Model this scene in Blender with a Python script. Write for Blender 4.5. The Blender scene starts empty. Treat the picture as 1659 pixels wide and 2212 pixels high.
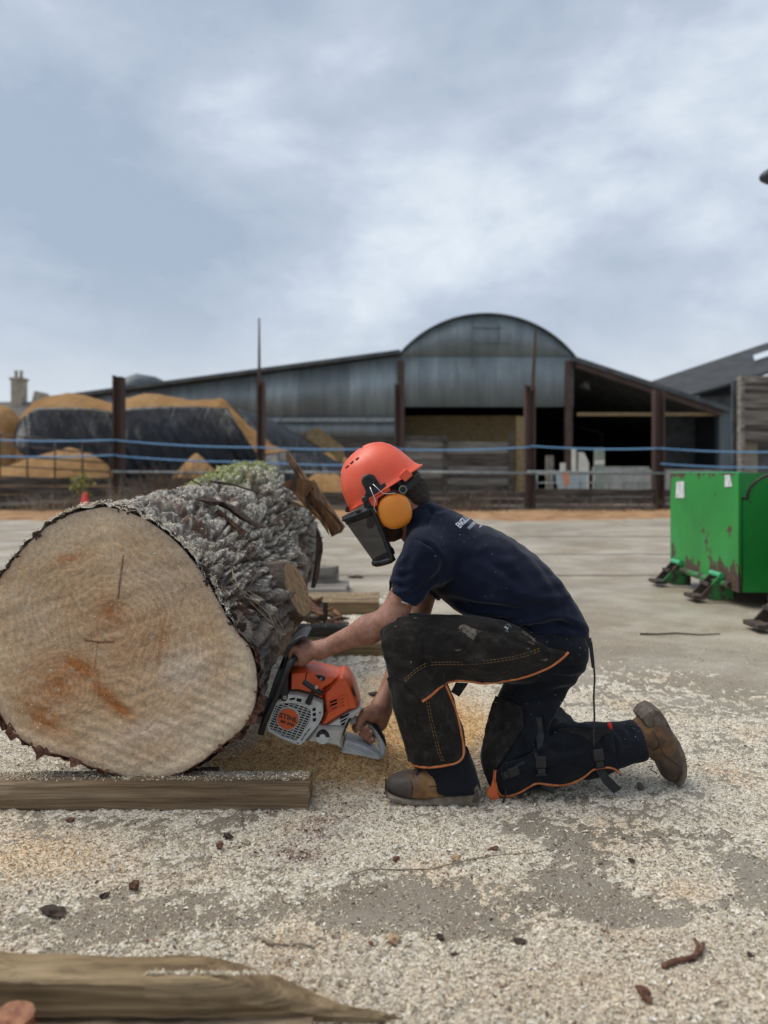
import bpy, bmesh, math, random
import numpy as np
from mathutils import Vector, Matrix, noise as mnoise
from mathutils.bvhtree import BVHTree
random.seed(7)
RNG = np.random.default_rng(11)
SC = bpy.context.scene
COL = SC.collection
# ------------------------------------------------------------------ camera
F, CX, HY, EYE = 1597.3, 829.5, 1020.0, 1.07      # focal length and horizon in picture units, eye height in metres
cam_data = bpy.data.cameras.new('camera'); cam = bpy.data.objects.new('camera', cam_data); COL.objects.link(cam)
cam.location = (0, 0, EYE); cam.rotation_euler = (math.radians(90), 0, 0)
cam_data.sensor_fit = 'VERTICAL'; cam_data.sensor_height = 36; cam_data.sensor_width = 27
cam_data.lens = 26; cam_data.shift_y = -(1106 - HY) / 2212
cam_data.clip_start = 0.05; cam_data.clip_end = 2000
cam_data.dof.use_dof = True; cam_data.dof.focus_distance = 2.5; cam_data.dof.aperture_fstop = 1.9
SC.camera = cam
# ------------------------------------------------------------------ sky, sun, exposure
SUN_EL, SUN_AZ = math.radians(58), math.radians(-75)   # azimuth from +Y towards +X
world = bpy.data.worlds.new('World'); SC.world = world; world.use_nodes = True
wn, wl = world.node_tree.nodes, world.node_tree.links
for n in list(wn): wn.remove(n)
w_out = wn.new('ShaderNodeOutputWorld'); w_bg = wn.new('ShaderNodeBackground'); wl.new(w_bg.outputs[0], w_out.inputs[0])
w_bg.inputs['Strength'].default_value = 0.1
w_sky = wn.new('ShaderNodeTexSky'); w_sky.sky_type = 'NISHITA'; w_sky.sun_disc = False
w_sky.sun_elevation = SUN_EL; w_sky.sun_rotation = SUN_AZ
w_tc = wn.new('ShaderNodeTexCoord')
def wmath(op, a, b=None, c=None):
    n = wn.new('ShaderNodeMath'); n.operation = op
    for i, v in enumerate((a, b, c)):
        if v is None: continue
        if isinstance(v, (int, float)): n.inputs[i].default_value = v
        else: wl.new(v, n.inputs[i])
    return n.outputs[0]
w_sep = wn.new('ShaderNodeSeparateXYZ'); wl.new(w_tc.outputs['Generated'], w_sep.inputs[0])
wz = wmath('MAXIMUM', w_sep.outputs[2], 0.0); wzz = wmath('ADD', wz, 0.62)
w_cmb = wn.new('ShaderNodeCombineXYZ')
wl.new(wmath('DIVIDE', w_sep.outputs[0], wzz), w_cmb.inputs[0]); wl.new(wmath('DIVIDE', w_sep.outputs[1], wzz), w_cmb.inputs[1])
def wnoise(scale, off, det=5, rough=0.5, dist=0.3):
    m = wn.new('ShaderNodeMapping'); m.inputs['Location'].default_value = off
    m.inputs['Scale'].default_value = (1, 1, 1.9); wl.new(w_tc.outputs['Generated'], m.inputs[0])
    n = wn.new('ShaderNodeTexNoise'); n.inputs['Scale'].default_value = scale; n.inputs['Detail'].default_value = det
    n.inputs['Roughness'].default_value = rough; n.inputs['Distortion'].default_value = dist
    wl.new(m.outputs[0], n.inputs['Vector']); return n.outputs['Fac']
def blob(px, py, rad):      # a broad brighter break in the cloud layer, as a direction on the sky
    d = Vector(((px - CX) / F, 1, -(py - HY) / F)).normalized()
    n = wn.new('ShaderNodeVectorMath'); n.operation = 'DISTANCE'; wl.new(w_tc.outputs['Generated'], n.inputs[0])
    n.inputs[1].default_value = d
    r = wn.new('ShaderNodeMapRange'); r.interpolation_type = 'SMOOTHERSTEP'; wl.new(n.outputs['Value'], r.inputs[0])
    r.inputs[1].default_value = 0.0; r.inputs[2].default_value = rad; r.inputs[3].default_value = 1; r.inputs[4].default_value = 0
    return r.outputs[0]
bl = wmath('MULTIPLY', blob(530, 270, .16), .42)
for (px, py, rad, k) in ((1020, 390, .22, .42), (840, 540, .2, .35), (780, 90, .13, .25), (1400, 330, .2, .22), (1640, 60, .4, .12), (1650, 640, .35, .15),
                         (60, 620, .3, .1), (130, 520, .4, -.22), (250, 130, .5, -.2), (1170, 190, .25, -.15), (620, 760, .25, .25), (1020, 120, .2, -.1), (380, 560, .22, -.15)):
    bl = wmath('ADD', bl, wmath('MULTIPLY', blob(px, py, rad), k))
nz = wmath('ADD', wmath('MULTIPLY', wnoise(3.3, (3.1, 1.2, .4), 7, .56, .25), 1.0), wmath('MULTIPLY', wnoise(1.5, (7, 4, 0), 3), .5))
nz = wmath('ADD', nz, wmath('MULTIPLY', wmath('SUBTRACT', wnoise(9, (1, 5, 2), 6, .6, .2), .5), .55))
fac = wmath('ADD', wmath('MULTIPLY', wmath('SUBTRACT', nz, .75), 1.5), wmath('ADD', bl, .33))
w_ramp = wn.new('ShaderNodeValToRGB'); wl.new(fac, w_ramp.inputs[0])
cr = w_ramp.color_ramp; cr.elements[0].position = 0.0; cr.elements[0].color = (.405, .485, .605, 1)
cr.elements[1].position = 1.0; cr.elements[1].color = (.80, .88, .95, 1)
e = cr.elements.new(.45); e.color = (.53, .605, .725, 1)
w_hor = wn.new('ShaderNodeMixRGB'); wl.new(w_ramp.outputs[0], w_hor.inputs[1]); w_hor.inputs[2].default_value = (.78, .83, .86, 1)
hz = wn.new('ShaderNodeMapRange'); wl.new(w_sep.outputs[2], hz.inputs[0]); hz.interpolation_type = 'SMOOTHSTEP'
hz.inputs[1].default_value = 0.0; hz.inputs[2].default_value = .27; hz.inputs[3].default_value = .75; hz.inputs[4].default_value = 0
wl.new(hz.outputs[0], w_hor.inputs[0])
w_scale = wn.new('ShaderNodeVectorMath'); w_scale.operation = 'SCALE'; wl.new(w_hor.outputs[0], w_scale.inputs[0]); w_scale.inputs['Scale'].default_value = 10.0 * .575
w_mix = wn.new('ShaderNodeMixRGB'); w_mix.inputs[0].default_value = .96
wl.new(w_sky.outputs[0], w_mix.inputs[1]); wl.new(w_scale.outputs[0], w_mix.inputs[2]); wl.new(w_mix.outputs[0], w_bg.inputs[0])
world.cycles.sampling_method = 'MANUAL'; world.cycles.sample_map_resolution = 512
sun_d = bpy.data.lights.new('sun', 'SUN'); sun = bpy.data.objects.new('sun', sun_d); COL.objects.link(sun)
sun_d.energy = 1.5; sun_d.angle = math.radians(40); sun_d.color = (1, .96, .9)
sd = Vector((math.sin(SUN_AZ) * math.cos(SUN_EL), math.cos(SUN_AZ) * math.cos(SUN_EL), math.sin(SUN_EL)))
sun.rotation_euler = sd.to_track_quat('Z', 'Y').to_euler(); sun.location = sd * 30
SC.view_settings.view_transform = 'Standard'; SC.view_settings.look = 'None'; SC.view_settings.gamma = 1
SC.view_settings.use_curve_mapping = False; SC.view_settings.exposure = 0.8
SC.render.engine = 'CYCLES'; SC.cycles.max_bounces = 6; SC.cycles.use_denoising = True
SC.cycles.sample_clamp_indirect = 4

# ------------------------------------------------------------------ helpers
def P(px, py, D): return Vector(((px - CX) / F * D, D, EYE - (py - HY) / F * D))
def pxz(px, py, D): return ((px - CX) / F * D, EYE - (py - HY) / F * D)
def zoom(ox, oy, k): return lambda x, y: ((ox + x * k) / 1.8228, (oy + y * k) / 1.8228)
Z2 = zoom(1200, 1650, 1300 / 1659); Z3 = zoom(950, 2400, 650 / 1659); Z4 = zoom(1250, 1700, 700 / 1659)
Z5 = zoom(700, 1780, 700 / 1659); Z6 = zoom(1000, 2650, 400 / 1659); Z7 = zoom(1250, 2650, 350 / 1659)
Z8 = zoom(1900, 2750, 850 / 1659); Z9 = zoom(1500, 2950, 450 / 1659); Z1 = zoom(0, 1750, 1300 / 1659)
def tag(o, label=None, cat=None, group=None, kind=None):
    if label: o['label'] = label
    if cat: o['category'] = cat
    if group: o['group'] = group
    if kind: o['kind'] = kind
    return o
def thing(name, label, cat, loc=(0, 0, 0), group=None):
    o = bpy.data.objects.new(name, None); COL.objects.link(o); o.location = loc; o.empty_display_size = .1
    return tag(o, label, cat, group)
def link(name, me, mats=None, parent=None, loc=None, smooth=None):
    o = bpy.data.objects.new(name, me); COL.objects.link(o)
    if mats is not None:
        for m in (mats if isinstance(mats, (list, tuple)) else [mats]): me.materials.append(m)
    if smooth is not None: me.polygons.foreach_set('use_smooth', [smooth] * len(me.polygons))
    if parent is not None:
        o.parent = parent
        if loc is None:      # geometry is given in world space: cancel the parent's location
            pl = Vector((0, 0, 0)); q = parent
            while q is not None: pl = pl + q.location; q = q.parent
            o.location = -pl
    if loc is not None: o.location = loc
    return o
def np_mesh(name, v, f):
    me = bpy.data.meshes.new(name); v = np.asarray(v, dtype=np.float32); f = np.asarray(f, dtype=np.int32)
    k = f.shape[1]
    me.vertices.add(len(v)); me.vertices.foreach_set('co', v.ravel())
    me.loops.add(f.size); me.loops.foreach_set('vertex_index', f.ravel())
    me.polygons.add(len(f)); me.polygons.foreach_set('loop_start', np.arange(0, f.size, k, dtype=np.int32))
    me.polygons.foreach_set('loop_total', np.full(len(f), k, dtype=np.int32))
    me.update(calc_edges=True); me.validate(); return me
def set_col(me, rgb, name='Col'):
    a = me.color_attributes.new(name, 'FLOAT_COLOR', 'POINT')
    c = np.ones((len(me.vertices), 4), dtype=np.float32); c[:, :3] = np.clip(rgb, 0, 1); a.data.foreach_set('color', c.ravel())
class G:                       # collects shapes into one mesh
    def __init__(s): s.v = []; s.f = []; s.m = []
    def add(s, v, f, mi=0):
        b = len(s.v); s.v += [tuple(x) for x in v]; s.f += [tuple(i + b for i in q) for q in f]; s.m += [mi] * len(f); return s
    def box(s, lo, hi, mi=0, R=None, c=None):
        x0, y0, z0 = lo; x1, y1, z1 = hi
        v = [Vector(p) for p in ((x0,y0,z0),(x1,y0,z0),(x1,y1,z0),(x0,y1,z0),(x0,y0,z1),(x1,y0,z1),(x1,y1,z1),(x0,y1,z1))]
        if R is not None: v = [R @ p for p in v]
        if c is not None: v = [p + Vector(c) for p in v]
        return s.add(v, [(0,3,2,1),(4,5,6,7),(0,1,5,4),(1,2,6,5),(2,3,7,6),(3,0,4,7)], mi)
    def bar(s, a, b, w, t, mi=0, up=(0, 0, 1)):     # a rectangular bar from a to b
        a, b = Vector(a), Vector(b); d = (b - a).normalized(); u = Vector(up)
        if abs(d.dot(u)) > .98: u = Vector((0, 1, 0))
        x = d.cross(u).normalized(); y = x.cross(d).normalized(); v = []
        for p in (a, b): v += [p - x*w/2 - y*t/2, p + x*w/2 - y*t/2, p + x*w/2 + y*t/2, p - x*w/2 + y*t/2]
        return s.add(v, [(0,1,2,3),(7,6,5,4),(0,4,5,1),(1,5,6,2),(2,6,7,3),(3,7,4,0)], mi)
    def tube(s, pts, r, n=8, mi=0, cap=True, flat=1.0, up=(0, 0, 1)):
        pts = [Vector(p) for p in pts]; rs = r if isinstance(r, (list, tuple, np.ndarray)) else [r] * len(pts)
        rings = []; nrm = None
        for i, p in enumerate(pts):
            d = (pts[min(i + 1, len(pts) - 1)] - pts[max(i - 1, 0)]).normalized()
            if nrm is None:
                u = Vector(up); u = u if abs(d.dot(u)) < .95 else Vector((0, 1, 0)); nrm = (u - d * d.dot(u)).normalized()
            else: nrm = (nrm - d * d.dot(nrm)).normalized()
            bi = d.cross(nrm)
            rings.append([p + (nrm * math.cos(t) * flat + bi * math.sin(t)) * rs[i] for t in [2 * math.pi * k / n for k in range(n)]])
        v = [q for rg in rings for q in rg]; f = []
        for i in range(len(pts) - 1):
            for k in range(n): f.append((i*n+k, i*n+(k+1) % n, (i+1)*n+(k+1) % n, (i+1)*n+k))
        if cap: f.append(tuple(reversed(range(n)))); f.append(tuple(range((len(pts)-1)*n, len(pts)*n)))
        return s.add(v, f, mi)
    def prism(s, poly, a, b, mi=0, bev=0):   # poly: list of 3D points on plane; a, b: offset vectors of the two caps
        a, b = Vector(a), Vector(b); n = len(poly); v = [Vector(p) + a for p in poly] + [Vector(p) + b for p in poly]
        f = [tuple(range(n)), tuple(reversed(range(n, 2*n)))] + [(i, i + n, (i+1) % n + n, (i+1) % n) for i in range(n)]
        return s.add(v, f, mi)
    def lathe(s, c, ax, prof, n=24, mi=0):    # prof: (radius, height along ax)
        ax = Vector(ax).normalized(); x = ax.orthogonal().normalized(); y = ax.cross(x); c = Vector(c); v = []
        for r, h in prof: v += [c + ax*h + (x*math.cos(t) + y*math.sin(t))*r for t in [2*math.pi*k/n for k in range(n)]]
        f = []
        for i in range(len(prof) - 1):
            for k in range(n): f.append((i*n+k, i*n+(k+1) % n, (i+1)*n+(k+1) % n, (i+1)*n+k))
        f.append(tuple(reversed(range(n)))); f.append(tuple(range((len(prof)-1)*n, len(prof)*n)))
        return s.add(v, f, mi)
    def mesh(s, name='m', fix=True):
        me = bpy.data.meshes.new(name); me.from_pydata([tuple(p) for p in s.v], [], s.f); me.validate()
        if len(me.polygons) == len(s.m): me.polygons.foreach_set('material_index', s.m)
        if fix:
            bm = bmesh.new(); bm.from_mesh(me); bmesh.ops.recalc_face_normals(bm, faces=bm.faces); bm.to_mesh(me); bm.free()
        me.update(); return me
    def out(s, name, mats, parent=None, smooth=False, bevel=0, seg=2, auto=None):
        o = link(name, s.mesh(name), mats, parent, smooth=smooth)
        if bevel:
            m = o.modifiers.new('bevel', 'BEVEL'); m.width = bevel; m.segments = seg; m.limit_method = 'ANGLE'; m.angle_limit = math.radians(40); m.harden_normals = False
        if auto: shade_auto(o.data, auto)
        return o
def shade_auto(me, ang=35):
    me.polygons.foreach_set('use_smooth', [True] * len(me.polygons)); me.set_sharp_from_angle(angle=math.radians(ang))

# ---- vectorised gradient noise
_perm = RNG.permutation(256); _perm = np.concatenate([_perm, _perm, _perm]).astype(np.int64)
_grad = RNG.normal(size=(256, 3)); _grad /= np.linalg.norm(_grad, axis=1)[:, None]; _grad = _grad.astype(np.float32)
def pn(p):
    p = np.asarray(p, dtype=np.float32); sh = p.shape[:-1]; p = p.reshape(-1, 3)
    i = np.floor(p).astype(np.int64); f = p - i; i &= 255; u = f*f*f*(f*(f*6-15)+10); r = 0
    for dx in (0, 1):
        wx = u[:, 0] if dx else 1 - u[:, 0]
        for dy in (0, 1):
            wy = u[:, 1] if dy else 1 - u[:, 1]
            for dz in (0, 1):
                wz_ = u[:, 2] if dz else 1 - u[:, 2]
                h = _perm[_perm[_perm[(i[:, 0]+dx) & 255] + ((i[:, 1]+dy) & 255)] + ((i[:, 2]+dz) & 255)]
                g = _grad[h & 255]; r = r + wx*wy*wz_*(g[:, 0]*(f[:, 0]-dx) + g[:, 1]*(f[:, 1]-dy) + g[:, 2]*(f[:, 2]-dz))
    return (r * 1.6).reshape(sh)
def fbm(p, o=4, gain=.5, lac=2.03):
    a, s, t = 1, 0, 0; p = np.asarray(p, dtype=np.float32)
    for k in range(o): s = s + a * pn(p + k * 17.3); t += a; a *= gain; p = p * lac
    return s / t
def sstep(a, b, x): t = np.clip((x - a) / (b - a), 0, 1); return t*t*(3-2*t)

# ---- signed distance modelling
class SDF:
    def __init__(s, lo, hi, h, k=.03):
        s.lo = np.array(lo, float); s.h = h; s.k = k; s.n = np.ceil((np.array(hi) - s.lo) / h).astype(int) + 1
        s.g = np.full(tuple(s.n), 1.0, dtype=np.float32)
    def pts(s, a=None, b=None):
        a = np.zeros(3, int) if a is None else a; b = s.n if b is None else b
        ax = [s.lo[i] + s.h * np.arange(a[i], b[i]) for i in range(3)]
        return np.stack(np.meshgrid(*ax, indexing='ij'), -1).astype(np.float32)
    def block(s, lo, hi):
        a = np.maximum(np.floor((np.array(lo) - s.lo) / s.h).astype(int), 0); b = np.minimum(np.ceil((np.array(hi) - s.lo) / s.h).astype(int) + 1, s.n)
        return a, b
    def put(s, fn, lo, hi, k=None, op='u'):
        k = s.k if k is None else k; pad = k + 3*s.h; a, b = s.block(np.array(lo) - pad, np.array(hi) + pad)
        if (b <= a).any(): return
        sl = tuple(slice(a[i], b[i]) for i in range(3)); d = fn(s.pts(a, b)); g = s.g[sl]
        if op == 'u':
            hh = np.maximum(k - np.abs(g - d), 0) / max(k, 1e-6); s.g[sl] = np.minimum(g, d) - hh*hh*k*.25
        elif op == 'sub':
            d = -d; hh = np.maximum(k - np.abs(g - d), 0) / max(k, 1e-6); s.g[sl] = np.maximum(g, d) + hh*hh*k*.25
        elif op == 'add': s.g[sl] = g + d
    def cap(s, a, b, ra, rb, k=None, sq=None, op='u'):
        a, b = np.array(a, dtype=np.float32), np.array(b, dtype=np.float32); ab = b - a; L2 = max(float(ab @ ab), 1e-9)
        def fn(p):
            q = p - a; t = np.clip((q @ ab) / L2, 0, 1)[..., None]; q = q - t*ab
            if sq is not None:
                d = np.array(sq[0], dtype=np.float32); d = d/np.linalg.norm(d); q = q + (q @ d)[..., None]*d*(1/sq[1] - 1)
            r = np.linalg.norm(q, axis=-1) - (ra + (rb - ra)*t[..., 0])
            return r * (min(1, sq[1]) if sq is not None and sq[1] < 1 else 1)
        R = max(ra, rb) * (max(1, sq[1]) if sq is not None else 1)
        s.put(fn, np.minimum(a, b) - R, np.maximum(a, b) + R, k, op)
    def chain(s, pts, rs, k=None, sq=None):
        for i in range(len(pts) - 1): s.cap(pts[i], pts[i+1], rs[i], rs[i+1], k, sq)
    def ell(s, c, r, R=None, k=None, op='u'):
        c = np.array(c, dtype=np.float32); r = np.array(r, dtype=np.float32); Rm = None if R is None else np.array(R, dtype=np.float32)
        def fn(p):
            q = p - c
            if Rm is not None: q = q @ Rm        # columns of R are the local axes
            k0 = np.linalg.norm(q / r, axis=-1); k1 = np.linalg.norm(q / (r*r), axis=-1); return k0*(k0 - 1)/np.maximum(k1, 1e-6)
        m = r.max(); s.put(fn, c - m, c + m, k, op)
    def mesh(s, iso=0.0):
        g = s.g - iso; ins = g < 0; sh = np.array(g.shape) - 1
        c = np.zeros(tuple(sh), dtype=np.int16)
        for dx in (0, 1):
            for dy in (0, 1):
                for dz in (0, 1): c += ins[dx:sh[0]+dx, dy:sh[1]+dy, dz:sh[2]+dz]
        act = (c > 0) & (c < 8); idx = np.full(tuple(sh), -1, dtype=np.int64); cell = np.argwhere(act); idx[act] = np.arange(len(cell))
        acc = np.zeros((len(cell), 3)); cnt = np.zeros(len(cell)); cor = [(dx, dy, dz) for dx in (0, 1) for dy in (0, 1) for dz in (0, 1)]
        val = {o: g[cell[:, 0]+o[0], cell[:, 1]+o[1], cell[:, 2]+o[2]] for o in cor}
        for o in cor:
            for ax in range(3):
                if o[ax] == 1: continue
                o2 = list(o); o2[ax] = 1; o2 = tuple(o2); a, b = val[o], val[o2]; m = (a < 0) != (b < 0)
                t = np.where(m, a / np.where(m, a - b, 1), 0); p = np.tile(np.array(o, float), (len(cell), 1)); p[:, ax] += t
                acc[m] += p[m]; cnt[m] += 1
        v = (cell + acc / cnt[:, None]) * s.h + s.lo; faces = []
        for ax in range(3):
            o1, o2 = [(1, 2), (2, 0), (0, 1)][ax]
            lo = [slice(1, -1)] * 3; lo[ax] = slice(0, -1); hi = list(lo); hi[ax] = slice(1, None)
            a, b = ins[tuple(lo)], ins[tuple(hi)]; e = np.argwhere(a != b)
            if not len(e): continue
            sg = a[a != b]; base = e.copy(); base[:, o1] += 1; base[:, o2] += 1
            def at(d1, d2): q = base.copy(); q[:, o1] += d1; q[:, o2] += d2; return idx[q[:, 0], q[:, 1], q[:, 2]]
            q = np.stack([at(-1, -1), at(0, -1), at(0, 0), at(-1, 0)], 1); q[~sg] = q[~sg][:, ::-1]; faces.append(q)
        f = np.concatenate(faces); f = f[(f >= 0).all(1)]; return v.astype(np.float32), f
def smooth_mesh(me, it=2, fac=.5):
    bm = bmesh.new(); bm.from_mesh(me)
    for _ in range(it): bmesh.ops.smooth_vert(bm, verts=bm.verts, factor=fac, use_axis_x=True, use_axis_y=True, use_axis_z=True)
    bm.to_mesh(me); bm.free(); return me
def bvh_of(me): return BVHTree.FromPolygons([v.co.copy() for v in me.vertices], [tuple(p.vertices) for p in me.polygons])
def on_surface(bvh, px, py, off=.002, default=None):
    d = Vector(((px - CX)/F, 1, -(py - HY)/F)).normalized(); h = bvh.ray_cast(Vector((0, 0, EYE)), d)
    if h[0] is None: return default
    return h[0] - d * off
def dense(pts, step=6):
    out = []
    for (a, b) in zip(pts[:-1], pts[1:]):
        n = max(1, int(math.hypot(b[0]-a[0], b[1]-a[1]) / step)); out += [(a[0] + (b[0]-a[0])*i/n, a[1] + (b[1]-a[1])*i/n) for i in range(n)]
    return out + [pts[-1]]
def poly_sd(poly, x, z):       # signed distance to a 2D polygon, negative inside
    x = np.asarray(x); d = np.full(x.shape, 1e9); ins = np.zeros(x.shape, bool); n = len(poly)
    for i in range(n):
        ax, az = poly[i]; bx, bz = poly[(i+1) % n]; ex, ez = bx-ax, bz-az; t = np.clip(((x-ax)*ex + (z-az)*ez)/(ex*ex+ez*ez+1e-12), 0, 1)
        d = np.minimum(d, (x-ax-t*ex)**2 + (z-az-t*ez)**2); c = ((az > z) != (bz > z)) & (x < (bx-ax)*(z-az)/((bz-az) if bz != az else 1e-12) + ax); ins ^= c
    d = np.sqrt(d); return np.where(ins, -d, d)
# ------------------------------------------------------------------ materials
class MT:
    def __init__(s, name, rough=.7, metal=0, spec=.4):
        s.m = bpy.data.materials.new(name); s.m.use_nodes = True; s.n = s.m.node_tree.nodes; s.l = s.m.node_tree.links
        s.b = s.n['Principled BSDF']; s.b.inputs['Roughness'].default_value = rough; s.b.inputs['Metallic'].default_value = metal
        s.b.inputs['Specular IOR Level'].default_value = spec; s.tc = s.n.new('ShaderNodeTexCoord')
    def vec(s, scale=(1, 1, 1), rot=(0, 0, 0)):
        m = s.n.new('ShaderNodeMapping'); m.inputs['Scale'].default_value = scale; m.inputs['Rotation'].default_value = rot
        s.l.new(s.tc.outputs['Object'], m.inputs[0]); return m.outputs[0]
    def noise(s, scale, det=4, rough=.55, vec=None, dist=0):
        n = s.n.new('ShaderNodeTexNoise'); n.inputs['Scale'].default_value = scale; n.inputs['Detail'].default_value = det
        n.inputs['Roughness'].default_value = rough; n.inputs['Distortion'].default_value = dist
        s.l.new(vec if vec is not None else s.tc.outputs['Object'], n.inputs['Vector']); return n.outputs['Fac']
    def voro(s, scale, out='Color', vec=None, feat='F1'):
        n = s.n.new('ShaderNodeTexVoronoi'); n.feature = feat; n.inputs['Scale'].default_value = scale
        s.l.new(vec if vec is not None else s.tc.outputs['Object'], n.inputs['Vector']); return n.outputs[out]
    def ramp(s, fac, stops):
        r = s.n.new('ShaderNodeValToRGB'); s.l.new(fac, r.inputs[0]); c = r.color_ramp
        while len(c.elements) < len(stops): c.elements.new(.5)
        for e_, (p, col) in zip(c.elements, stops): e_.position = p; e_.color = tuple(col) + (1,) if not isinstance(col, (int, float)) else (col, col, col, 1)
        return r.outputs[0]
    def mix(s, fac, a, b, mode='MIX'):
        m = s.n.new('ShaderNodeMixRGB'); m.blend_type = mode
        for i, v in enumerate((fac, a, b)):
            if isinstance(v, (int, float)): m.inputs[i].default_value = v if i == 0 else (v, v, v, 1)
            elif isinstance(v, tuple): m.inputs[i].default_value = v + (1,) if len(v) == 3 else v
            else: s.l.new(v, m.inputs[i])
        return m.outputs[0]
    def math(s, op, a, b=0):
        m = s.n.new('ShaderNodeMath'); m.operation = op
        for i, v in enumerate((a, b)):
            if isinstance(v, (int, float)): m.inputs[i].default_value = v
            else: s.l.new(v, m.inputs[i])
        return m.outputs[0]
    def attr(s, name='Col', out='Color'):
        a = s.n.new('ShaderNodeAttribute'); a.attribute_name = name; return a.outputs[out]
    def col(s, c):
        if isinstance(c, tuple): s.b.inputs['Base Color'].default_value = c + (1,)
        else: s.l.new(c, s.b.inputs['Base Color'])
        return s
    def rough(s, f): s.l.new(f, s.b.inputs['Roughness']); return s
    def bump(s, f, dist=.002, strength=1.0):
        b = s.n.new('ShaderNodeBump'); b.inputs['Distance'].default_value = dist; b.inputs['Strength'].default_value = strength
        s.l.new(f, b.inputs['Height']); s.l.new(b.outputs[0], s.b.inputs['Normal']); return s
def simple(name, c1, c2=None, scale=8, rough=.7, metal=0, bump=0, bscale=60, det=5, spec=.4, lo=.35, hi=.65, stretch=(1, 1, 1)):
    m = MT(name, rough, metal, spec); v = m.vec(stretch)
    m.col(m.ramp(m.noise(scale, det, vec=v), [(lo, c1), (hi, c2)]) if c2 else c1)
    if bump: m.bump(m.noise(bscale, 5, vec=v), bump)
    return m.m
# ================================================================== ground
def conc_mat():
    m = MT('yard concrete', .8, 0, .35)
    big = m.noise(.55, 5, .6, m.vec((1, 1, 1))); mid = m.noise(4, 6, .65); fine = m.noise(90, 4, .7)
    c = m.ramp(big, [(.3, (.27, .205, .14)), (.48, (.34, .275, .195)), (.7, (.42, .36, .275))])
    c = m.mix(.55, c, m.ramp(mid, [(.3, (.55, .53, .5)), (.7, (1, 1, 1))]), 'MULTIPLY')
    c = m.mix(.35, c, m.ramp(fine, [(.35, .5), (.6, 1.)]), 'MULTIPLY')
    dust = m.math('MULTIPLY', m.ramp(m.noise(1.1, 6, .7, m.vec((1, 1.2, 1))), [(.46, 0.), (.62, 1.)]), .55)
    c = m.mix(dust, c, (.52, .47, .385))
    sp = m.ramp(m.voro(26, 'Distance'), [(.1, 1.), (.16, 0.)]); sp = m.math('MULTIPLY', sp, m.ramp(m.noise(1.7, 3), [(.48, 0.), (.6, 1.)]))
    c = m.mix(sp, c, (.68, .62, .5))
    pp = m.ramp(m.noise(130, 5, .8), [(.50, 0.), (.58, 1.)]); near = m.ramp(m.noise(2.3, 5, .7), [(.38, .15), (.62, .6)]); c = m.mix(m.math('MULTIPLY', pp, near), c, (.60, .545, .45)); c = m.mix(m.math('MULTIPLY', m.ramp(m.noise(210, 4, .8), [(.57, 0.), (.62, 1.)]), .55), c, (.10, .075, .055))
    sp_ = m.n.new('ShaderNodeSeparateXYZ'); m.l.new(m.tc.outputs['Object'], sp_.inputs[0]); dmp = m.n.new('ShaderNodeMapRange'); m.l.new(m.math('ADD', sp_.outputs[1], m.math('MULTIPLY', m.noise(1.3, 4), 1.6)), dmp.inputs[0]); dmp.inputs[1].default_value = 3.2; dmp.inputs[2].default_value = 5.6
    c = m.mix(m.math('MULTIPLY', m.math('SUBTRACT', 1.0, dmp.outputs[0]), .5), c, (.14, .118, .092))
    m.col(c); m.rough(m.ramp(m.noise(.8, 4, .6, m.vec((.6, 1.4, 1))), [(.4, .42), (.6, .85)])); m.bump(m.mix(.5, mid, fine), .004); return m.m
M_conc = conc_mat()
g = G()
nx, ny = 2, 2
g.add([(-400, -60, 0), (400, -60, 0), (400, 900, 0), (-400, 900, 0)], [(0, 1, 2, 3)])
o = g.out('ground', M_conc); tag(o, kind='structure')
# raised edges of the concrete bays behind the man and the strip of chip litter before the fence
def strip(name, pts, z, mat):
    g = G(); g.add([(x, y, z) for x, y in pts], [tuple(range(len(pts)))]); o = g.out(name, mat); tag(o, kind='structure'); return o
M_wet = simple('damp dark concrete', (.10, .082, .062), (.17, .145, .11), 3, .45, bump=.002)
M_lit = simple('rusty chip litter', (.25, .12, .05), (.42, .25, .12), 2, .95, bump=.01, bscale=20)
rl = random.Random(3)
def wobble(x0, x1, y0, y1, n=40, a=.1):
    top = [(x0 + (x1-x0)*i/n, y1 + rl.uniform(-a, a)) for i in range(n+1)]; bot = [(x0 + (x1-x0)*i/n, y0 + rl.uniform(-a, a)) for i in range(n+1)]
    return bot + top[::-1]
g = G()
def litter_grid(x0, x1, y0, y1, nx, ny, hf, z0=.004):
    X, Y = np.meshgrid(np.linspace(x0, x1, nx), np.linspace(y0, y1, ny), indexing='ij'); p = np.stack([X, Y, X*0], -1)
    Z = hf(X, Y, p); v = np.stack([X, Y, Z], -1).reshape(-1, 3); i = np.arange((nx-1)*(ny-1)); a = i // (ny-1) * ny + i % (ny-1)
    return v, np.stack([a, a+ny, a+ny+1, a+1], 1)
v, f = litter_grid(-14, 15, 15.2, 20.2, 240, 46, lambda X, Y, p: -.03 + .09*sstep(15.6, 18.2, Y + 1.2*fbm(p*.7)) + .05*fbm(p*2.2, 4))
o = link('litter_bank', np_mesh('litter', v, f), M_lit, smooth=True); tag(o, kind='structure')
M_joint = simple('slab joint dirt', (.17, .13, .095), (.27, .215, .155), 3, .7)
# a broad low puddled joint between slabs
for (y0, y1, x0, x1, mat) in ((7.62, 7.72, -3.0, 9, M_wet), (12.2, 12.35, -2, 12, M_wet), (9.6, 9.66, 1, 8, M_wet)):
    strip('slab_joint', wobble(x0, x1, y0, y1, 60, .03), .004, M_joint)

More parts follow.
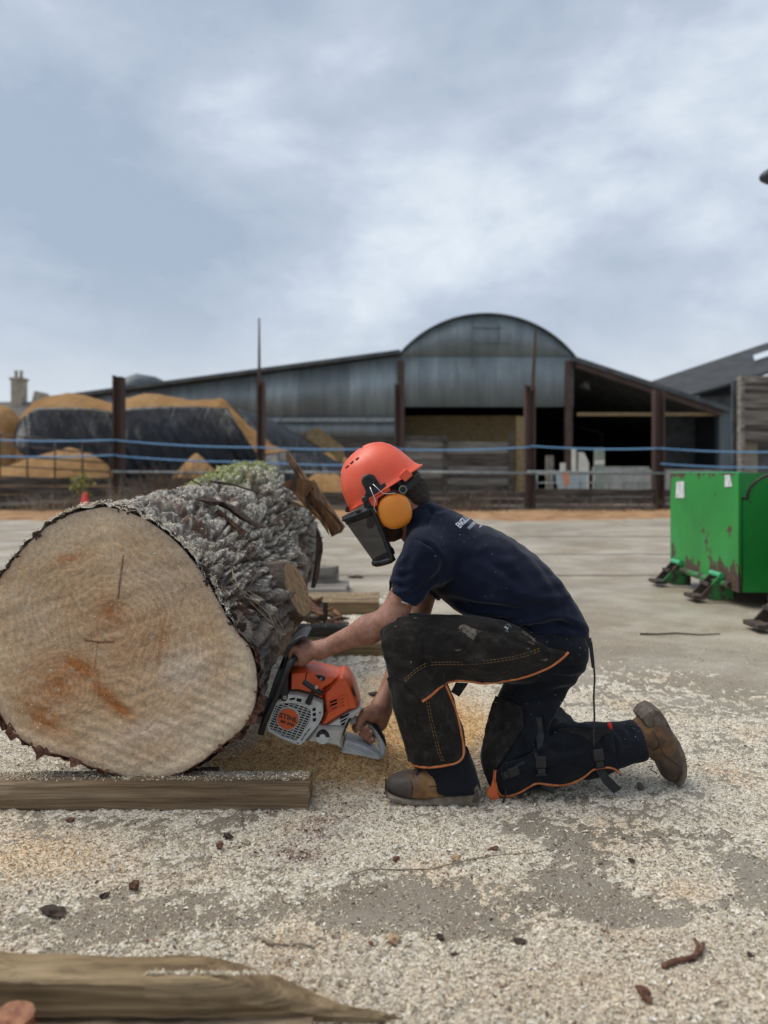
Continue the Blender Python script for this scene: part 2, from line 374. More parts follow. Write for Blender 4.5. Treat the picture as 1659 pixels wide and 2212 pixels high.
# ================================================================== fence of steel posts and blue rope
M_steel = simple('rusty brown steel post', (.055, .032, .026), (.10, .062, .05), 3, .65, .2, .002, 30, stretch=(1, 1, .15))
M_rope = simple('blue polypropylene rope', (.12, .30, .54), (.22, .42, .66), 40, .6)
M_sleeper = simple('dark weathered timber sleeper', (.035, .028, .022), (.13, .11, .09), 5, .85, bump=.01, bscale=14, stretch=(.25, 1, 2.2))
M_grey = simple('silver weathered timber', (.10, .088, .072), (.30, .27, .23), 5, .85, bump=.008, bscale=18, stretch=(.2, 1, 3))
M_galv = simple('galvanised rail', (.20, .23, .23), (.34, .37, .37), 6, .5, .4)
DF = 20.0
fence = thing('post_and_rope_fence', 'rusty steel posts strung with blue rope across the back of the yard', 'fence', (0, DF, 0))
posts = [(-60, 830), (257, 812), (564, 822), (860, 830), (1144, 832), (1422, 842), (1706, 850)]
PX = []
for i, (px, py) in enumerate(posts):
    x, z = pxz(px, py, DF); PX.append(x); w = .27 if i not in (2, 3) else .20
    g = G(); g.box((x-w/2, DF-.13, 0), (x-w/2+.05, DF+.13, z)); g.box((x+w/2-.05, DF-.13, 0), (x+w/2, DF+.13, z-.04)); g.box((x-w/2+.05, DF-.02, 0), (x+w/2-.05, DF+.02, z-.02))
    g.out('post', M_steel, fence)
for px, y0, y1, dx, r in ((560, 822, 687, 0, .045), (1150, 832, 712, 7, .06)):
    a = P(px, y0+12, DF-.16); b = P(px+dx, y1, DF-.16); g = G(); g.tube([a, a.lerp(b, .5), b], [r, r*.8, r*.45], 6); g.out('pole_extension', M_steel, fence)
def rope(x0, z0, x1, z1, sag, y, r=.021):
    g = G(); g.tube([(x0 + (x1-x0)*t, y, z0 + (z1-z0)*t - sag*4*t*(1-t)) for t in [k/12 for k in range(13)]], r, 6); g.out('rope', M_rope, fence, smooth=True)
up = [(948, 951), (952, 967), (967, 968), (971, 966), (964, 969), (969, 976)]
lo_ = [(984, 983), (985, 998), (999, 1003), None, None, (1002, 1009)]
for i in range(6):
    for row in (up, lo_):
        if row[i] is None: continue
        z0 = EYE - (row[i][0]-HY)/F*DF; z1 = EYE - (row[i][1]-HY)/F*DF; rope(PX[i], z0, PX[i+1], z1, .05, DF-.15)
for i in range(1, 5):
    z = EYE - (1021-HY)/F*DF; g = G(); g.tube([(PX[i]-.1, DF-.17, z+.02), (PX[i+1]+.1, DF-.17, z-.02)], .035, 8); g.out('rail', M_galv, fence, smooth=True)
# sleeper wall between the posts: every board a part
wall = thing('sleeper_wall', 'low wall of dark horizontal timber sleepers slotted between the fence posts', 'wall', (0, DF, 0))
for i in range(6):
    tops = [.94, .92, .55, .55, .62, .60][i]; n = 4 if tops > .8 else 3; hgt = tops / n
    for k in range(n):
        x0, x1 = PX[i]+.06, PX[i+1]-.06; j = rl.uniform(-.02, .02); g = G(); zt = (k+1)*hgt - .012
        nseg = 6; v = []; 
        for q in range(nseg+1):
            t = q/nseg; xx = x0+(x1-x0)*t; a_, b_ = rl.uniform(-.012, .012), rl.uniform(-.018, .012)
            v += [(xx, DF-.09+j+a_, k*hgt+.004), (xx, DF-.09+j+a_, zt+b_), (xx, DF+.09, zt+b_), (xx, DF+.09, k*hgt+.004)]
        f = [(0, 1, 2, 3), tuple(nseg*4+r_ for r_ in (3, 2, 1, 0))]
        for q in range(nseg):
            for r_ in range(4): f.append((q*4+r_, q*4+(r_+1) % 4, q*4+4+(r_+1) % 4, q*4+4+r_))
        g.add(v, f); g.out('sleeper', rl.choice([M_sleeper, M_sleeper, M_grey]), wall)
# pale fallen rail lying over the wall on the left
g = G(); g.bar(P(-40, 1092, DF-.35), P(345, 1070, DF-.3), .09, .10); o = g.out('fallen_rail', M_grey); tag(o, 'pale weathered fence rail leaning along the front of the sleeper wall at left', 'rail')
# field gates
def gate(name, label, x0, z0, x1, z1, y, rows, uprights, mat, r=.022, y1=None):
    t = thing(name, label, 'gate', ((x0+x1)/2, y, 0)); y1 = y if y1 is None else y1
    for k in range(rows):
        u = k/(rows-1); g = G(); g.tube([(x0, y, z0[0]+(z0[1]-z0[0])*u), (x1, y1, z1[0]+(z1[1]-z1[0])*u)], r, 6); g.out('rail', mat, t, smooth=True)
    for k in range(uprights):
        u = k/(uprights-1); xx = x0+(x1-x0)*u; yy = y+(y1-y)*u; g = G()
        g.tube([(xx, yy, z0[0]+(z1[0]-z0[0])*u), (xx, yy, z0[1]+(z1[1]-z0[1])*u)], r*1.1, 6); g.out('upright', mat, t, smooth=True)
    return t
M_dkgate = simple('dull rusted gate tube', (.05, .04, .035), (.11, .08, .065), 4, .7, .2)
s = DF+1.2
xa, za = pxz(-30, 0, s)
def zz(py, D): return EYE - (py-HY)/F*D
gate('field_gate', 'thin rusty field gate standing in front of the orange chip heap at left', pxz(-60, 0, s)[0], (zz(932, s), zz(1050, s)), pxz(238, 0, s)[0], (zz(962, s), zz(1058, s)), s, 6, 6, M_dkgate)
gate('sheep_hurdle', 'galvanised hurdle with upright bars in front of the dark open shed', pxz(1160, 0, s)[0], (zz(1024, s), zz(1062, s)), pxz(1410, 0, s)[0], (zz(1024, s), zz(1062, s)), s, 3, 9, M_galv, .018)
# traffic cone
g = G(); cx_, cz_ = pxz(184, 1112, 18.8); g.lathe((cx_, 18.8, .05), (0, 0, 1), [(.155, 0), (.145, .03), (.06, .46), (.045, .5), (.03, .505)], 20)
g.box((cx_-.19, 18.61, .012), (cx_+.19, 18.99, .05))
g.out('traffic_cone', simple('faded red cone plastic', (.72, .07, .055), (.8, .1, .07), 5, .5), smooth=False, auto=40); o = bpy.data.objects['traffic_cone']
o['label'] = 'small red traffic cone on the verge behind the log'; o['category'] = 'traffic cone'

# ================================================================== barn
DB = 32.0
M_tin = MT('galvanised corrugated sheet', .55, .25, .4); 
_v = M_tin.vec((1, 1, .12))
_c = M_tin.ramp(M_tin.noise(2.2, 6, .65, _v), [(.3, (.17, .21, .225)), (.5, (.215, .255, .27)), (.68, (.27, .315, .33))])
_c = M_tin.mix(M_tin.math('MULTIPLY', M_tin.ramp(M_tin.noise(.8, 4), [(.45, 0.), (.7, 1.)]), .4), _c, (.12, .135, .13)); M_tin.col(_c); M_tin = M_tin.m
M_tin2 = simple('paler galvanised sheet', (.19, .235, .25), (.34, .40, .415), 2.5, .5, .25, stretch=(1, 1, .12))
M_roof = simple('grey fibre cement roof sheet', (.06, .066, .07), (.12, .128, .13), 2, .8, bump=.01, bscale=10)
M_dark = simple('painted shed interior shade', (.012, .013, .016), (.022, .022, .026), 2, .95)  # near-black colour puts the interior shade into the sheet itself
M_brown = simple('brown painted stanchion', (.06, .035, .028), (.10, .06, .05), 3, .6)
M_osb = simple('straw coloured board', (.20, .14, .065), (.32, .235, .12), 9, .85)
M_block = simple('pale concrete panel', (.27, .265, .25), (.4, .39, .37), 3, .85)
M_white = simple('off white painted board', (.6, .57, .5), (.72, .68, .58), 4, .7)
barn = thing('dutch_barn', 'large grey corrugated barn with an arched middle roof and two lean-to wings', 'barn', (4.4, DB, 0))
XC, ZT, R_ = pxz(1050, 680, DB)[0], zz(680, DB), 4.94
XL, XR = pxz(864, 0, DB)[0], pxz(1237, 0, DB)[0]
def arch(x): return ZT - (R_ - math.sqrt(max(R_*R_ - (x-XC)**2, 0)))
def sheet(name, x0, x1, zb, topf, y, mat, parent, pitch=.15, amp=.022):
    n = max(8, int((x1-x0)/pitch*3)); v = []
    for i in range(n+1):
        x = x0+(x1-x0)*i/n; yy = y + amp*math.sin(2*math.pi*x/pitch) - .004*(i % 2)
        v += [(x, yy, zb), (x, yy, topf(x)), (x, yy+.012, topf(x)), (x, yy+.012, zb)]
    f = []
    for i in range(n):
        for k in range(4): f.append((i*4+k, i*4+(k+1) % 4, i*4+4+(k+1) % 4, i*4+4+k))
    f += [(0, 1, 2, 3), (n*4+3, n*4+2, n*4+1, n*4)]
    g = G(); g.add(v, f); return g.out(name, mat, parent, smooth=True)
zbot = zz(879, DB); zmid = zz(770, DB); nsh = 9
for k in range(nsh):
    a = XL + (XR-XL)*k/nsh; b = XL + (XR-XL)*(k+1)/nsh
    sheet('cladding_sheet', a+.004, b+.03, zbot, lambda x: zmid, DB - .006*(k % 2), M_tin, barn)
    sheet('cladding_sheet', a+.004, b+.03, zmid-.02, lambda x: arch(x)-.03, DB-.008 - .006*(k % 2), M_tin, barn)
# arched roof
def swept(name, prof, y0, y1, th, mat, parent):
    v = []; n = len(prof)
    for (x, z) in prof: v += [(x, y0, z), (x, y1, z), (x, y1, z+th), (x, y0, z+th)]
    f = [(0, 1, 2, 3), tuple(4*(n-1)+k for k in (3, 2, 1, 0))]
    for i in range(n-1):
        for k in range(4): f.append((i*4+k, i*4+(k+1) % 4, i*4+4+(k+1) % 4, i*4+4+k))
    g = G(); g.add(v, f); return g.out(name, mat, parent, auto=30)
swept('arched_roof', [(XL-.12 + (XR-XL+.24)*i/40, arch(min(max(XL-.12 + (XR-XL+.24)*i/40, XC-4.3), XC+4.3))) for i in range(41)], DB-.14, DB+18, .06, M_roof, barn)
# faint hatch frame on the gable
g = G()
for a, b in (((1022, 686), (1022, 790)), ((1078, 697), (1078, 745)), ((1022, 708), (1085, 708)), ((1022, 742), (1100, 742))):
    g.bar(P(*a, DB-.05), P(*b, DB-.05), .03, .04)
g.out('hatch_frame', simple('stained sheet joint', (.10, .125, .135), (.15, .18, .19), 4, .6), barn)
# left wing
XW = pxz(150, 0, DB)[0]
def lroof(x): t = (XL-x)/(XL-pxz(385, 0, DB)[0]); return zz(766, DB) + t*(zz(830, DB)-zz(766, DB))
zr = zz(905, DB); zr2 = zz(945, DB); n = 13
for k in range(n):
    a = XW + (XL-XW)*k/n; b = XW + (XL-XW)*(k+1)/n
    sheet('cladding_sheet', a+.004, b+.03, zr, lambda x: lroof(x)-.05, DB+.02 - .006*(k % 2), rl.choice([M_tin, M_tin2, M_tin2, M_tin2]), barn)
    sheet('lower_sheet', a+.004, b+.03, zr2, lambda x: zr-.12, DB+.02 - .006*(k % 2), M_tin, barn)
g = G(); g.box((XW, DB-.12, zr-.13), (XL-.1, DB-.02, zr+.04)); g.out('sill_rail', M_galv, barn)
g = G()
g.add([(XW-.2, DB-.4, lroof(XW-.2)), (XL, DB-.4, lroof(XL)), (XL, DB+18, lroof(XL)), (XW-.2, DB+18, lroof(XW-.2))] + [(XW-.2, DB-.4, lroof(XW-.2)+.16), (XL, DB-.4, lroof(XL)+.16), (XL, DB+18, lroof(XL)+.16), (XW-.2, DB+18, lroof(XW-.2)+.16)],
      [(0,3,2,1),(4,5,6,7),(0,1,5,4),(1,2,6,5),(2,3,7,6),(3,0,4,7)])
g.out('wing_roof', M_roof, barn)
for k in range(4):
    z0 = zr2*k/4; n2 = 6
    for j in range(n2):
        a = XW+(XL-XW)*j/n2; b = XW+(XL-XW)*(j+1)/n2; g = G(); g.box((a+.01, DB, z0+.01), (b-.01, DB+.08, zr2*(k+1)/4-.01)); g.out('board', rl.choice([M_sleeper, M_grey, M_sleeper]), barn)
# middle bay opening: straw boarding behind, weathered planks below
g = G(); g.box((XL+.1, DB+2.4, 0), (XR-1.9, DB+2.5, zz(898, DB+2.4))); g.out('inner_boarding', M_osb, barn)
g = G(); g.box((pxz(1117, 0, DB)[0], DB+.2, 0), (pxz(1136, 0, DB)[0], DB+.3, zz(900, DB+.3))); g.out('door_post', M_osb, barn)
xw0, xw1 = XL+.12, pxz(1132, 0, DB)[0]; zt = zz(940, DB); cuts = [xw0, pxz(962, 0, DB)[0], pxz(1104, 0, DB)[0], xw1-.1]
nr = 10
for j in range(2):
    for k in range(nr):
        z0, z1 = zt*k/nr, zt*(k+1)/nr; xx = rl.uniform(-.03, .03); yy = rl.uniform(0, .03)
        if j == 1 and k == nr-1: continue
        g = G(); g.box((cuts[j]+.08+xx, DB+.1+yy, z0+.008), (cuts[j+1]-.08+xx, DB+.15+yy, z1-.01)); g.out('plank', rl.choice([M_grey, M_grey, M_sleeper]), barn)
for x in cuts[:3]:
    g = G(); g.box((x-.09, DB+.02, 0), (x+.09, DB+.09, zt+.05)); g.out('plank_post', M_sleeper, barn)
for px in (866, 1228):
    x = pxz(px, 0, DB)[0]; g = G(); g.box((x-.15, DB-.1, 0), (x+.15, DB+.2, zz(780, DB))); g.out('stanchion', M_brown, barn)
# right lean-to
XE = pxz(1553, 0, DB)[0]
def rroof(x): return zz(783, DB) + (x-XR)/(XE-XR)*(zz(888, DB)-zz(783, DB))
g = G(); e2 = XE+.3
g.add([(XR-.05, DB-.5, rroof(XR)), (e2, DB-.5, rroof(e2)), (e2, DB+18, rroof(e2)), (XR-.05, DB+18, rroof(XR))] + [(XR-.05, DB-.5, rroof(XR)+.2), (e2, DB-.5, rroof(e2)+.2), (e2, DB+18, rroof(e2)+.2), (XR-.05, DB+18, rroof(XR)+.2)],
      [(0,3,2,1),(4,5,6,7),(0,1,5,4),(1,2,6,5),(2,3,7,6),(3,0,4,7)]); g.out('wing_roof', M_roof, barn)
g = G(); g.bar((XR+.1, DB-.3, rroof(XR)-.14), (XE, DB-.3, rroof(XE)-.14), .12, .26); g.out('rafter', M_brown, barn)
g = G(); g.box((XR+.16, DB-.2, zz(899, DB)), (XE, DB-.1, zz(892, DB))); g.out('rail', M_osb, barn)
g = G(); x = pxz(1568, 0, DB)[0]; g.box((x-.42, DB-.3, 0), (x+.4, DB+.1, zz(885, DB))); g.out('corner_column', simple('grey steel column', (.07, .09, .10), (.13, .16, .17), 2, .5, .3, stretch=(3, 1, .1)), barn)
# dark back and side walls
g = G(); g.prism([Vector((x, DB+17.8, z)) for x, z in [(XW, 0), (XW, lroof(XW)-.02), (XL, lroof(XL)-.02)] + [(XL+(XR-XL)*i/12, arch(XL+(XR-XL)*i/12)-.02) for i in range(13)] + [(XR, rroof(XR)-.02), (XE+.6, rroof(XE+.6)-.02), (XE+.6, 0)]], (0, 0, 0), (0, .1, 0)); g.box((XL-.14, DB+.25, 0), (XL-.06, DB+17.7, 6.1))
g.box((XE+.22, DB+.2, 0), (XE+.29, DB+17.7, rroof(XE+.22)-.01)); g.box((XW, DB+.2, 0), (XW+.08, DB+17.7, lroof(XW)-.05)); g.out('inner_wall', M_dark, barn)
g = G(); g.tube([P(1262, 838, DB+1.0), P(1268, 826, DB+1.0)], [.28, .12], 12); g.out('floodlight', M_galv, barn)
# pens and pale panels inside and before the open bay
for (x0, x1, y0, y1, D, mat, nm, lb, ct) in (
    (1282, 1402, 1008, 1066, DB-4.0, M_block, 'concrete_panel', 'long pale concrete panel wall seen low behind the fence beside the hurdle', 'wall'),
    (1404, 1560, 1014, 1066, DB-3.7, M_block, 'concrete_panel', 'pale concrete panel wall standing right behind the green bin', 'wall'),
    (1180, 1196, 984, 1066, DB-5.0, M_grey, 'gate_post', 'grey timber gate post left of the white board', 'post'),
    (1212, 1222, 1000, 1066, DB-6.0, M_white, 'marker_post', 'short off-white marker post left of the tall thin one', 'post'),
    (1237, 1245, 970, 1066, DB-6.0, M_white, 'marker_post', 'tall thin off-white post just left of the pointed white board', 'post')):
    a, b = P(x0, y1, D), P(x1, y0, D); g = G(); g.box((a.x, D, 0), (b.x, D+.12, b.z)); o = g.out(nm, mat); tag(o, lb, ct)
g = G(); D = DB-6; poly = [P(x, y, D) for x, y in ((1248, 1068), (1272, 1068), (1272, 1000), (1262, 978), (1250, 976))]; g.prism(poly, (0, 0, 0), (0, .05, 0)); o = g.out('white_board', M_white); tag(o, 'tall off-white board with a slanted top leaning in the dark shed mouth', 'board')
g = G(); g.prism([P(x, y, D) for x, y in ((1282, 1068), (1306, 1068), (1306, 968), (1284, 968))], (0, 0, 0), (0, .04, 0)); o = g.out('notice_board', simple('faded green notice board', (.2, .24, .2), (.3, .33, .27), 3, .7)); tag(o, 'upright dull green board with white band in the dark shed mouth', 'board')
g = G(); g.prism([P(x, y, D) for x, y in ((1284, 1003), (1305, 1003), (1305, 993), (1284, 995))], (0, -.02, 0), (0, -.005, 0)); g.out('white_band', M_white, o)
g = G(); g.prism([P(x, y, D-1) for x, y in ((1207, 1066), (1268, 1066), (1268, 1024), (1200, 1024))], (0, 0, 0), (0, .04, 0)); o = g.out('metal_sheet', simple('pale blue grey sheet', (.3, .35, .37), (.4, .46, .48), 2, .6)); tag(o, 'pale blue grey metal sheet propped behind the hurdle', 'metal sheet')
g = G(); g.prism([P(x, y, DF-.2) for x, y in ((1219, 1050), (1228, 1050), (1230, 1022), (1216, 1022))], (0, 0, 0), (0, .03, 0)); o = g.out('rag', simple('orange rag', (.55, .2, .12), (.65, .27, .16), 5, .8)); tag(o, 'faded orange rag hanging over the grey rail right of a post', 'rag')
# right hand building
rb = thing('timber_shed', 'weathered board building with a long grey roof rising to the right edge', 'shed', (13, 26, 0))
A_, B_, C_, D_ = P(1396, 827, 40), P(1760, 706, 40), P(1760, 772, 33.5), P(1440, 868, 33.5)
g = G(); g.add([A_, B_, C_, D_] + [q + Vector((0, 0, -.12)) for q in (A_, B_, C_, D_)], [(0,1,2,3),(7,6,5,4),(0,4,5,1),(1,5,6,2),(2,6,7,3),(3,7,4,0)]); g.out('roof', simple('dark weathered roof sheet', (.028, .030, .032), (.060, .062, .062), 2, .85, bump=.01, bscale=10), rb)
g = G(); k0 = [A_.lerp(B_, .62).lerp(D_.lerp(C_, .62), .35), A_.lerp(B_, .95).lerp(D_.lerp(C_, .95), .35), A_.lerp(B_, .95).lerp(D_.lerp(C_, .95), .55), A_.lerp(B_, .62).lerp(D_.lerp(C_, .62), .55)]
g.add([q + Vector((0, -.03, .05)) for q in k0] + [q + Vector((0, 0, .0)) for q in k0], [(0,1,2,3),(7,6,5,4),(0,4,5,1),(1,5,6,2),(2,6,7,3),(3,7,4,0)]); g.out('skylight', simple('pale rooflight sheet', (.5, .55, .58), (.6, .64, .66), 3, .4), rb)
D = 25.6; zt2 = lambda px: EYE - (812 - HY)/F*25.6
xs = [1604, 1770]; ztop = min(zt2(1604), 4.2); nr = 18; zb_ = zz(948, D)
for k in range(nr):
    z0 = zb_ + (zt2(1610)-zb_)*k/nr; z1 = zb_ + (zt2(1610)-zb_)*(k+1)/nr
    g = G(); yy = rl.uniform(0, .02); g.box((pxz(1606, 0, D)[0], D+yy, z0+.012), (pxz(1770, 0, D)[0], D+.05+yy, z1)); g.out('board', rl.choice([M_grey, M_grey, M_sleeper]), rb)
g = G(); g.box((pxz(1598, 0, D)[0], D-.1, 0), (pxz(1606, 0, D)[0], D+.2, zt2(1600))); g.out('corner_post', M_grey, rb)
g = G(); g.box((pxz(1606, 0, D)[0], D-.06, zz(955, D)), (pxz(1770, 0, D)[0], D+.1, zb_)); g.out('lintel', M_sleeper, rb)
g = G(); g.box((pxz(1614, 0, D)[0], D+.3, 0), (pxz(1646, 0, D)[0], D+.36, zz(955, D))); g.out('door', simple('drab beige door', (.24, .21, .165), (.3, .27, .21), 3, .7), rb)
g = G(); g.box((pxz(1606, 0, D)[0], D+.8, 0), (pxz(1770, 0, D)[0], D+.9, 4.3)); g.out('back_wall', M_roof, rb); g = G(); g.box((pxz(1430, 0, 35)[0], 35, 0), (pxz(1800, 0, 35)[0], 35.1, zz(868, 35))); g.out('end_wall', M_roof, rb); g = G(); g.prism([P(x, y, 34.5) for x, y in ((1470, 868), (1470, 900), (1800, 900), (1800, 768), (1606, 828))], (0, 0, 0), (0, .1, 0)); g.out('grey_gable_panel', M_roof, rb)  # the gable panel is plain grey roof sheet like the walls beside it
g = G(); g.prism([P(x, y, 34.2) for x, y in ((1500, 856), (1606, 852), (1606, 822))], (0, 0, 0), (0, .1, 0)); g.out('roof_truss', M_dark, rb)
g = G(); g.box((pxz(1592, 0, 27)[0], 26.6, 0), (pxz(1600, 0, 27)[0], 26.9, zz(822, 27))); g.out('column', M_tin2, rb)

# ================================================================== chip heaps and sheeting
M_chip = MT('orange brown wood chip', .95, 0, .2); _c = M_chip.ramp(M_chip.noise(.9, 8, .72), [(.3, (.40, .195, .065)), (.5, (.58, .32, .13)), (.7, (.74, .45, .21))]); M_chip.col(_c); M_chip.bump(M_chip.noise(7, 7, .7), .3); M_chip = M_chip.m
M_plast = MT('black polythene sheet', .36, 0, .25); M_plast.col(M_plast.ramp(M_plast.noise(.9, 3, .5, M_plast.vec((1.6, 1, .5), (0, .35, 0))), [(.4, (.003, .0032, .005)), (.65, (.011, .013, .018))])); M_plast.bump(M_plast.noise(3, 4, .6, M_plast.vec((3, 1, .6), (0, .35, 0))), .03); M_plast = M_plast.m  # lighter streaks in the colour imitate highlights along the folds
def heap(name, label, prof, D, front, back, nx=110, ny=36, parent=None, mat=None, rough=.12):
    """prof: top outline in picture units at distance D"""
    xs = np.array([(a-CX)/F*D for a, b in prof]); zs = np.array([EYE - (b-HY)/F*D for a, b in prof]); X1 = np.linspace(xs[0], xs[-1], nx)
    top = np.interp(X1, xs, zs); t = np.linspace(-1, 1, ny); X, T = np.meshgrid(X1, t, indexing='ij')
    Y = D + np.where(T < 0, T*front, T*back); sh = np.clip(1 - np.abs(T)**1.7, 0, 1); p = np.stack([X, Y, T], -1)
    Z = np.maximum(top[:, None]*sh + rough*fbm(p*1.1, 4)*sh, -.05); v = np.stack([X, Y, Z], -1).reshape(-1, 3)
    i = np.arange((nx-1)*(ny-1)); a = i // (ny-1) * ny + i % (ny-1)
    o = link(name, np_mesh(name, v, np.stack([a, a+ny, a+ny+1, a+1], 1)), mat or M_chip, smooth=True); tag(o, label, 'heap'); return o
heap('chip_heap', 'long orange chip heap partly covered with a black sheet', [(20, 1050), (40, 925), (62, 890), (80, 868), (110, 853), (150, 848), (190, 856), (230, 868), (250, 872), (275, 861), (310, 852), (350, 852), (400, 865), (440, 861), (482, 862), (500, 880), (545, 925), (590, 950), (660, 968), (740, 985), (800, 1030)], 28, 3.4, 3.4)
heap('chip_heap', 'rounded orange chip heap cut off by the left edge', [(-160, 1050), (-120, 920), (-60, 880), (-10, 874), (20, 880), (38, 905), (60, 960), (85, 1050)], 26.5, 3, 2.5, 50)
heap('chip_heap', 'low orange chip heap behind the thin field gate', [(-80, 1030), (-20, 1015), (40, 1000), (100, 980), (150, 964), (190, 975), (230, 1003), (262, 1050)], 23.4, 1.6, 1.2, 50)
heap('chip_heap', 'small pointed chip heap with a dark foot right of the left post', [(340, 1065), (380, 1020), (405, 995), (424, 982), (445, 998), (470, 1020), (500, 1068)], 23.4, 1.2, 1.2, 40)
heap('chip_heap', 'low orange chip mound just left of the orange helmet', [(600, 1066), (650, 1035), (690, 1018), (730, 1022), (790, 1066)], 24, 1.2, 1.2, 40)
# the sheet follows the front slope of the long heap
def sheeting(name, label, outline_top, outline_bot, D0, D1, n=120, m=40, fold=.14):
    tx = np.linspace(0, 1, n); a = np.array(outline_top, float); b = np.array(outline_bot, float)
    def samp(c): l = np.linspace(0, 1, len(c)); return np.stack([np.interp(tx, l, c[:, 0]), np.interp(tx, l, c[:, 1])], 1)
    A, B = samp(a), samp(b); v = []
    for j in range(m):
        t = j/(m-1); D = D0 + (D1-D0)*t; q = A*(1-t)+B*t; x = (q[:, 0]-CX)/F*D; z = EYE-(q[:, 1]-HY)/F*D
        w = fbm(np.stack([x*2.4 + z*1.3, x*0+3, z*.35], -1), 3)*fold*(.3+min(1, 3*t))*2
        v.append(np.stack([x, D - .12 - np.abs(w)*1.0 - .5*np.sin(math.pi*t)*.4, z - .0*w], -1))
    v = np.stack(v, 1).reshape(-1, 3); i = np.arange((n-1)*(m-1)); k = i // (m-1) * m + i % (m-1)
    o = link(name, np_mesh(name, v, np.stack([k, k+m, k+m+1, k+1], 1)), M_plast, smooth=True); md = o.modifiers.new('solid', 'SOLIDIFY'); md.thickness = .02; tag(o, label, 'plastic sheet'); return o
sheeting('black_sheet', 'wide shiny black plastic sheet draped over the front of the long orange heap', [(34, 940), (50, 905), (85, 882), (140, 881), (200, 883), (244, 890), (290, 882), (360, 879), (430, 879), (495, 884)],
         [(60, 985), (110, 1005), (180, 1062), (240, 1066), (300, 1066), (380, 1066), (430, 1066), (480, 1062), (530, 1040), (560, 985)], 25.4, 24.5)
sheeting('black_sheet', 'narrow grey-black plastic strip running down the right end of the heap', [(512, 884), (540, 892), (580, 905), (620, 925)], [(590, 962), (660, 985), (720, 1000), (745, 1010)], 26.4, 24.8, 40, 24, .06)
sheeting('black_sheet', 'dark crumpled plastic sheet lying low left of the orange helmet', [(560, 985), (620, 975), (690, 985), (738, 1000)], [(560, 1066), (620, 1066), (700, 1068), (745, 1068)], 24.6, 23.6, 40, 24, .06)
g = G(); g.prism([P(x, y, 26.5) for x, y in ((668, 928), (688, 924), (745, 968), (738, 1010), (720, 985), (660, 945))], (0, 0, 0), (0, .25, 0)); o = g.out('leaning_panel', M_osb); tag(o, 'tan board panel leaning behind the heap left of the helmet', 'panel')
# covered hump behind the heap
g = G(); c = P(322, 862, 33); v = []; n = 24
g.tube([P(262, 868, 33), P(275, 855, 33), P(300, 846, 33.2), P(330, 850, 33.4), P(360, 858, 33.6), P(386, 866, 33.8)], [.35, .75, .78, .74, .6, .22], 20, flat=1.05)
g.bar(P(310, 900, 33.2), P(310, 1060, 33.2), 1.2, 1.0); o = g.out('covered_stack', simple('dark grey tarpaulin', (.05, .065, .075), (.10, .125, .135), 2, .45), smooth=False, auto=50); tag(o, 'rounded dark tarpaulined stack rising behind the orange heap by the left post', 'stack')
# house with a stone chimney far left
house = thing('stone_house', 'distant stone house with a tall double chimney at far left', 'house', (-29, 60, 0))
M_stone = simple('pale rubble stone', (.26, .22, .16), (.42, .37, .29), 3, .9, bump=.03, bscale=8); M_slate = simple('stone slate roof', (.10, .09, .08), (.17, .155, .14), 4, .85)
D = 60
g = G(); a, b = P(30, 885, D), P(53, 822, D); g.box((a.x, D-.5, 0), (b.x, D+.5, b.z)); g.box((a.x-.1, D-.6, b.z), (b.x+.1, D+.6, b.z+.18)); ch = g.out('chimney', M_stone, house)
for px in (35, 46):
    g = G(); q = P(px, 820, D); g.lathe((q.x, D, q.z+.1), (0, 0, 1), [(.17, 0), (.14, .1), (.13, .55), (.17, .62)], 10); g.out('chimney_pot', M_stone, ch)
g = G(); xa, xb = P(-80, 0, D).x, P(118, 0, D).x; zr_ = zz(868, D); ze = zz(930, D)
g.box((xa, D-3.5, 0), (xb, D+3.5, ze)); g.out('wall', M_stone, house)
g = G(); g.add([(xa, D-3.8, ze-.1), (xb, D-3.8, ze-.1), (xb-1.2, D, zr_), (xa, D, zr_), (xa, D+3.8, ze-.1), (xb, D+3.8, ze-.1)], [(0,1,2,3), (3,2,5,4), (1,5,2), (0,3,4), (0,4,5,1)]); g.out('roof', M_slate, house)
g = G(); g.prism([P(x, y, D-4) for x, y in ((60, 900), (74, 845), (80, 845), (94, 900))], (0, 0, 0), (0, 2, 0)); g.out('dormer_gable', M_stone, house)
# bare trees and scrub
M_twig = simple('bare grey brown twig', (.075, .055, .04), (.14, .11, .08), 6, .9)
def bare(name, label, base, hgt, spread, n, seed, r0, mat=M_twig, depth=3, cat='tree'):
    r = random.Random(seed); g = G(); g2 = G()
    def grow(gg, p, d, L, rad, k):
        pts = [p]; q = p.copy(); dd = d.copy()
        for i in range(4): dd = (dd + Vector((r.uniform(-.25, .25), r.uniform(-.25, .25), r.uniform(-.05, .15)))).normalized(); q = q + dd*L/4; pts.append(q.copy())
        gg.tube(pts, [rad*(1-.18*i) for i in range(5)], 4 if k < depth else 3, cap=False)
        if k < depth:
            for i in range(n): t = r.uniform(.3, 1); j = min(4, int(t*4)+1); nd = (dd + Vector((r.uniform(-1, 1), r.uniform(-1, 1), r.uniform(-.2, .8)))*spread).normalized(); grow(g2 if k >= 0 else g, pts[j], nd, L*r.uniform(.45, .7), rad*.5, k+1)
    grow(g, Vector(base), Vector((0, 0, 1)), hgt*.5, r0, 0); t = thing(name, label, cat, base); g.out('trunk', mat, t); g2.out('crown', mat, t); return t
bare('bare_tree', 'bare winter tree top showing over the heap beside the house', (pxz(128, 0, 70)[0], 70, 0), 8.6, .9, 7, 5, .12)
bare('bare_tree', 'thin bare tree top between the chimney and the heap', (pxz(78, 0, 74)[0], 74, 0), 9, .8, 5, 9, .1)
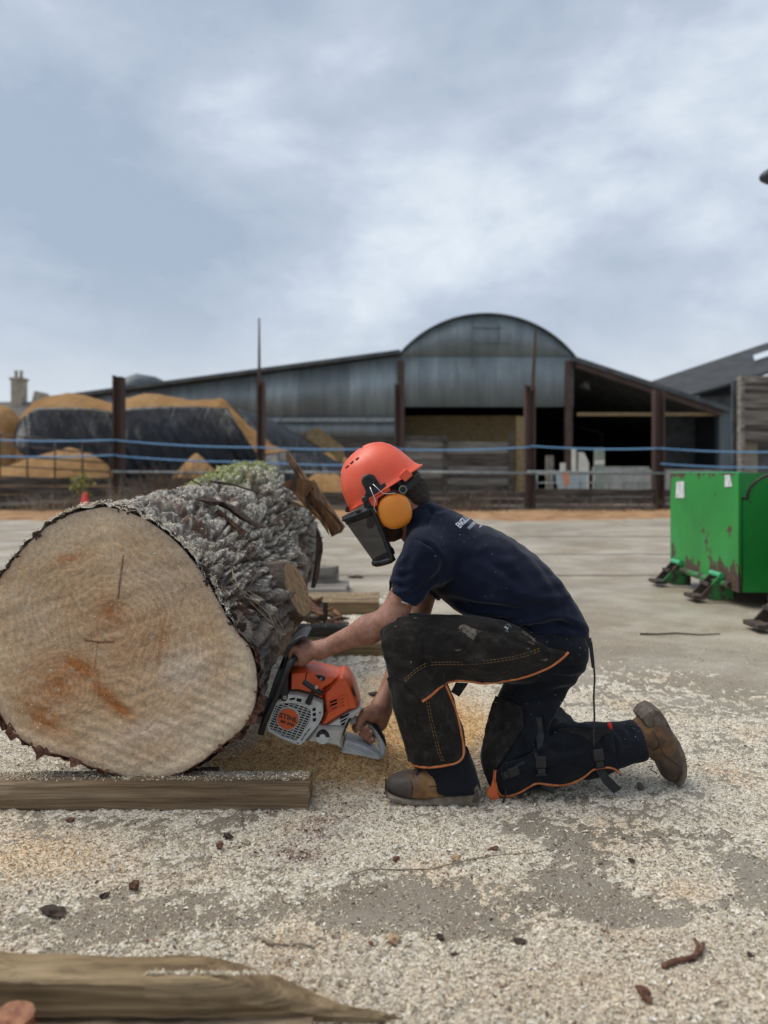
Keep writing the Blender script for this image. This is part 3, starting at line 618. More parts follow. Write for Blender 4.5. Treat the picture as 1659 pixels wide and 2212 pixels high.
def scrub(name, label, x0, x1, D, hgt, n, seed, mat, cat='bush', lean=.5):
    r = random.Random(seed); g = G()
    for i in range(n):
        x = pxz(r.triangular(x0, x1), 0, D)[0]; y = D + r.uniform(-.5, .3); q = Vector((x, y, 0)); d = Vector((r.uniform(-lean, lean), r.uniform(-lean, lean), 1)).normalized(); L = hgt*r.uniform(.4, 1.1); pts = [q.copy()]
        for k in range(5): d = (d + Vector((r.uniform(-.35, .35), r.uniform(-.35, .35), r.uniform(-.22, .12)))).normalized(); q = q + d*L/5; pts.append(q.copy())
        g.tube(pts, [.011, .010, .009, .007, .006, .004], 3, cap=False)
    o = g.out(name, mat); tag(o, label, cat); return o
M_bram = simple('dead bramble stem', (.10, .07, .05), (.2, .15, .11), 6, .9); M_dry = simple('dry pale stem', (.22, .18, .12), (.34, .29, .2), 6, .9); M_leaf = simple('yellow green weed leaf', (.2, .22, .04), (.33, .35, .08), 6, .7)
scrub('bramble', 'tangled brown brambles on the sleeper wall left of the mossy log end', 290, 470, DF-.5, 1.35, 420, 1, M_bram)
scrub('bramble', 'thin tangled stems along the wall foot behind the man helmet', 900, 1140, DF-.5, .75, 120, 2, M_bram)
scrub('weed_clump', 'dry pale stalks by the left post above the cone', 230, 300, DF-.6, 1.0, 60, 3, M_dry, 'weed')
scrub('weed_clump', 'dry stalks at the wall foot at the left edge', 0, 200, DF-.6, .6, 90, 4, M_dry, 'weed')
scrub('weed_clump', 'sparse dry stalks below the grey rail right of the tall post', 1160, 1440, DF-.5, .5, 90, 6, M_bram, 'weed')
t = thing('leafy_weed', 'single tall yellow-green leafy weed standing against the sleeper wall', 'weed', (pxz(193, 0, DF-.5)[0], DF-.5, 0)); g = G(); g2 = G(); r = random.Random(5)
for i in range(6):
    x = pxz(193, 0, DF)[0] + r.uniform(-.15, .15); g.tube([(x, DF-.5, 0), (x+r.uniform(-.15, .15), DF-.5, .6), (x+r.uniform(-.3, .3), DF-.5, 1.0)], .01, 4)
    for k in range(16):
        c = Vector((x+r.gauss(0, .14), DF-.5+r.gauss(0, .12), .82+r.gauss(0, .13))); a = Vector((r.uniform(-1, 1), r.uniform(-1, 1), r.uniform(-1, 1))).normalized()*.06; b = a.orthogonal().normalized()*.03; g2.add([c-a, c+b, c+a, c-b], [(0, 1, 2, 3)])
g.out('stem', M_dry, t); o = g2.out('foliage', M_leaf, t)

# ================================================================== green steel bins at right
M_green = MT('chipped green paint', .42, 0, .5)
_o = M_green.noise(5.5, 7, .72, M_green.vec((1, 1, .75))); _d = M_green.noise(30, 4)
_a = M_green.attr('Col', 'Fac')
_f = M_green.math('ADD', M_green.math('MULTIPLY', _o, 1.0), M_green.math('MULTIPLY', _a, .42)); _r = M_green.ramp(_f, [(.635, 0.), (.65, 1.)])
_g = M_green.ramp(M_green.noise(2.2, 4), [(.3, (.016, .22, .038)), (.7, (.026, .30, .055))]); _rc = M_green.ramp(_d, [(.3, (.045, .028, .02)), (.7, (.11, .06, .04))])
M_green.col(M_green.mix(_r, _g, _rc)); M_green.rough(M_green.ramp(_f, [(.635, .42), (.65, .85)])); M_green.bump(M_green.mix(_r, _d, 0.2), .002); M_green = M_green.m
M_gbr = simple('green painted bracket worn to rust', (.03, .22, .06), (.06, .04, .03), 9, .55, lo=.42, hi=.55)
M_grust = simple('rusty dark steel', (.04, .03, .024), (.10, .07, .055), 9, .8, bump=.002)
M_glight = simple('bright green tube', (.05, .38, .16), (.07, .42, .2), 9, .4)
M_paper = simple('torn white sticker', (.40, .43, .43), (.78, .79, .78), 22, .6)
def panel_grid(c0, ux, uz, nu, nv, thick, wear):        # a subdivided plate with a wear attribute near chosen edges
    c0, ux, uz = Vector(c0), Vector(ux), Vector(uz); n = ux.cross(uz).normalized()*thick; v = []; col = []; f = []
    for s_ in (0, 1):
        for i in range(nu+1):
            for j in range(nv+1): v.append(c0 + ux*i/nu + uz*j/nv + n*s_); col.append(wear(i/nu, j/nv))
    m = (nu+1)*(nv+1)
    for i in range(nu):
        for j in range(nv):
            a = i*(nv+1)+j; f.append((a, a+nv+1, a+nv+2, a+1)); f.append((a+m+1, a+m+nv+2, a+m+nv+1, a+m))
    for i in range(nu):
        a = i*(nv+1); f.append((a, a+m, a+m+nv+1, a+nv+1)); a = a+nv; f.append((a, a+nv+1, a+m+nv+1, a+m))
    for j in range(nv):
        a = j; f.append((a, a+1, a+1+m, a+m)); a = nu*(nv+1)+j; f.append((a, a+m, a+m+1, a+1))
    return v, f, col
def wear_side(u, v): return max(0, 1-v/.30)*(.86 if (.28 < u < .50 or u > .62) else .3) + max(0, (v-.93)/.07)*.45 + max(0, 1-u/.05)*(.6 if v > .75 else .05) + (.25 if (.52 < u < .66 and .2 < v < .5) else 0)
def green_bin(x, y0, y1, label, bx_=0, ycs=None):
    t = thing('green_steel_bin', label, 'steel bin', (x, y0, 0)); zb, zt = .125, 1.062; w = 1.5
    def pl(nm, c0, ux, uz, wear, nu=24, nv=20):
        v, f, c = panel_grid(c0, ux, uz, nu, nv, .02, wear); g = G(); g.add(v, f); o = g.out(nm, M_green, t); set_col(o.data, np.repeat(np.array(c)[:, None], 3, 1)); return o
    pl('side_panel', (x, y1, zb), (0, y0-y1, 0), (0, 0, zt-zb), wear_side, 40, 30)
    # near end plate with a curved scoop cut into its top left
    poly = [(x+.02, zb)] + [(x+.02, zt-.01), (x+.06, zt-.01)]
    poly = [Vector((x+.02, y0, zb)), Vector((x+.02, y0, .86))]
    for k in range(13): a = math.pi - math.pi/2*k/12; poly.append(Vector((x+.32 + .26*math.cos(a), y0, .86 + .2*math.sin(a))))
    poly += [Vector((x+w, y0, zt)), Vector((x+w, y0, zb))]
    g = G(); g.prism(poly, (0, .012, 0), (0, .032, 0)); o = g.out('end_plate', M_green, t); set_col(o.data, np.zeros((len(o.data.vertices), 3))+.05)
    g = G(); g.tube([p + Vector((0, .02, .0)) for p in poly[1:-1]], .014, 6); g.out('rim', M_grust, t)
    pl('far_plate', (x+w, y1-.02, zb), (-w, 0, 0), (0, 0, zt-zb), lambda u, v: .1); pl('floor_plate', (x+.03, y0+.04, zb+.01), (w-.05, 0, 0), (0, y1-y0-.08, 0), lambda u, v: .8, 4, 4)
    g = G(); g.box((x-.012, y0-.005, zt), (x+.03, y1, zt+.012)); g.out('top_lip', M_glight, t)
    g = G(); g.box((x+.35, y0+.2, .04), (x+.5, y1-.1, zb)); g.box((x+1.1, y0+.2, .04), (x+1.25, y1-.1, zb)); g.out('base_rail', M_grust, t)
    g = G(); g.tube([(x-.03, y0+.12, .16), (x-.03, y1-.06, .16)], .03, 10); g.out('tie_tube', M_gbr, t)
    for yc in (ycs or (y0+.33, y1-.22)):
        for s_ in (-.085, .085):
            g = G(); X_ = x+bx_; pr = [(X_+.05-bx_, .02), (X_-.09, .02), (X_-.22, .05), (X_-.05, .235), (X_+.02, .235), (X_+.05-bx_, .16)]
            g.prism([Vector((a, yc+s_, b)) for a, b in pr], (0, -.008, 0), (0, .008, 0)); g.out('bracket_plate', M_gbr if s_ < 0 else M_grust, t)
        g = G(); g.tube([(X_-.045, yc-.1, .225), (X_-.045, yc+.1, .225)], .024, 12); g.out('hinge_tube', M_glight, t, smooth=False, auto=40)
        g = G(); g.bar((X_-.225, yc-.1, .045), (X_-.225, yc+.1, .045), .10, .03); g.bar((X_-.14, yc-.08, .15), (X_-.14, yc+.08, .15), .025, .025); g.out('foot_plate', M_grust, t)
    return t
b1 = green_bin(2.80, 5.80, 7.18, 'chipped green steel bin with two hinge brackets and white stickers')
b2 = green_bin(2.84, 4.60, 5.42, 'green steel bracket and bin edge just inside the right border', -.10, (4.98,))
for i, (y, z, w, h) in enumerate(((6.93, .905, .20, .16), (5.96, 1.0, .13, .10))):
    g = G(); g.prism([Vector((2.775, y+w/2, z-h/2)), Vector((2.777, y-w/2, z-h/2*.9)), Vector((2.777, y-w/2*(.9 if i == 0 else .4), z+h/2)), Vector((2.777, y+w/2*.9, z+h/2*.95))], (0, 0, 0), (-.003, 0, 0)); o = g.out('sticker', M_paper, b1)
# lamp head poking in at upper right, on its pole
lamp = thing('yard_lamp', 'dark oval lamp head poking into the sky at the right edge', 'lamp', P(1720, 1020, 9).xy.to_3d() + Vector((0, 0, 0)))
g = G(); a, b = P(1641, 384, 9), P(1720, 374, 9); g.tube([a, a.lerp(b, .05), a.lerp(b, .14), a.lerp(b, .4), a.lerp(b, .8), b], [.02, .055, .085, .14, .17, .12], 16, flat=.85); M_lampm = simple('dark grey lamp casing', (.035, .04, .055), (.05, .055, .07), 5, .5); g.out('lamp_head', M_lampm, lamp, smooth=True)
g = G(); g.tube([(b.x, 9, b.z), (b.x+.5, 9, b.z-.1), (b.x+.7, 9, b.z-.5), (b.x+.7, 9, 0)], .05, 10); g.out('pole', M_lampm, lamp, smooth=True)
# ================================================================== sawdust on the yard
def blobs(X, Y, lst):
    r = 0
    for px, py, rx, ry, k in lst:        # picture position on the ground, radii in metres
        D = EYE*F/(py-HY); x = (px-CX)/F*D; r = r + k*np.exp(-((X-x)/rx)**2 - ((Y-D)/ry)**2)
    return r
BARE = [(870, 1950, .16, .09, -1.0), (800, 1985, .12, .05, -.6), (1230, 1830, .09, .12, -.7), (1330, 1960, .14, .07, -.9), (1240, 1900, .1, .06, -.5), (1040, 2010, .12, .04, -.5), (380, 1990, .3, .08, -.38), (130, 1990, .2, .08, -.15),
        (1640, 1900, .09, .2, -.7), (1150, 1790, .1, .05, -.3), (900, 2080, .1, .03, -.35), (1390, 1985, .12, .05, -.5), (1500, 1500, .6, .5, -.18), (1400, 1360, 1.2, .8, -1.0), (1000, 1170, 6, 3, -1.5), (1550, 1430, .35, .3, -.2), (300, 1780, .4, .05, -.2)]
FULL = [(1450, 1900, .14, .08, .6), (1300, 2120, .6, .12, .8), (1000, 1850, .4, .1, .45), (700, 1560, .5, .3, .5), (880, 1300, .35, .9, .5), (1500, 2040, .3, .1, .5), (1150, 1650, .5, .2, .3), (650, 1780, .1, .05, .35), (60, 1880, .2, .12, .4), (1250, 1570, .5, .3, .2)]
def cover(X, Y):
    p = np.stack([X, Y, X*0], -1); return .55 + .42*fbm(p*2.3, 4) + .5*fbm(p*9, 4) + .75*fbm(p*34, 3) + blobs(X, Y, BARE) + blobs(X, Y, FULL) - .9*sstep(4.0, 5.6, Y) * sstep(-.2, .6, X) - .75*sstep(5.0, 7.5, Y) - 1.2*sstep(1.6, 2.6, np.abs(X)+.0)*sstep(2.6, 3.6, Y)
GOLD = [(690, 1655, .34, .11, 2.2), (800, 1600, .22, .16, 1.2), (330, 1640, .3, .06, .4), (900, 1545, .34, .30, 1.0), (760, 1640, .26, .16, 2.2), (990, 1600, .18, .22, .8), (640, 1590, .2, .2, .7), (870, 1690, .15, .07, .4), (60, 1860, .25, .12, .5), (1480, 1930, .1, .05, .35), (1300, 2150, .4, .1, .3), (880, 1480, .3, .3, .4)]
MOUND = [(755, 1655, .22, .11, .12), (640, 1600, .2, .2, .05), (900, 1560, .3, .28, .035), (1010, 1620, .15, .2, .015)]
BROWN = [(690, 1795, .10, .07, 1.3), (640, 1855, .10, .05, 1.1), (750, 1745, .09, .05, .8), (1290, 1850, .1, .1, .25)]
def gheight(X, Y):
    p = np.stack([X, Y, X*0], -1); c = cover(X, Y)
    return np.clip(c - .42, -.3, .8)*.016 + .006*fbm(p*24, 3) + .0035*pn(p*70) + blobs(X, Y, MOUND) + .05*np.clip(blobs(X, Y, [(720, 1790, .12, .05, 1), (650, 1850, .08, .04, .6)]), 0, 1)*.4
def dust_mat(name, cell):
    m = MT(name, .95, 0, .15); rnd = m.voro(cell, 'Color', m.vec((1, 1.25, 1))); sep = m.n.new('ShaderNodeSeparateColor'); m.l.new(rnd, sep.inputs[0])
    pale = m.ramp(sep.outputs[0], [(0, (.13, .10, .075)), (.10, (.34, .28, .20)), (.35, (.58, .515, .41)), (.75, (.76, .70, .58)), (1, (.86, .82, .72))])
    gold = m.ramp(sep.outputs[0], [(0, (.36, .17, .055)), (.25, (.55, .31, .12)), (.65, (.72, .47, .22)), (1, (.84, .62, .36))])
    brn = m.ramp(sep.outputs[1], [(0, (.05, .02, .015)), (.5, (.16, .075, .05)), (.75, (.42, .33, .25)), (1, (.62, .55, .45))])
    a = m.attr('Col'); s2 = m.n.new('ShaderNodeSeparateColor'); m.l.new(a, s2.inputs[0])
    c = m.mix(s2.outputs[0], pale, gold); c = m.mix(s2.outputs[1], c, brn)
    c = m.mix(.5, c, m.ramp(m.noise(5, 4), [(.3, (.74, .72, .69)), (.7, (1, 1, 1))]), 'MULTIPLY'); m.col(c)
    m.bump(m.mix(.5, sep.outputs[2], m.voro(cell*.6, 'Distance')), .004, .8); return m.m
M_dust = dust_mat('sawdust chips', 170)
def grid_surface(xs, ys, hf):
    X, Y = np.meshgrid(xs, ys, indexing='ij'); Z = hf(X, Y); ny = len(ys); i = np.arange((len(xs)-1)*(ny-1)); a = i // (ny-1)*ny + i % (ny-1)
    return X, Y, Z, np.stack([a, a+ny, a+ny+1, a+1], 1)
ys = np.concatenate([np.arange(1.15, 3.4, .0095), np.arange(3.4, 8.2, .03)]); xs = np.concatenate([np.arange(-4.2, -1.6, .05), np.arange(-1.6, 1.75, .0095), np.arange(1.75, 4.6, .05)])
X, Y, Z, f = grid_surface(xs, ys, gheight)
keep = (Z.ravel()[f] > -.006).any(1); me = np_mesh('sawdust', np.stack([X, Y, Z], -1).reshape(-1, 3), f[keep])
set_col(me, np.stack([np.clip(blobs(X, Y, GOLD) + .35*sstep(-.05, .5, fbm(np.stack([X, Y, X*0+4], -1)*3, 3)), 0, 1).ravel(), np.clip(blobs(X, Y, BROWN)*(.6+.9*fbm(np.stack([X, Y, X*0], -1)*18, 3)), 0, 1).ravel(), X.ravel()*0], 1))
o = link('sawdust', me, M_dust, smooth=True); tag(o, 'pale sawdust and chips drifted over the concrete yard, golden under the saw', 'sawdust', kind='stuff')
# loose chips: small bent flakes lying over the sheet of dust and thinly over bare concrete
def flakes(n, sampler, size, tilt, cols, name, mat, label=None, parent=None, curl=.25, rng=RNG):
    pos, nor = sampler(n); n = len(pos); L = rng.uniform(size[0], size[1], n)*(.6+.8*rng.random(n)**3); W = L*rng.uniform(.16, .55, n)
    u = rng.normal(size=(n, 3)); u -= (u*nor).sum(1)[:, None]*nor; u /= np.linalg.norm(u, axis=1)[:, None]
    t = nor + tilt*rng.normal(size=(n, 3)); t /= np.linalg.norm(t, axis=1)[:, None]; u -= (u*t).sum(1)[:, None]*t; u /= np.linalg.norm(u, axis=1)[:, None]; w = np.cross(t, u)
    L, W = L[:, None]/2, W[:, None]/2; c = pos + nor*L*.35; sk = rng.uniform(-.4, .4, (n, 1)); cu = t*L*curl*rng.uniform(-1, 1, (n, 1))
    v = np.stack([c-u*L-w*W+cu, c+u*L*(1+sk)-w*W*.7-cu, c+u*L+w*W+cu, c-u*L*(1-sk)+w*W*.8-cu], 1).reshape(-1, 3)
    f = np.arange(4*n).reshape(-1, 4); me = np_mesh(name, v, f); k = rng.integers(0, len(cols), n); cc = np.array(cols)[k]*rng.uniform(.82, 1.08, (n, 1)); set_col(me, np.repeat(cc, 4, 0))
    o = link(name, me, mat, parent); o['kind'] = 'stuff'
    if label: o['label'] = label; o['category'] = 'wood chips'
    return o
M_flake = MT('loose wood chip', .8, 0, .25); M_flake.col(M_flake.attr('Col')); M_flake = M_flake.m
PALE = [(.80, .71, .55), (.72, .62, .46), (.84, .78, .66), (.60, .49, .35), (.76, .66, .48), (.46, .37, .27), (.64, .55, .42), (.82, .71, .50), (.34, .27, .20), (.74, .66, .53)]
GOLDC = [(.74, .50, .24), (.80, .60, .34), (.62, .38, .17), (.78, .66, .44), (.70, .42, .18), (.86, .72, .5)]
def ground_sampler(weight, y0=1.2, y1=6.5, pw=1.6):
    def s_(n):
        m = int(n*2.2); u = RNG.random(m); Yc = (y0**(1-pw) + u*(y1**(1-pw) - y0**(1-pw)))**(1/(1-pw)); Xc = RNG.uniform(-.70, .70, m)*Yc
        w = weight(Xc, Yc); k = RNG.random(m) < w; Xc, Yc = Xc[k][:n], Yc[k][:n]; Zc = np.maximum(gheight(Xc, Yc), 0) + .0006
        return np.stack([Xc, Yc, Zc], 1), np.tile(np.array([0, 0, 1.]), (len(Xc), 1))
    return s_
gold_w = lambda X, Y: np.clip(blobs(X, Y, GOLD), 0, 1)
flakes(300000, ground_sampler(lambda X, Y: np.clip(.26 + (cover(X, Y)-.2)*.8, .14, .85)*(1-.97*gold_w(X, Y))*(1-.6*np.clip(blobs(X, Y, BROWN), 0, 1))), (.003, .0080), .6, PALE, 'scattered_chips', M_flake, 'pale loose wood chips scattered thickly over the yard')
flakes(5500, ground_sampler(lambda X, Y: np.clip(cover(X, Y)+.25, .2, 1), 1.2, 3.2), (.008, .013), .35, PALE[:2] + [(.86, .82, .72)], 'larger_chips', M_flake, 'larger whitish wood chips lying among the fine ones')
flakes(60000, ground_sampler(lambda X, Y: gold_w(X, Y)*.95, 1.9, 4.2), (.004, .0085), .6, GOLDC, 'golden_chips', M_flake, 'fresh golden wood chips heaped beneath the chainsaw')
flakes(30000, ground_sampler(lambda X, Y: np.clip(.15 + 1.2*blobs(X, Y, BROWN), 0, 1), 1.2, 4.5), (.004, .010), .5, [(.09, .04, .03), (.16, .065, .05), (.04, .03, .028), (.22, .10, .07)], 'bark_crumbs', M_flake, 'tiny dark bark crumbs mixed into the sawdust')
# ------------------------------------------------------------------ bits of bark, twigs and stones lying about
M_bark1 = simple('dark bark chunk', (.022, .016, .014), (.09, .055, .04), 60, .9, bump=.002, bscale=150)
M_bark2 = simple('reddish bark chunk', (.07, .028, .018), (.19, .09, .055), 60, .9, bump=.002, bscale=150)
M_knot = simple('tan wood fragment', (.28, .17, .09), (.52, .38, .24), 40, .8, bump=.001, bscale=150)
M_stem = simple('thin grey root', (.14, .11, .08), (.28, .23, .17), 40, .85)
def gpos(px, py): D = EYE*F/(py-HY); return Vector(((px-CX)/F*D, D, 0))
def chunk(name, px, py, lx, lz, ly, mat, label, cat, seed, ang=0):
    lx *= .74; ly *= .74; lz *= .74; c = gpos(px, py); c.z = max(0, float(gheight(np.array([c.x]), np.array([c.y]))[0])); s = c.y/F; r = random.Random(seed); bm = bmesh.new()
    bmesh.ops.create_icosphere(bm, subdivisions=2, radius=1); off = Vector((seed*3.1, seed*1.7, 0))
    for v in bm.verts:
        q = v.co.copy(); k = 1 + .75*mnoise.noise(q*1.3+off) + .6*mnoise.noise(q*3.3+off); q *= k; v.co = Vector((q.x*lx*s/2, q.y*ly*s/2, q.z*lz*s/2*.8))
    bmesh.ops.rotate(bm, verts=bm.verts, matrix=Matrix.Rotation(math.radians(ang), 3, 'Z')); zm = min(v.co.z for v in bm.verts)
    for v in bm.verts: v.co.z -= zm + .0015
    me = bpy.data.meshes.new(name); bm.to_mesh(me); bm.free(); o = link(name, me, mat, loc=c, smooth=False); tag(o, label, cat); return o
BITS = [('bark_chunk', 118, 1975, 66, 26, 50, M_bark1, 'long dark bark slab with pale chips on top at lower left'),
 ('bark_chunk', 226, 1940, 24, 18, 24, M_bark1, 'square black bark bit right of the long dark slab'),
 ('bark_chunk', 290, 1922, 28, 34, 24, M_bark2, 'upright reddish bark scrap right of the square black bit'),
 ('bark_chunk', 474, 1838, 22, 22, 26, M_bark2, 'reddish curled bark scrap right of centre-left, below the beam'),
 ('bark_chunk', 493, 1815, 26, 16, 22, M_bark1, 'black bark lump just above the reddish curled scrap'),
 ('bark_chunk', 152, 1777, 22, 13, 20, M_bark2, 'small red-brown bark bit below the beam at left'),
 ('bark_chunk', 856, 1862, 22, 18, 22, M_bark2, 'dark red bark lump in front of the forward boot'),
 ('stone', 1384, 1708, 26, 24, 28, simple('rough grey brown stone', (.10, .07, .055), (.2, .155, .13), 40, .9, bump=.002, bscale=120), 'grey-brown stone lying right of the dangling knee strap'),
 ('bark_chunk', 1066, 1841, 34, 10, 18, M_bark2, 'thin reddish bark flake lying right of the tan fragment'),
 ('wood_fragment', 985, 1868, 30, 22, 24, M_knot, 'pale tan torn wood fragment between two dark bark bits'),
 ('wood_fragment', 850, 2042, 34, 30, 40, M_knot, 'pinkish tan wood fragment above the splintered timber end'),
 ('bark_chunk', 950, 2028, 22, 20, 24, M_bark1, 'dark bark lump right of the pinkish fragment'),
 ('bark_chunk', 1122, 2045, 36, 16, 26, M_bark1, 'pair-like dark curled bark strip near the bottom centre'),
 ('bark_chunk', 985, 2070, 34, 10, 20, M_bark1, 'flat black bark sliver below the dark lump'),
 ('bark_chunk', 1302, 2020, 36, 14, 22, M_bark2, 'brown bark piece at the edge of the bare concrete patch'),
 ('bark_chunk', 1365, 1865, 20, 12, 18, M_bark1, 'small dark bark bit right of the thin curved stem'),
 ('bark_chunk', 1390, 2166, 34, 42, 50, M_bark2, 'knobbly reddish bark lump near the bottom right'),
 ('bark_chunk', 833, 1717, 14, 12, 14, M_bark2, 'tiny dark bark bit left of the forward boot toe'),
 ('bark_chunk', 800, 2045, 22, 14, 20, M_bark2, 'dark bark scrap left of the pinkish fragment'),
 ('bark_chunk', 330, 1730, 14, 22, 12, M_bark2, 'frayed bark tuft below the beam under the log'),
 ('bark_chunk', 770, 1248, 40, 8, 30, M_bark1, 'dark bark flake on the pale dust far behind the arms'),
 ('bark_chunk', 812, 1505, 44, 10, 30, M_bark1, 'dark bark crumbs on the dust behind the saw'),
 ('bark_chunk', 1620, 2080, 20, 14, 20, M_bark1, 'dark bark bit near the lower right border')]
for i, (nm, px, py, lx, lz, ly, mt_, lb) in enumerate(BITS):
    chunk(nm, px, py, lx, lz, ly, mt_, lb, {'bark_chunk': 'bark', 'wood_fragment': 'wood piece', 'stone': 'stone'}[nm], i+1, (i*37) % 60 - 30)
def stem(name, pts, r, mat, label, cat='twig', lift=.004):
    q = []; 
    for i, (px, py) in enumerate(pts):
        c = gpos(px, py); c.z = max(0, float(gheight(np.array([c.x]), np.array([c.y]))[0])) + r + lift*abs(math.sin(i*1.3)); q.append(c)
    g = G(); g.tube(q, [r*(1-.5*i/len(q)) for i in range(len(q))], 6); o = g.out(name, mat, smooth=True); tag(o, label, cat)
stem('twig', [(752, 1896), (800, 1888), (860, 1882), (930, 1884), (985, 1875), (1040, 1860), (1090, 1855), (1150, 1848), (1200, 1835), (1222, 1812), (1215, 1790)], .0022, M_stem, 'long thin curved grey stem across the dust below the boot')
stem('twig', [(566, 2030), (580, 2044), (610, 2052), (650, 2050), (680, 2058)], .004, M_stem, 'short bent root just above the split timber')
stem('twig', [(1170, 1700), (1180, 1682), (1200, 1668), (1235, 1662), (1265, 1672)], .003, M_bark1, 'dark curved twig under the strapped shin')
stem('twig', [(1432, 2105), (1455, 2098), (1490, 2090), (1512, 2078), (1520, 2062)], .007, M_bark2, 'forked brown twig near the lower right')
stem('twig', [(1500, 2090), (1508, 2062), (1500, 2048)], .005, M_bark2, 'short upright offshoot twig at the lower right')
stem('wire_strand', [(1382, 1371), (1420, 1373), (1460, 1370), (1510, 1374), (1555, 1372)], .006, M_bark1, 'kinked dark twiggy strand on the bare concrete by the bin', 'strand')
# ================================================================== the log
LX0, LZ0 = pxz(275, 1392, 2.4)
FACE = [(190,1103),(230,1096),(268,1104),(310,1120),(345,1142),(378,1168),(410,1203),(440,1243),(466,1288),(490,1332),(515,1368),(538,1393),(551,1430),(556,1470),(552,1515),(540,1548),(518,1578),(487,1602),(455,1628),(420,1652),(385,1668),(345,1680),(300,1678),(250,1668),(200,1653),(160,1635),(120,1625),(78,1612),(42,1590),(16,1560),(0,1528),(-12,1490),(-20,1440),(-28,1380),(-24,1310),(-6,1262),(22,1225),(48,1192),(80,1160),(118,1130),(155,1112)]
fa = np.array([pxz(x, y, 2.4) for x, y in FACE]) - np.array([LX0, LZ0]); th = np.arctan2(fa[:, 1], fa[:, 0]); rr = np.hypot(fa[:, 0], fa[:, 1]); order = np.argsort(th); th, rr = th[order], rr[order]
def face_r(t): return np.interp((t+np.pi) % (2*np.pi)-np.pi, np.concatenate([th-2*np.pi, th, th+2*np.pi]), np.concatenate([rr, rr, rr]))
def wrapd(a, b): return (a-b+np.pi) % (2*np.pi) - np.pi
NT, NY, LEN = 640, 330, 2.35
T = np.linspace(-np.pi, np.pi, NT, endpoint=False); S = np.concatenate([np.linspace(0, .06, 12), .06 + (LEN-.06)*np.linspace(0, 1, NY-12)[1:]**1.08]); NY = len(S)
TT, SS = np.meshgrid(T, S, indexing='ij')
cxl = LX0 + .055*SS/LEN; czl = LZ0 + .165*SS/LEN
base = face_r(TT)*(1-SS/LEN*.5) + (.40+.03*np.cos(TT-.4))*(SS/LEN*.5) - .045*SS/LEN
top_bump = np.exp(-(wrapd(TT, math.radians(98))/.55)**2)*sstep(1.0, 1.75, SS)*.075 + np.exp(-(wrapd(TT, math.radians(60))/.35)**2)*sstep(1.1, 1.8, SS)*.01
stubb = np.exp(-(wrapd(TT, math.radians(-2))/.26)**2 - ((SS-.82)/.22)**2)*.055
dip = -np.exp(-(wrapd(TT, math.radians(35))/.3)**2 - ((SS-.95)/.3)**2)*.02
R0 = base + top_bump + stubb + dip + .010
cyl = np.stack([np.cos(TT)*.47, SS, np.sin(TT)*.47], -1)
cyl_w = cyl + np.stack([fbm(cyl*3, 2)*.05, TT*0, fbm(cyl*3+7, 2)*.05], -1); plates = fbm(cyl*np.array([13, 4.2, 13])+5, 3); fine_ = fbm(cyl*np.array([46, 20, 46]), 3); rg = 1 - np.abs(pn(cyl_w*np.array([17, 3.2, 17])))*2; rg2 = 1-np.abs(pn(cyl_w*np.array([36, 9, 36])+9))*2
big = fbm(cyl*2.6, 2)
edge = sstep(0, .05, SS)
relief = (.020*plates - .040*np.clip(rg, 0, 1)**3 - .014*np.clip(rg2, 0, 1)**3 + .006*fine_ + .022*big)*(.25+.75*edge)
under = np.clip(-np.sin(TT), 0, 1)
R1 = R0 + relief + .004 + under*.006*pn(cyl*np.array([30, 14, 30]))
R1 = np.where(SS < .012, R1 + .006*pn(np.stack([TT*9, SS*0, TT*0], -1)), R1)
yoff = np.where(SS < 1e-6, -.012 + .022*fbm(np.stack([TT*14, TT*0+2, TT*0], -1), 3), 0)
LVX = cxl + np.cos(TT)*R1; LVZ = np.maximum(czl + np.sin(TT)*R1, .062); LVY = 2.4 + SS + yoff
lv = np.stack([LVX, LVY, LVZ], -1).reshape(-1, 3)
a = (np.arange(NT)[:, None]*NY + np.arange(NY-1)[None, :]).ravel(); b = (((np.arange(NT)+1) % NT)[:, None]*NY + np.arange(NY-1)[None, :]).ravel()
lf = np.stack([a, a+1, b+1, b], 1)
logt = thing('felled_log', 'huge sawn tree trunk lying on timbers, its pale cut end facing the camera', 'log', (LX0, 2.4, .06))
me = np_mesh('bark', lv, lf)
nrm = np.zeros((len(me.vertices), 3), dtype=np.float32); me.vertices.foreach_get('normal', nrm.ravel()); upn = nrm[:, 2].reshape(NT, NY)
if (nrm.reshape(NT, NY, 3)*np.stack([np.cos(TT), TT*0, np.sin(TT)], -1)).sum() < 0: me.flip_normals(); upn = -upn
patch = fbm(cyl*4.5+3, 4); grit = fbm(cyl*38+1, 2)
upf = sstep(.0, .75, np.sin(TT)*.8 + .35*upn); dustm = np.clip(sstep(-.02, .25, patch*.9 + grit*.8 + upf*.5 - .38)*sstep(-.35, .3, np.sin(TT)), 0, 1)
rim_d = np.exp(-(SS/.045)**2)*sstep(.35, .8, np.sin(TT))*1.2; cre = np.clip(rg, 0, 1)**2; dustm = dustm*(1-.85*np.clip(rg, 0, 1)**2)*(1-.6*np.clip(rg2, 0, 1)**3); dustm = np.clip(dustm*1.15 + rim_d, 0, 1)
tone = .5 + .5*fbm(cyl*7+8, 3)
c_pl = np.array([.22, .195, .165])[None, None]*(.55+.9*tone[..., None]); c_red = np.array([.13, .062, .038]); c_dk = np.array([.045, .033, .027])
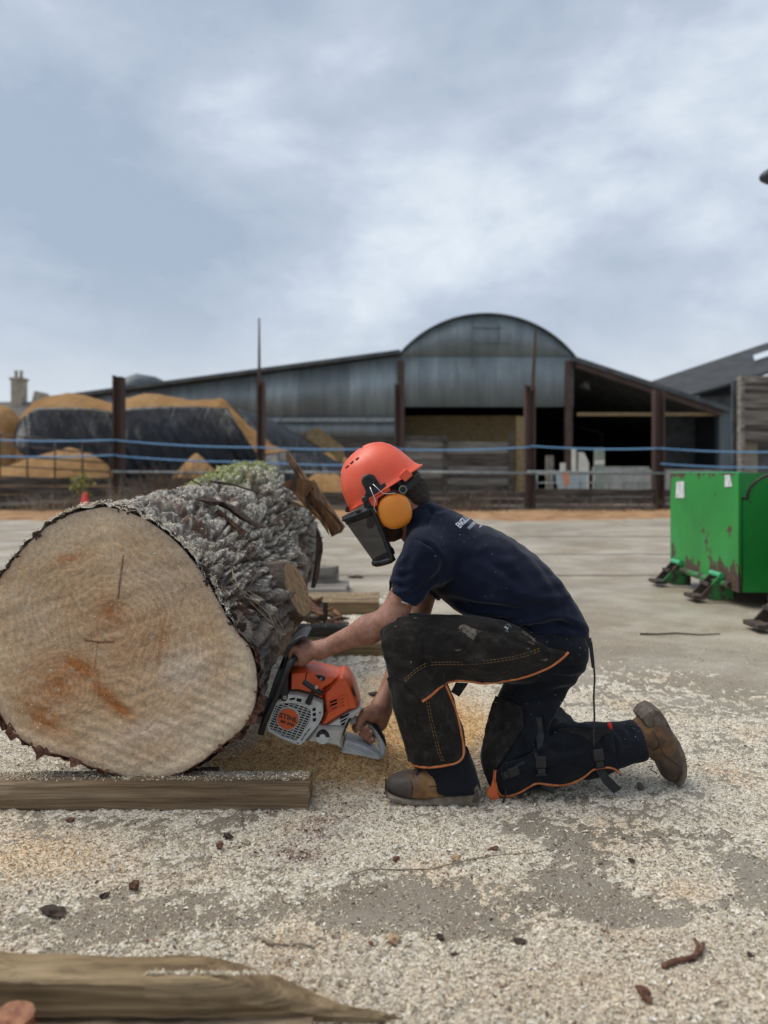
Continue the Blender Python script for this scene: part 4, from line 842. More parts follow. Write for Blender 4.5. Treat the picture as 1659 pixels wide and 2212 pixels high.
colr = c_pl*(1-.75*cre[..., None]) + c_dk*.75*cre[..., None]; redm = np.clip(sstep(.25, .6, fbm(cyl*5+20, 3)+.15)*.7 + under*.75 + np.exp(-(SS/.02)**2)*.8*sstep(.4, -.3, np.sin(TT)), 0, 1)[..., None]; colr = colr*(1-redm) + c_red*(.6+.8*tone[..., None])*redm
moss = (np.exp(-(wrapd(TT, math.radians(108))/.42)**2)*sstep(1.1, 1.5, SS)*sstep(-.25, .15, patch+.15) + np.exp(-(wrapd(TT, math.radians(140))/.16)**2)*np.exp(-((SS-1.0)/.25)**2)*.8)[..., None]; moss = np.clip(moss*2.2, 0, 1)
colr = colr*(1-moss) + np.array([.22, .25, .07])*(.6+.8*tone[..., None])*moss
dm = dustm[..., None]*(1-.45*moss)*.85; colr = colr*(1-dm) + np.array([.76, .71, .61])*(.78+.42*grit[..., None])*dm
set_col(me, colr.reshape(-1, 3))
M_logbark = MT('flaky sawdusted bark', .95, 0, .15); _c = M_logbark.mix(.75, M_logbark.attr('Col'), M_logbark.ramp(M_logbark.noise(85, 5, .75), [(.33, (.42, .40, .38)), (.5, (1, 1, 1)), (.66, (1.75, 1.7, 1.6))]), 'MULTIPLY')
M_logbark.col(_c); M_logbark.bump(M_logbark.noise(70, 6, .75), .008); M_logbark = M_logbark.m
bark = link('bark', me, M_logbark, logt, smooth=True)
log_bvh = bvh_of(me)
# cut end: dense polar disc with growth rings, saw marks, knots, checks and stains painted as wood colour
NRr, NTt = 150, 560; Rr = np.linspace(0, 1, NRr); Tt = np.linspace(-np.pi, np.pi, NTt, endpoint=False); RR, T2 = np.meshgrid(Rr, Tt, indexing='ij')
rad = RR*(face_r(T2)+.002); fx = LX0+np.cos(T2)*rad; fz = LZ0+np.sin(T2)*rad
u = CX + fx*F/2.4; v_ = HY + (EYE-fz)*F/2.4            # picture-like coordinates on the real end face
p = np.stack([fx, fx*0, fz], -1)
marks = np.sin((v_*.92 - u*.38)*.27 + .9*pn(p*3) + .4*pn(p*14))*sstep(1300, 1560, v_+.25*u-60)*.5
yf = 2.4 - .010 + .0022*fbm(p*45, 3) + .0035*marks*(.5+.5*pn(p*5+2)) + .0015*pn(p*160)
M_end = MT('sawn softwood end grain', .85, 0, .2)
pith = np.array([(242, 1322), (135, 1478)]); w_ = p*6
def ringd(cx, cy, sx, sy, dist): return np.hypot((u-cx)/sx, (v_-cy)/sy) + dist*fbm(w_+cx, 3)
d1 = ringd(238, 1350, 1.0, 1.12, 40); d2 = ringd(128, 1485, 1.0, 1.0, 16)
blend = sstep(-12, 14, d2*1.05-95)         # inside knot 0, outside 1
rs = lambda q: 1-2*np.abs(np.mod(q, 1)-.5)**.7*1.6
ring = np.where(blend > .5, .75*rs(d1/15.+.6*fbm(w_*.7, 2)) + .35*np.sin(d1*.9+1), .9*rs(d2/11.))
base_c = np.array([.62, .43, .26]); light = np.array([.75, .59, .40]); pale_ = np.array([.80, .67, .49]); orange = np.array([.42, .17, .055]); pink = np.array([.47, .27, .15]); grey_ = np.array([.47, .395, .30])
def mixc(c, d, m): m = np.clip(m, 0, 1)[..., None]; return c*(1-m) + np.array(d)*m
def gs(cx, cy, rx, ry, rot=0): a_ = math.radians(rot); x_ = (u-cx)*math.cos(a_) + (v_-cy)*math.sin(a_); y_ = -(u-cx)*math.sin(a_) + (v_-cy)*math.cos(a_); return np.exp(-(x_/rx)**2 - (y_/ry)**2)
c = np.ones(u.shape+(3,))*base_c; low = fbm(p*5, 4); streakn = fbm(np.stack([(u*.35+v_*.9)*.02, u*0, (u*.9-v_*.35)*.003], -1)*2.4, 4); fn = fbm(p*60, 3)
c = mixc(c, pale_, sstep(230, 330, d1 + 25*low)*.75); c = mixc(c, light, sstep(-.1, .35, low)*.5)
c = mixc(c, pink, gs(250, 1350, 150, 140)*.45 + gs(300, 1400, 90, 80)*.3 + gs(470, 1290, 90, 70)*.35)
c = mixc(c, orange, gs(242, 1318, 26, 28)*.75 + gs(128, 1480, 80, 84)*.5 + gs(128, 1478, 30, 26)*.35 + gs(180, 1438, 45, 16, 25)*.85 + gs(232, 1500, 16, 50, -50)*.9 + gs(270, 1535, 13, 34, -60)*.7 + gs(345, 1410, 9, 50, 15)*.5 + gs(352, 1350, 8, 50, -8)*.3 + gs(150, 1205, 46, 12, -15)*.7 + gs(95, 1545, 60, 22, 35)*.5 + gs(95, 1560, 40, 30)*.3)
c = mixc(c, grey_, gs(360, 1240, 80, 60)*.35 + gs(300, 1600, 160, 30, -10)*.3 + gs(60, 1350, 60, 60)*.3 + gs(430, 1480, 60, 40, -15)*.25)
c = mixc(c, [.74, .66, .56], gs(400, 1440, 60, 45, -20)*.55 + gs(330, 1570, 90, 25, -15)*.35)
c = c*(1 + .15*ring[..., None]*(1-.7*sstep(120, 330, d1)[..., None])) * (1 + .45*streakn[..., None]) * (1 + .35*fn[..., None]) * 1.08 * (1 + .32*marks[..., None]*(.4+.6*sstep(-.3, .3, low)[..., None]))
c = mixc(c, [.72, .64, .50], sstep(.15, .45, fbm(p*34+4, 3)+.35*fbm(p*4+9, 2))*.3)
fade = sstep(.93, 1.0, RR + .02*fbm(p*18, 3)); c = mixc(c, [.36, .24, .17], fade*.6); c = mixc(c, [.13, .055, .03], sstep(.988, 1.0, RR + .012*fbm(p*30, 2)))
c = mixc(c, [.58, .50, .41], np.exp(-((1-RR)/.10)**2)*sstep(-.1, .5, np.cos(T2-.9))*.4)
def crack(pts, wd, col=(.12, .05, .025), k=.85):
    global c
    for (a0, b0), (a1, b1) in zip(pts[:-1], pts[1:]):
        ex, ey = a1-a0, b1-b0; t = np.clip(((u-a0)*ex+(v_-b0)*ey)/(ex*ex+ey*ey), 0, 1); d = np.hypot(u-a0-t*ex, v_-b0-t*ey); c = mixc(c, col, np.exp(-(d/wd)**2)*k)
crack([(269, 1200), (266, 1225), (262, 1255), (258, 1290)], 2.4); crack([(190, 1382), (215, 1386), (248, 1385)], 3.0, (.16, .07, .04)); crack([(214, 1390), (210, 1420), (206, 1448)], 1.8, (.3, .17, .09), .7)
crack([(135, 1255), (160, 1290), (188, 1345)], 2.6, (.42, .25, .12), .5); crack([(240, 1090), (243, 1140), (247, 1200)], 2.0, (.76, .64, .46), .6)
for q in range(60):
    a_ = rl.uniform(-3.1, .6); l0 = rl.uniform(60, 140); crack([(255+math.cos(a_)*l0, 1200+math.sin(a_)*l0*.7), (255+math.cos(a_)*(l0+rl.uniform(25, 70)), 1200+math.sin(a_)*(l0+50)*.8)], 1.6, (.72, .60, .42), .4)
fv = np.stack([fx, yf, fz], -1).reshape(-1, 3); a = (np.arange(NRr-1)[:, None]*NTt + np.arange(NTt)[None, :]).ravel(); b = (np.arange(NRr-1)[:, None]*NTt + ((np.arange(NTt)+1) % NTt)[None, :]).ravel()
me = np_mesh('cut_end', fv, np.stack([a, b, b+NTt, a+NTt], 1)); set_col(me, c.reshape(-1, 3))
M_end.col(M_end.mix(.5, M_end.attr('Col'), M_end.ramp(M_end.noise(140, 5, .75), [(.32, (.5, .44, .38)), (.48, (1, 1, 1)), (.66, (1.35, 1.33, 1.28))]), 'MULTIPLY')); M_end.bump(M_end.noise(110, 6, .8), .005); M_end = M_end.m
link('cut_end', me, M_end, logt, smooth=True)
# far end cap and the kerf
g = G(); ring_ = [Vector(lv[i*NY+NY-1]) for i in range(0, NT, 4)]; g.add(ring_, [tuple(range(len(ring_)))]); g.out('far_end', M_knot, logt)
# sawdust flakes caught on the log and clinging to the cut end
def bark_sampler(n):
    m = n*4; i = RNG.integers(0, NT*NY, m); s0 = SS.ravel()[i]; w = (dustm.ravel()[i]*.9+.06)*(1-moss.ravel()[i]*.85)*sstep(-.3, .15, np.sin(TT.ravel()[i]))*np.clip(1.3-s0*.25, .4, 1); k = RNG.random(m) < w; i = i[k][:n]
    ps = lv[i] + RNG.normal(size=(len(i), 3))*.003; return ps, nrm[i]*(1 if upn is not None else 1)
nn = np.zeros((len(bark.data.vertices), 3), dtype=np.float32); bark.data.vertices.foreach_get('normal', nn.ravel()); nrm = nn
flakes(46000, bark_sampler, (.004, .010), .28, PALE + [(.3, .26, .22), (.14, .11, .09)], 'clinging_chips', M_flake, parent=logt, curl=.2)
def rim_sampler(n):
    m = n*40; i = RNG.integers(0, NT*NY, m); k = (SS.ravel()[i] < .07) & (np.sin(TT.ravel()[i]) > .25) & (RNG.random(m) < .8*np.exp(-(SS.ravel()[i]/.04)**2)); i = i[k][:n]; q = lv[i].copy(); q[:, 2] += RNG.uniform(0, .012, len(i)); return q, nrm[i]
flakes(9000, rim_sampler, (.004, .010), .8, PALE[:3] + [(.84, .79, .68)], 'rim_dust', M_flake, parent=logt, curl=.5)
def moss_sampler(n):
    m = n*30; i = RNG.integers(0, NT*NY, m); k = RNG.random(m) < moss.ravel()[i]*.8; i = i[k][:n]; return lv[i] + RNG.normal(size=(len(i), 3))*.006, nrm[i]
flakes(4500, moss_sampler, (.006, .014), .9, [(.20, .24, .06), (.30, .33, .10), (.13, .17, .04), (.36, .36, .16)], 'moss', M_flake, parent=logt, curl=.5)
def face_sampler(n):
    m = n*3; t = RNG.uniform(-np.pi, np.pi, m); r = np.sqrt(RNG.random(m)); x = LX0+np.cos(t)*r*face_r(t)*.985; z = LZ0+np.sin(t)*r*face_r(t)*.985
    q = fbm(np.stack([x*5, x*0, z*5], -1), 3)+.9*sstep(.7, 1, r)*(t > 0); k = RNG.random(m) < np.clip(.30+q*.9, .03, 1); x, z = x[k][:n], z[k][:n]
    return np.stack([x, x*0+2.385, z], 1), np.tile(np.array([0, -1., 0]), (len(x), 1))
flakes(3800, face_sampler, (.003, .0065), .45, [(.78, .70, .56), (.70, .60, .44), (.60, .48, .32), (.74, .62, .42)], 'end_fuzz', M_flake, parent=logt, curl=.5)
# ragged bark tatters under the cut end
def tatter(n, t0, t1, ln, mat, name, seed, out=1.0):
    r = random.Random(seed); g = G()
    for i in range(n):
        t = r.uniform(t0, t1); R = float(face_r(np.array([t]))[0]); c = Vector((LX0+math.cos(t)*R, 2.4+r.uniform(-.012, .05), LZ0+math.sin(t)*R)); rad = Vector((math.cos(t), 0, math.sin(t))); tan = Vector((-math.sin(t), 0, math.cos(t))); L = ln*(.25+1.6*r.random()**3); w = L*r.uniform(.6, 2.2)
        q = [c - tan*w/2 - rad*.01, c + tan*w/2 - rad*.01, c + tan*w*r.uniform(.1, .5) + rad*L*out*r.uniform(.3, .8) + Vector((0, r.uniform(-.02, .005), 0)), c - tan*w*r.uniform(0, .5) + rad*L*out*r.uniform(.3, .7) + Vector((0, r.uniform(-.02, .005), 0))]
        g.prism(q, (0, 0, 0), (0, .008, 0))
    o = g.out(name, mat, logt); return o
tatter(170, math.radians(-150), math.radians(-25), .024, M_bark2, 'bark_tatters', 4)['kind'] = 'stuff'
tatter(120, math.radians(-25), math.radians(165), .022, M_bark1, 'bark_tatters', 5)['kind'] = 'stuff'
g = G(); c0 = P(322, 1690, 2.395)
for i in range(14): g.tube([c0+Vector((rl.uniform(-.03, .03), 0, .01)), c0+Vector((rl.uniform(-.02, .02), -.01, -.02)), c0+Vector((rl.uniform(-.025, .025), -.015, -.045))], [.006, .004, .001], 4)
g.out('hanging_fibres', M_bark2, logt)
# branch stub with its own oval cut on the right flank
n_ = Vector((.86, -.34, .37)).normalized(); cc = P(640, 1273, 3.16); e1 = Vector((0, 0, 1)); e1 = (e1 - n_*e1.dot(n_)).normalized(); e2 = n_.cross(e1)
def oval(k, off, R=(.118, .085), n=28, seed=0): return [cc + n_*off + (e1*math.cos(t)*R[0] + e2*math.sin(t)*R[1])*k*(1+.07*mnoise.noise(Vector((math.cos(t)*2+seed, math.sin(t)*2, off*20)))) for t in [2*math.pi*i/n for i in range(n)]]
g = G(); rings = [oval(1.75, -.20, seed=1), oval(1.45, -.12, seed=2), oval(1.22, -.05, seed=3), oval(1.12, .0, seed=4), oval(1.0, .004, seed=4)]; n = 28; vv = [q for r_ in rings for q in r_]; ff = [(i*n+k, i*n+(k+1) % n, (i+1)*n+(k+1) % n, (i+1)*n+k) for i in range(4) for k in range(n)]
g.add(vv, ff); o = g.out('branch_stub', M_logbark, logt, smooth=True); set_col(o.data, np.array([.13, .105, .085])*(.6+.9*RNG.random((len(o.data.vertices), 1)))); sb = o.modifiers.new('sub', 'SUBSURF'); sb.levels = sb.render_levels = 2
g = G(); g.add(oval(1.0, .005, seed=4), [tuple(range(28))]); g.out('stub_cut_face', simple('brown weathered cut wood', (.20, .12, .06), (.36, .24, .13), 60, .85, bump=.002, bscale=200, stretch=(1, 1, .3)), o)
# torn splinter hanging off the far right shoulder
M_splint = simple('torn brown heartwood', (.05, .025, .013), (.24, .12, .05), 18, .8, bump=.006, bscale=50, stretch=(1.5, 1, .35))
def splinter(name, pts, D, parent, mat, th=.05, seed=1, label=None):
    r = random.Random(seed); L = [P(a, b, D) for a, b in pts]; g = G(); n = len(L)
    fr = [q + Vector((0, r.uniform(-.02, .02), 0)) for q in L]; bk = [q + Vector((0, th+r.uniform(-.01, .02), 0)) for q in L]
    cm = sum(fr, Vector())/n + Vector((0, -th*.5, 0)); g.add(fr + bk + [cm], [(i, (i+1) % n, 2*n) for i in range(n)] + [tuple(reversed(range(n, 2*n)))] + [(i, i+n, (i+1) % n+n, (i+1) % n) for i in range(n)])
    return g.out(name, mat, parent)
splinter('broken_branch', [(616, 985), (622, 978), (642, 1005), (650, 1018), (668, 1040), (676, 1036), (690, 1062), (702, 1078), (712, 1092), (728, 1118), (744, 1140), (738, 1150), (716, 1160), (708, 1138), (700, 1130), (690, 1118), (668, 1090), (648, 1050), (634, 1020)], 4.0, logt, M_splint, .09)
splinter('loose_bark_strip', [(606, 1048), (622, 1036), (655, 1034), (684, 1042), (660, 1044), (638, 1052), (650, 1075), (676, 1105), (705, 1130), (712, 1158), (690, 1125), (655, 1090), (628, 1058)], 3.97, logt, M_splint, .015, 2)
splinter('hanging_bark_strip', [(684, 1140), (694, 1165), (697, 1190), (692, 1210), (688, 1250), (680, 1270), (672, 1268), (676, 1240), (682, 1205)], 4.1, logt, M_bark1, .03, 3)
for i, (pts, D, m_) in enumerate(([[(470, 1092), (490, 1100), (515, 1120), (560, 1142), (575, 1140), (545, 1125), (505, 1095), (480, 1084)], 3.05, M_bark1], [[(470, 1100), (500, 1128), (530, 1150), (525, 1156), (490, 1132), (466, 1106)], 2.98, M_bark2], [[(418, 1078), (440, 1070), (470, 1082), (486, 1084), (460, 1094), (438, 1084)], 3.1, M_bark1], [(x, y) for x, y in []] and [] or [[(630, 1080), (655, 1086), (668, 1098), (640, 1094)], 3.6, M_knot])):
    q = on_surface(log_bvh, pts[0][0], pts[0][1], .01)
    D2 = (q.y - .05) if q is not None else D; splinter('bark_flake', pts, D2, logt, m_, .03, 10+i)
for pts, r_ in (([(430, 1085), (436, 1060), (430, 1045), (415, 1038)], .008), ([(455, 1040), (500, 1046), (560, 1065), (572, 1070)], .006)):
    g = G(); g.tube([P(a, b, 3.55) for a, b in pts], [r_, r_*.8, r_*.5, r_*.3], 6); g.out('twig_snag', M_bark1, logt)
# dry grass and needles lying on the bark
M_straw = simple('dry grass blade', (.28, .23, .15), (.42, .36, .25), 20, .8)
def lay(pts, r): 
    q = [on_surface(log_bvh, a, b, .012) for a, b in dense(pts, 8)]; q = [x for x in q if x is not None]
    if len(q) > 2: g = G(); g.tube(q, r, 4, cap=False); o = g.out('dry_grass_blade', M_straw); o.parent = logt; o.location = -Vector(logt.location)
for k, pts in enumerate([[(505, 1240), (515, 1270), (540, 1300), (560, 1320), (590, 1350), (605, 1375), (618, 1368)], [(512, 1262), (550, 1285), (585, 1312), (605, 1345), (616, 1370)], [(500, 1225), (508, 1260), (530, 1290), (560, 1300)], [(525, 1185), (540, 1215), (555, 1240), (540, 1265)], [(560, 1200), (600, 1212), (640, 1215), (672, 1218)], [(498, 1255), (530, 1280), (580, 1325), (600, 1372)], [(620, 1368), (640, 1366), (655, 1352)]]): lay(pts, .0025 if k != 3 else .0018)
# ================================================================== timbers
def beam_mat(name, c1, c2, c3, sc=4, st=(.25, 1, 2.5)):
    m = MT(name, .82, 0, .25); v = m.vec(st); v2 = m.vec((st[0]*.6, 1, st[2]*2))
    c_ = m.ramp(m.noise(sc, 6, .65, v, .6), [(.3, c1), (.5, c2), (.7, c3)]); c_ = m.mix(.7, c_, m.ramp(m.noise(sc*6, 5, .7, v2), [(.36, (.38, .35, .33)), (.5, (1, .98, .96)), (.62, (1.25, 1.22, 1.2))]), 'MULTIPLY')
    c_ = m.mix(m.ramp(m.noise(9, 5, .7, m.vec((.5, 1, 1))), [(.58, 0.), (.7, .5)]), c_, (.05, .04, .035)); m.col(c_); m.bump(m.noise(sc*7, 6, .7, v2), .004); return m.m
M_beam = beam_mat('grey brown worn oak beam', (.09, .06, .034), (.21, .145, .085), (.38, .29, .19), 9, (.12, 1, 2.6))
M_beam_d = beam_mat('dark damp beam', (.02, .018, .016), (.05, .042, .034), (.1, .08, .06))
M_beam_y = beam_mat('yellowish old plank', (.10, .066, .032), (.21, .147, .078), (.36, .27, .155), 8, (.12, 1, 2.6))
def timber(name, label, x0, x1, y0, y1, z0, z1, mat, seed, taper=None, parent=None, cat='timber', nx=60, jag=.004, dust=True):
    r = random.Random(seed); off = seed*7.7; prof = [(y0, z0+.004), (y0, z0+.3*(z1-z0)), (y0, z0+.62*(z1-z0)), (y0+.0, z1-.006), (y0+.006, z1), ((y0+y1)/2, z1), (y1-.006, z1), (y1, z1-.006), (y1, z0+.004)]
    v = []; m_ = len(prof)
    for i in range(nx+1):
        t = i/nx; x = x0+(x1-x0)*t
        for j, (y, z) in enumerate(prof):
            n1 = mnoise.noise(Vector((x*6+off, j*.9, 1))); n2 = mnoise.noise(Vector((x*25+off, j*1.3, 5))); ck = -.006 if (j == 2 and mnoise.noise(Vector((x*1.5+off, 3, 3))) > .05) else 0
            dy = (n1*jag + n2*jag*.4 + ck)*(-1 if j < 4 else 1); dz = (n1*jag*.9+n2*jag*.4) if 3 <= j <= 7 else 0
            xx = x + (mnoise.noise(Vector((j*2.1, off, 0)))*.010 if i in (0, nx) else 0); zz_, yy_ = z, y
            if taper: zz_, yy_ = taper(t, y, z, j)
            v.append((xx, yy_-dy if j < 4 else yy_+dy*.5, max(zz_+dz, .001)))
    f = [(i*m_+j, i*m_+(j+1) % m_, (i+1)*m_+(j+1) % m_, (i+1)*m_+j) for i in range(nx) for j in range(m_)] + [tuple(range(m_)), tuple(nx*m_+j for j in reversed(range(m_)))]
    g = G(); g.add(v, f); o = g.out(name, mat, parent, auto=45)
    if label: tag(o, label, cat)
    return o
xr = pxz(667, 0, 2.34)[0]
bm1 = timber('support_beam', 'long grey-brown square beam lying under the front of the log', -1.75, xr, 2.335, 2.435, 0, .086, M_beam, 1)
def top_dust(o, x0, x1, y0, y1, z, n, name='dust_on_top'):
    def s_(n_): return np.stack([RNG.uniform(x0, x1, n_), RNG.triangular(y0, y1, y1, n_), np.full(n_, z)], 1), np.tile(np.array([0, 0, 1.]), (n_, 1))
    k = flakes(n, s_, (.004, .009), .5, PALE, name, M_flake, parent=o)
top_dust(bm1, -1.4, xr-.01, 2.35, 2.43, .087, 5000)
g = G(); g.bar((-1.33, 2.455, .05), (-.55, 2.46, .075), .03, .02); o = g.out('thin_lath', M_beam_d); tag(o, 'thin dark lath lying just behind the front beam at left', 'lath')
def bm(px0, px1, pt, pb, D, depth, mat, label, seed, z0=0, n=900):
    x0, x1 = pxz(px0, 0, D)[0], pxz(px1, 0, D)[0]; zt_ = EYE-(pt-HY)/F*D; zb_ = EYE-(pb-HY)/F*D; zb_ = z0 if z0 is not None else zb_
    o = timber('timber', label, x0, x1, D, D+depth, max(zb_, 0), zt_, mat, seed, nx=24); top_dust(o, x0, x1, D, D+depth, zt_+.002, n); return o
bm(400, 748, 1272, 1292, 6.35, .5, M_grey, 'short pale-topped timber lying farthest back behind the log', 3)
bm(560, 818, 1300, 1328, 5.55, .45, M_beam_y, 'yellow-brown timber with sawdust on top behind the bark pile', 4, n=1500)
bm(300, 752, 1356, 1384, 4.45, .14, M_beam_d, 'dark damp timber lying on another one beside the log', 5, z0=.075, n=500)
bm(300, 832, 1388, 1416, 4.3, .2, M_beam_y, 'brown timber on the ground with its end behind the raised knee', 6, z0=0, n=300)
# sawn round with a dusted top
g = G(); cx2 = pxz(700, 0, 6.8)[0]; prof = [(.155, 0), (.16, .05), (.155, .21)]; g.lathe((cx2-.02, 6.8, 0), (0, 0, 1), prof, 24); o = g.out('log_round', M_grey, auto=40); tag(o, 'short grey log round with a white sawdusted top behind the trunk', 'log')
top_dust(o, cx2-.13, cx2+.12, 6.7, 6.9, .213, 1500)
# bark rubbish heaped by the trunk
pile = thing('bark_pile', 'heap of dark torn bark lying between the trunk and the timbers', 'bark', P(690, 1340, 5.0).xy.to_3d()); r = random.Random(8)
for i in range(26):
    px, py = r.uniform(655, 745), r.uniform(1285, 1340); D = 5.1 + r.uniform(-.3, .3); c = P(px, py, D); L = r.uniform(.06, .22); d = Vector((r.uniform(-1, 1), r.uniform(-.4, .4), r.uniform(-.5, .3))).normalized(); c.z = max(c.z*(1-(px-655)/130), .02)
    g = G(); g.bar(c-d*L/2, c+d*L/2, r.uniform(.02, .06), r.uniform(.01, .03)); g.out('bark_piece', r.choice([M_bark1, M_bark1, M_bark2, M_splint]), pile, bevel=.004)
# foreground split timber, the board under it and the orange stub
x_r = pxz(832, 0, 1.45)[0]
def ftap(t, y, z, j):
    k = sstep(.62, 1.0, np.array(t)); k = float(k); wob = .012*math.sin(t*9)
    yb = 1.455 - .035*k + wob*.4; yf_ = 1.375 + .033*k; u_ = (y-1.375)/(1.455-1.375); zt_ = .128*(1-.78*k) + .006*math.sin(t*7+1); zb_ = .052*(1-k)+.02*k; w_ = (z-.052)/(.128-.052)
    return zb_ + w_*(zt_-zb_), yf_ + u_*(yb-yf_)
ft = timber('split_timber', 'large yellow-brown split timber with a splintered tip lying along the bottom left', -1.0, x_r, 1.375, 1.455, .052, .128, M_beam_y, 11, taper=ftap, nx=120, jag=.005)
g = G()
for i, (y_, z_, L) in enumerate(((1.402, .040, .012), (1.413, .036, .034), (1.424, .031, .020))): g.tube([(x_r-.10, y_, z_), (x_r-.03, y_, z_-.003), (x_r+L, y_+.003, z_-.012)], [.010, .008, .001], 6)
g.out('splinters', M_beam_y, ft)
top_dust(ft, -.45, -.05, 1.39, 1.40, .124, 700); top_dust(ft, -.12, -.01, 1.39, 1.42, .115, 500)
timber('base_board', 'narrow grey board under the split timber at the bottom edge', pxz(60, 0, 1.36)[0]-.02, pxz(672, 0, 1.36)[0], 1.35, 1.43, 0, .045, M_beam, 12)
g = G(); c = P(28, 2175, 1.31); vv = [c + Vector((math.cos(t)*.036*(1+.12*mnoise.noise(Vector((t*2, z*30, 0)))), math.sin(t)*.036, 0)) for z in (0, .06, .1) for t in [2*math.pi*k/14 for k in range(14)]]
vv = [Vector((q.x, q.y, (0, .06, .1)[i//14] + (rl.uniform(0, .014) if i//14 == 2 else 0))) for i, q in enumerate(vv)] + [Vector((c.x, c.y, .102))]
g.add(vv, [(i*14+k, i*14+(k+1) % 14, (i+1)*14+(k+1) % 14, (i+1)*14+k) for i in range(2) for k in range(14)] + [(28+k, 28+(k+1) % 14, 42) for k in range(14)]); o = g.out('wooden_stake', simple('wet orange brown stake', (.16, .05, .022), (.36, .16, .075), 30, .55, bump=.004, bscale=60, stretch=(1, 1, .3)), auto=50); tag(o, 'blurred orange-brown stake end in the bottom left corner', 'stake')
# ================================================================== chainsaw
from mathutils.geometry import tessellate_polygon, delaunay_2d_cdt
M_or = simple('orange engine cover plastic', (.62, .085, .02), (.68, .11, .03), 6, .38, spec=.5); M_or2 = simple('orange badge', (.55, .09, .02), None, rough=.45)
M_lg = simple('dusty light grey plastic', (.42, .42, .40), (.55, .55, .52), 25, .6); M_tank = simple('translucent cream tank', (.40, .385, .33), (.55, .53, .47), 12, .45)
M_bk = simple('black plastic', (.010, .010, .012), (.024, .024, .026), 20, .42); M_hole = simple('painted opening shade', (.006, .006, .007), None, rough=.9); M_hgrey = simple('pale grey handle', (.42, .43, .42), (.56, .57, .56), 18, .5)  # near-black plates carry the shade of slots and holes in their colour
M_stl = simple('bare steel', (.42, .42, .41), (.58, .58, .56), 30, .35, .8); M_dsteel = simple('dull grey steel plate', (.16, .165, .16), (.28, .28, .27), 20, .5, .5)
SD = 2.52
saw = thing('chainsaw', 'orange and light grey chainsaw with black handles held against the trunk', 'chainsaw', P(700, 1560, 2.6))
def q3(pts, D): return [P(*Z3(a, b), D) for a, b in pts]
def q6(pts, D): return [P(*Z6(a, b), D) for a, b in pts]
def at_y(v, D2):     # carry an outline straight back in depth without rescaling it
    return Vector((v.x, D2, v.z))
def slab(name, poly, D0, D1, mats, parent, inset=.006, bev=.012, base=None, smooth_=True, mi=0):
    """extruded outline whose near and far faces are drawn in a little, so its edges catch light"""
    n = len(poly); cen = sum(poly, Vector())/n; ar = sum(poly[i].x*poly[(i+1) % n].z - poly[(i+1) % n].x*poly[i].z for i in range(n)); sgn = 1 if ar > 0 else -1; ins = []
    for i in range(n):
        a, b, c_ = poly[i-1], poly[i], poly[(i+1) % n]; e0 = (b-a).normalized(); e1_ = (c_-b).normalized(); n0 = Vector((-e0.z, 0, e0.x))*sgn; n1 = Vector((-e1_.z, 0, e1_.x))*sgn; m_ = (n0+n1); m_ = m_.normalized() if m_.length > .1 else n0
        ins.append(b + m_*inset)
    rings = [[at_y(v, D0) for v in ins], [at_y(v, D0+bev) for v in poly], [at_y(v, D1-bev) for v in poly], [at_y(v, D1) for v in ins]]
    g = G(); vv = [v for r_ in rings for v in r_]; ff = [(i*n+k, i*n+(k+1) % n, (i+1)*n+(k+1) % n, (i+1)*n+k) for i in range(3) for k in range(n)]
    for t3 in tessellate_polygon([[Vector((v.x, v.z, 0)) for v in ins]]): ff.append(tuple(t3)); ff.append(tuple(3*n+i for i in reversed(t3)))
    g.add(vv, ff); return g.out(name, mats, parent, auto=28, bevel=.0015 if smooth_ else 0)
cov = [(468, 655), (500, 632), (560, 622), (690, 622), (830, 650), (985, 690), (965, 735), (905, 790), (832, 828), (828, 880), (818, 937), (740, 905), (640, 872), (560, 852), (468, 846)]
slab('engine_cover', q3(cov, SD), SD+.02, SD+.17, M_or, saw, .012, .03)
rear = [(832, 828), (985, 676), (1025, 674), (1068, 700), (1100, 750), (1130, 815), (1158, 895), (1184, 985), (1180, 1012), (1150, 1030), (1090, 1042), (980, 1108), (880, 1172), (855, 1186), (785, 1180), (812, 1120), (838, 1050), (830, 960), (818, 880)]
fc = slab('filter_cover', q3(rear, SD), SD+.012, SD+.17, M_or, saw, .011, .025)
slab('cover_panel', q3([(868, 850), (1010, 790), (1048, 800), (1075, 900), (1090, 1010), (900, 1075), (872, 1050), (850, 950)], SD), SD+.0105, SD+.03, M_or, fc, .003, .003)
for k, s_ in enumerate(([(885, 925), (958, 900), (960, 925), (892, 952)], [(890, 968), (960, 940), (962, 966), (898, 994)], [(898, 1012), (962, 982), (960, 1006), (905, 1034)])): slab('vent_slot', q3(s_, SD), SD+.009, SD+.02, M_hole, fc, .0005, .0005, smooth_=False)
for k in range(4):
    a, b = q3([(872, 960+k*34-34), (1035, 893+k*34-34)], SD+.0075); g = G(); g.tube([a, b], [.0022, .0014], 6); g.out('vent_rib', M_or, fc, smooth=True)
slab('cover_emblem_recess', q3([(1118, 790), (1140, 840), (1150, 890), (1138, 885), (1122, 840)], SD), SD+.015, SD+.04, M_bk, fc, .001, .001)
g = G(); a, b, c_ = q3([(655, 645), (668, 662), (645, 705)], SD+.018); g.tube([a + Vector((.004, 0, .004)), a, c_], .0015, 4); g.tube(q3([(965, 735), (905, 790), (832, 828)], SD+.014), .0014, 4); g.out('cover_seam', M_bk, saw)
sc_out = [(470, 850), (560, 855), (640, 876), (740, 909), (817, 940), (822, 1060), (800, 1112), (760, 1172), (700, 1245), (640, 1320), (600, 1357), (560, 1352), (400, 1290), (272, 1218), (262, 1165), (300, 1050), (345, 935), (400, 918), (440, 910)]
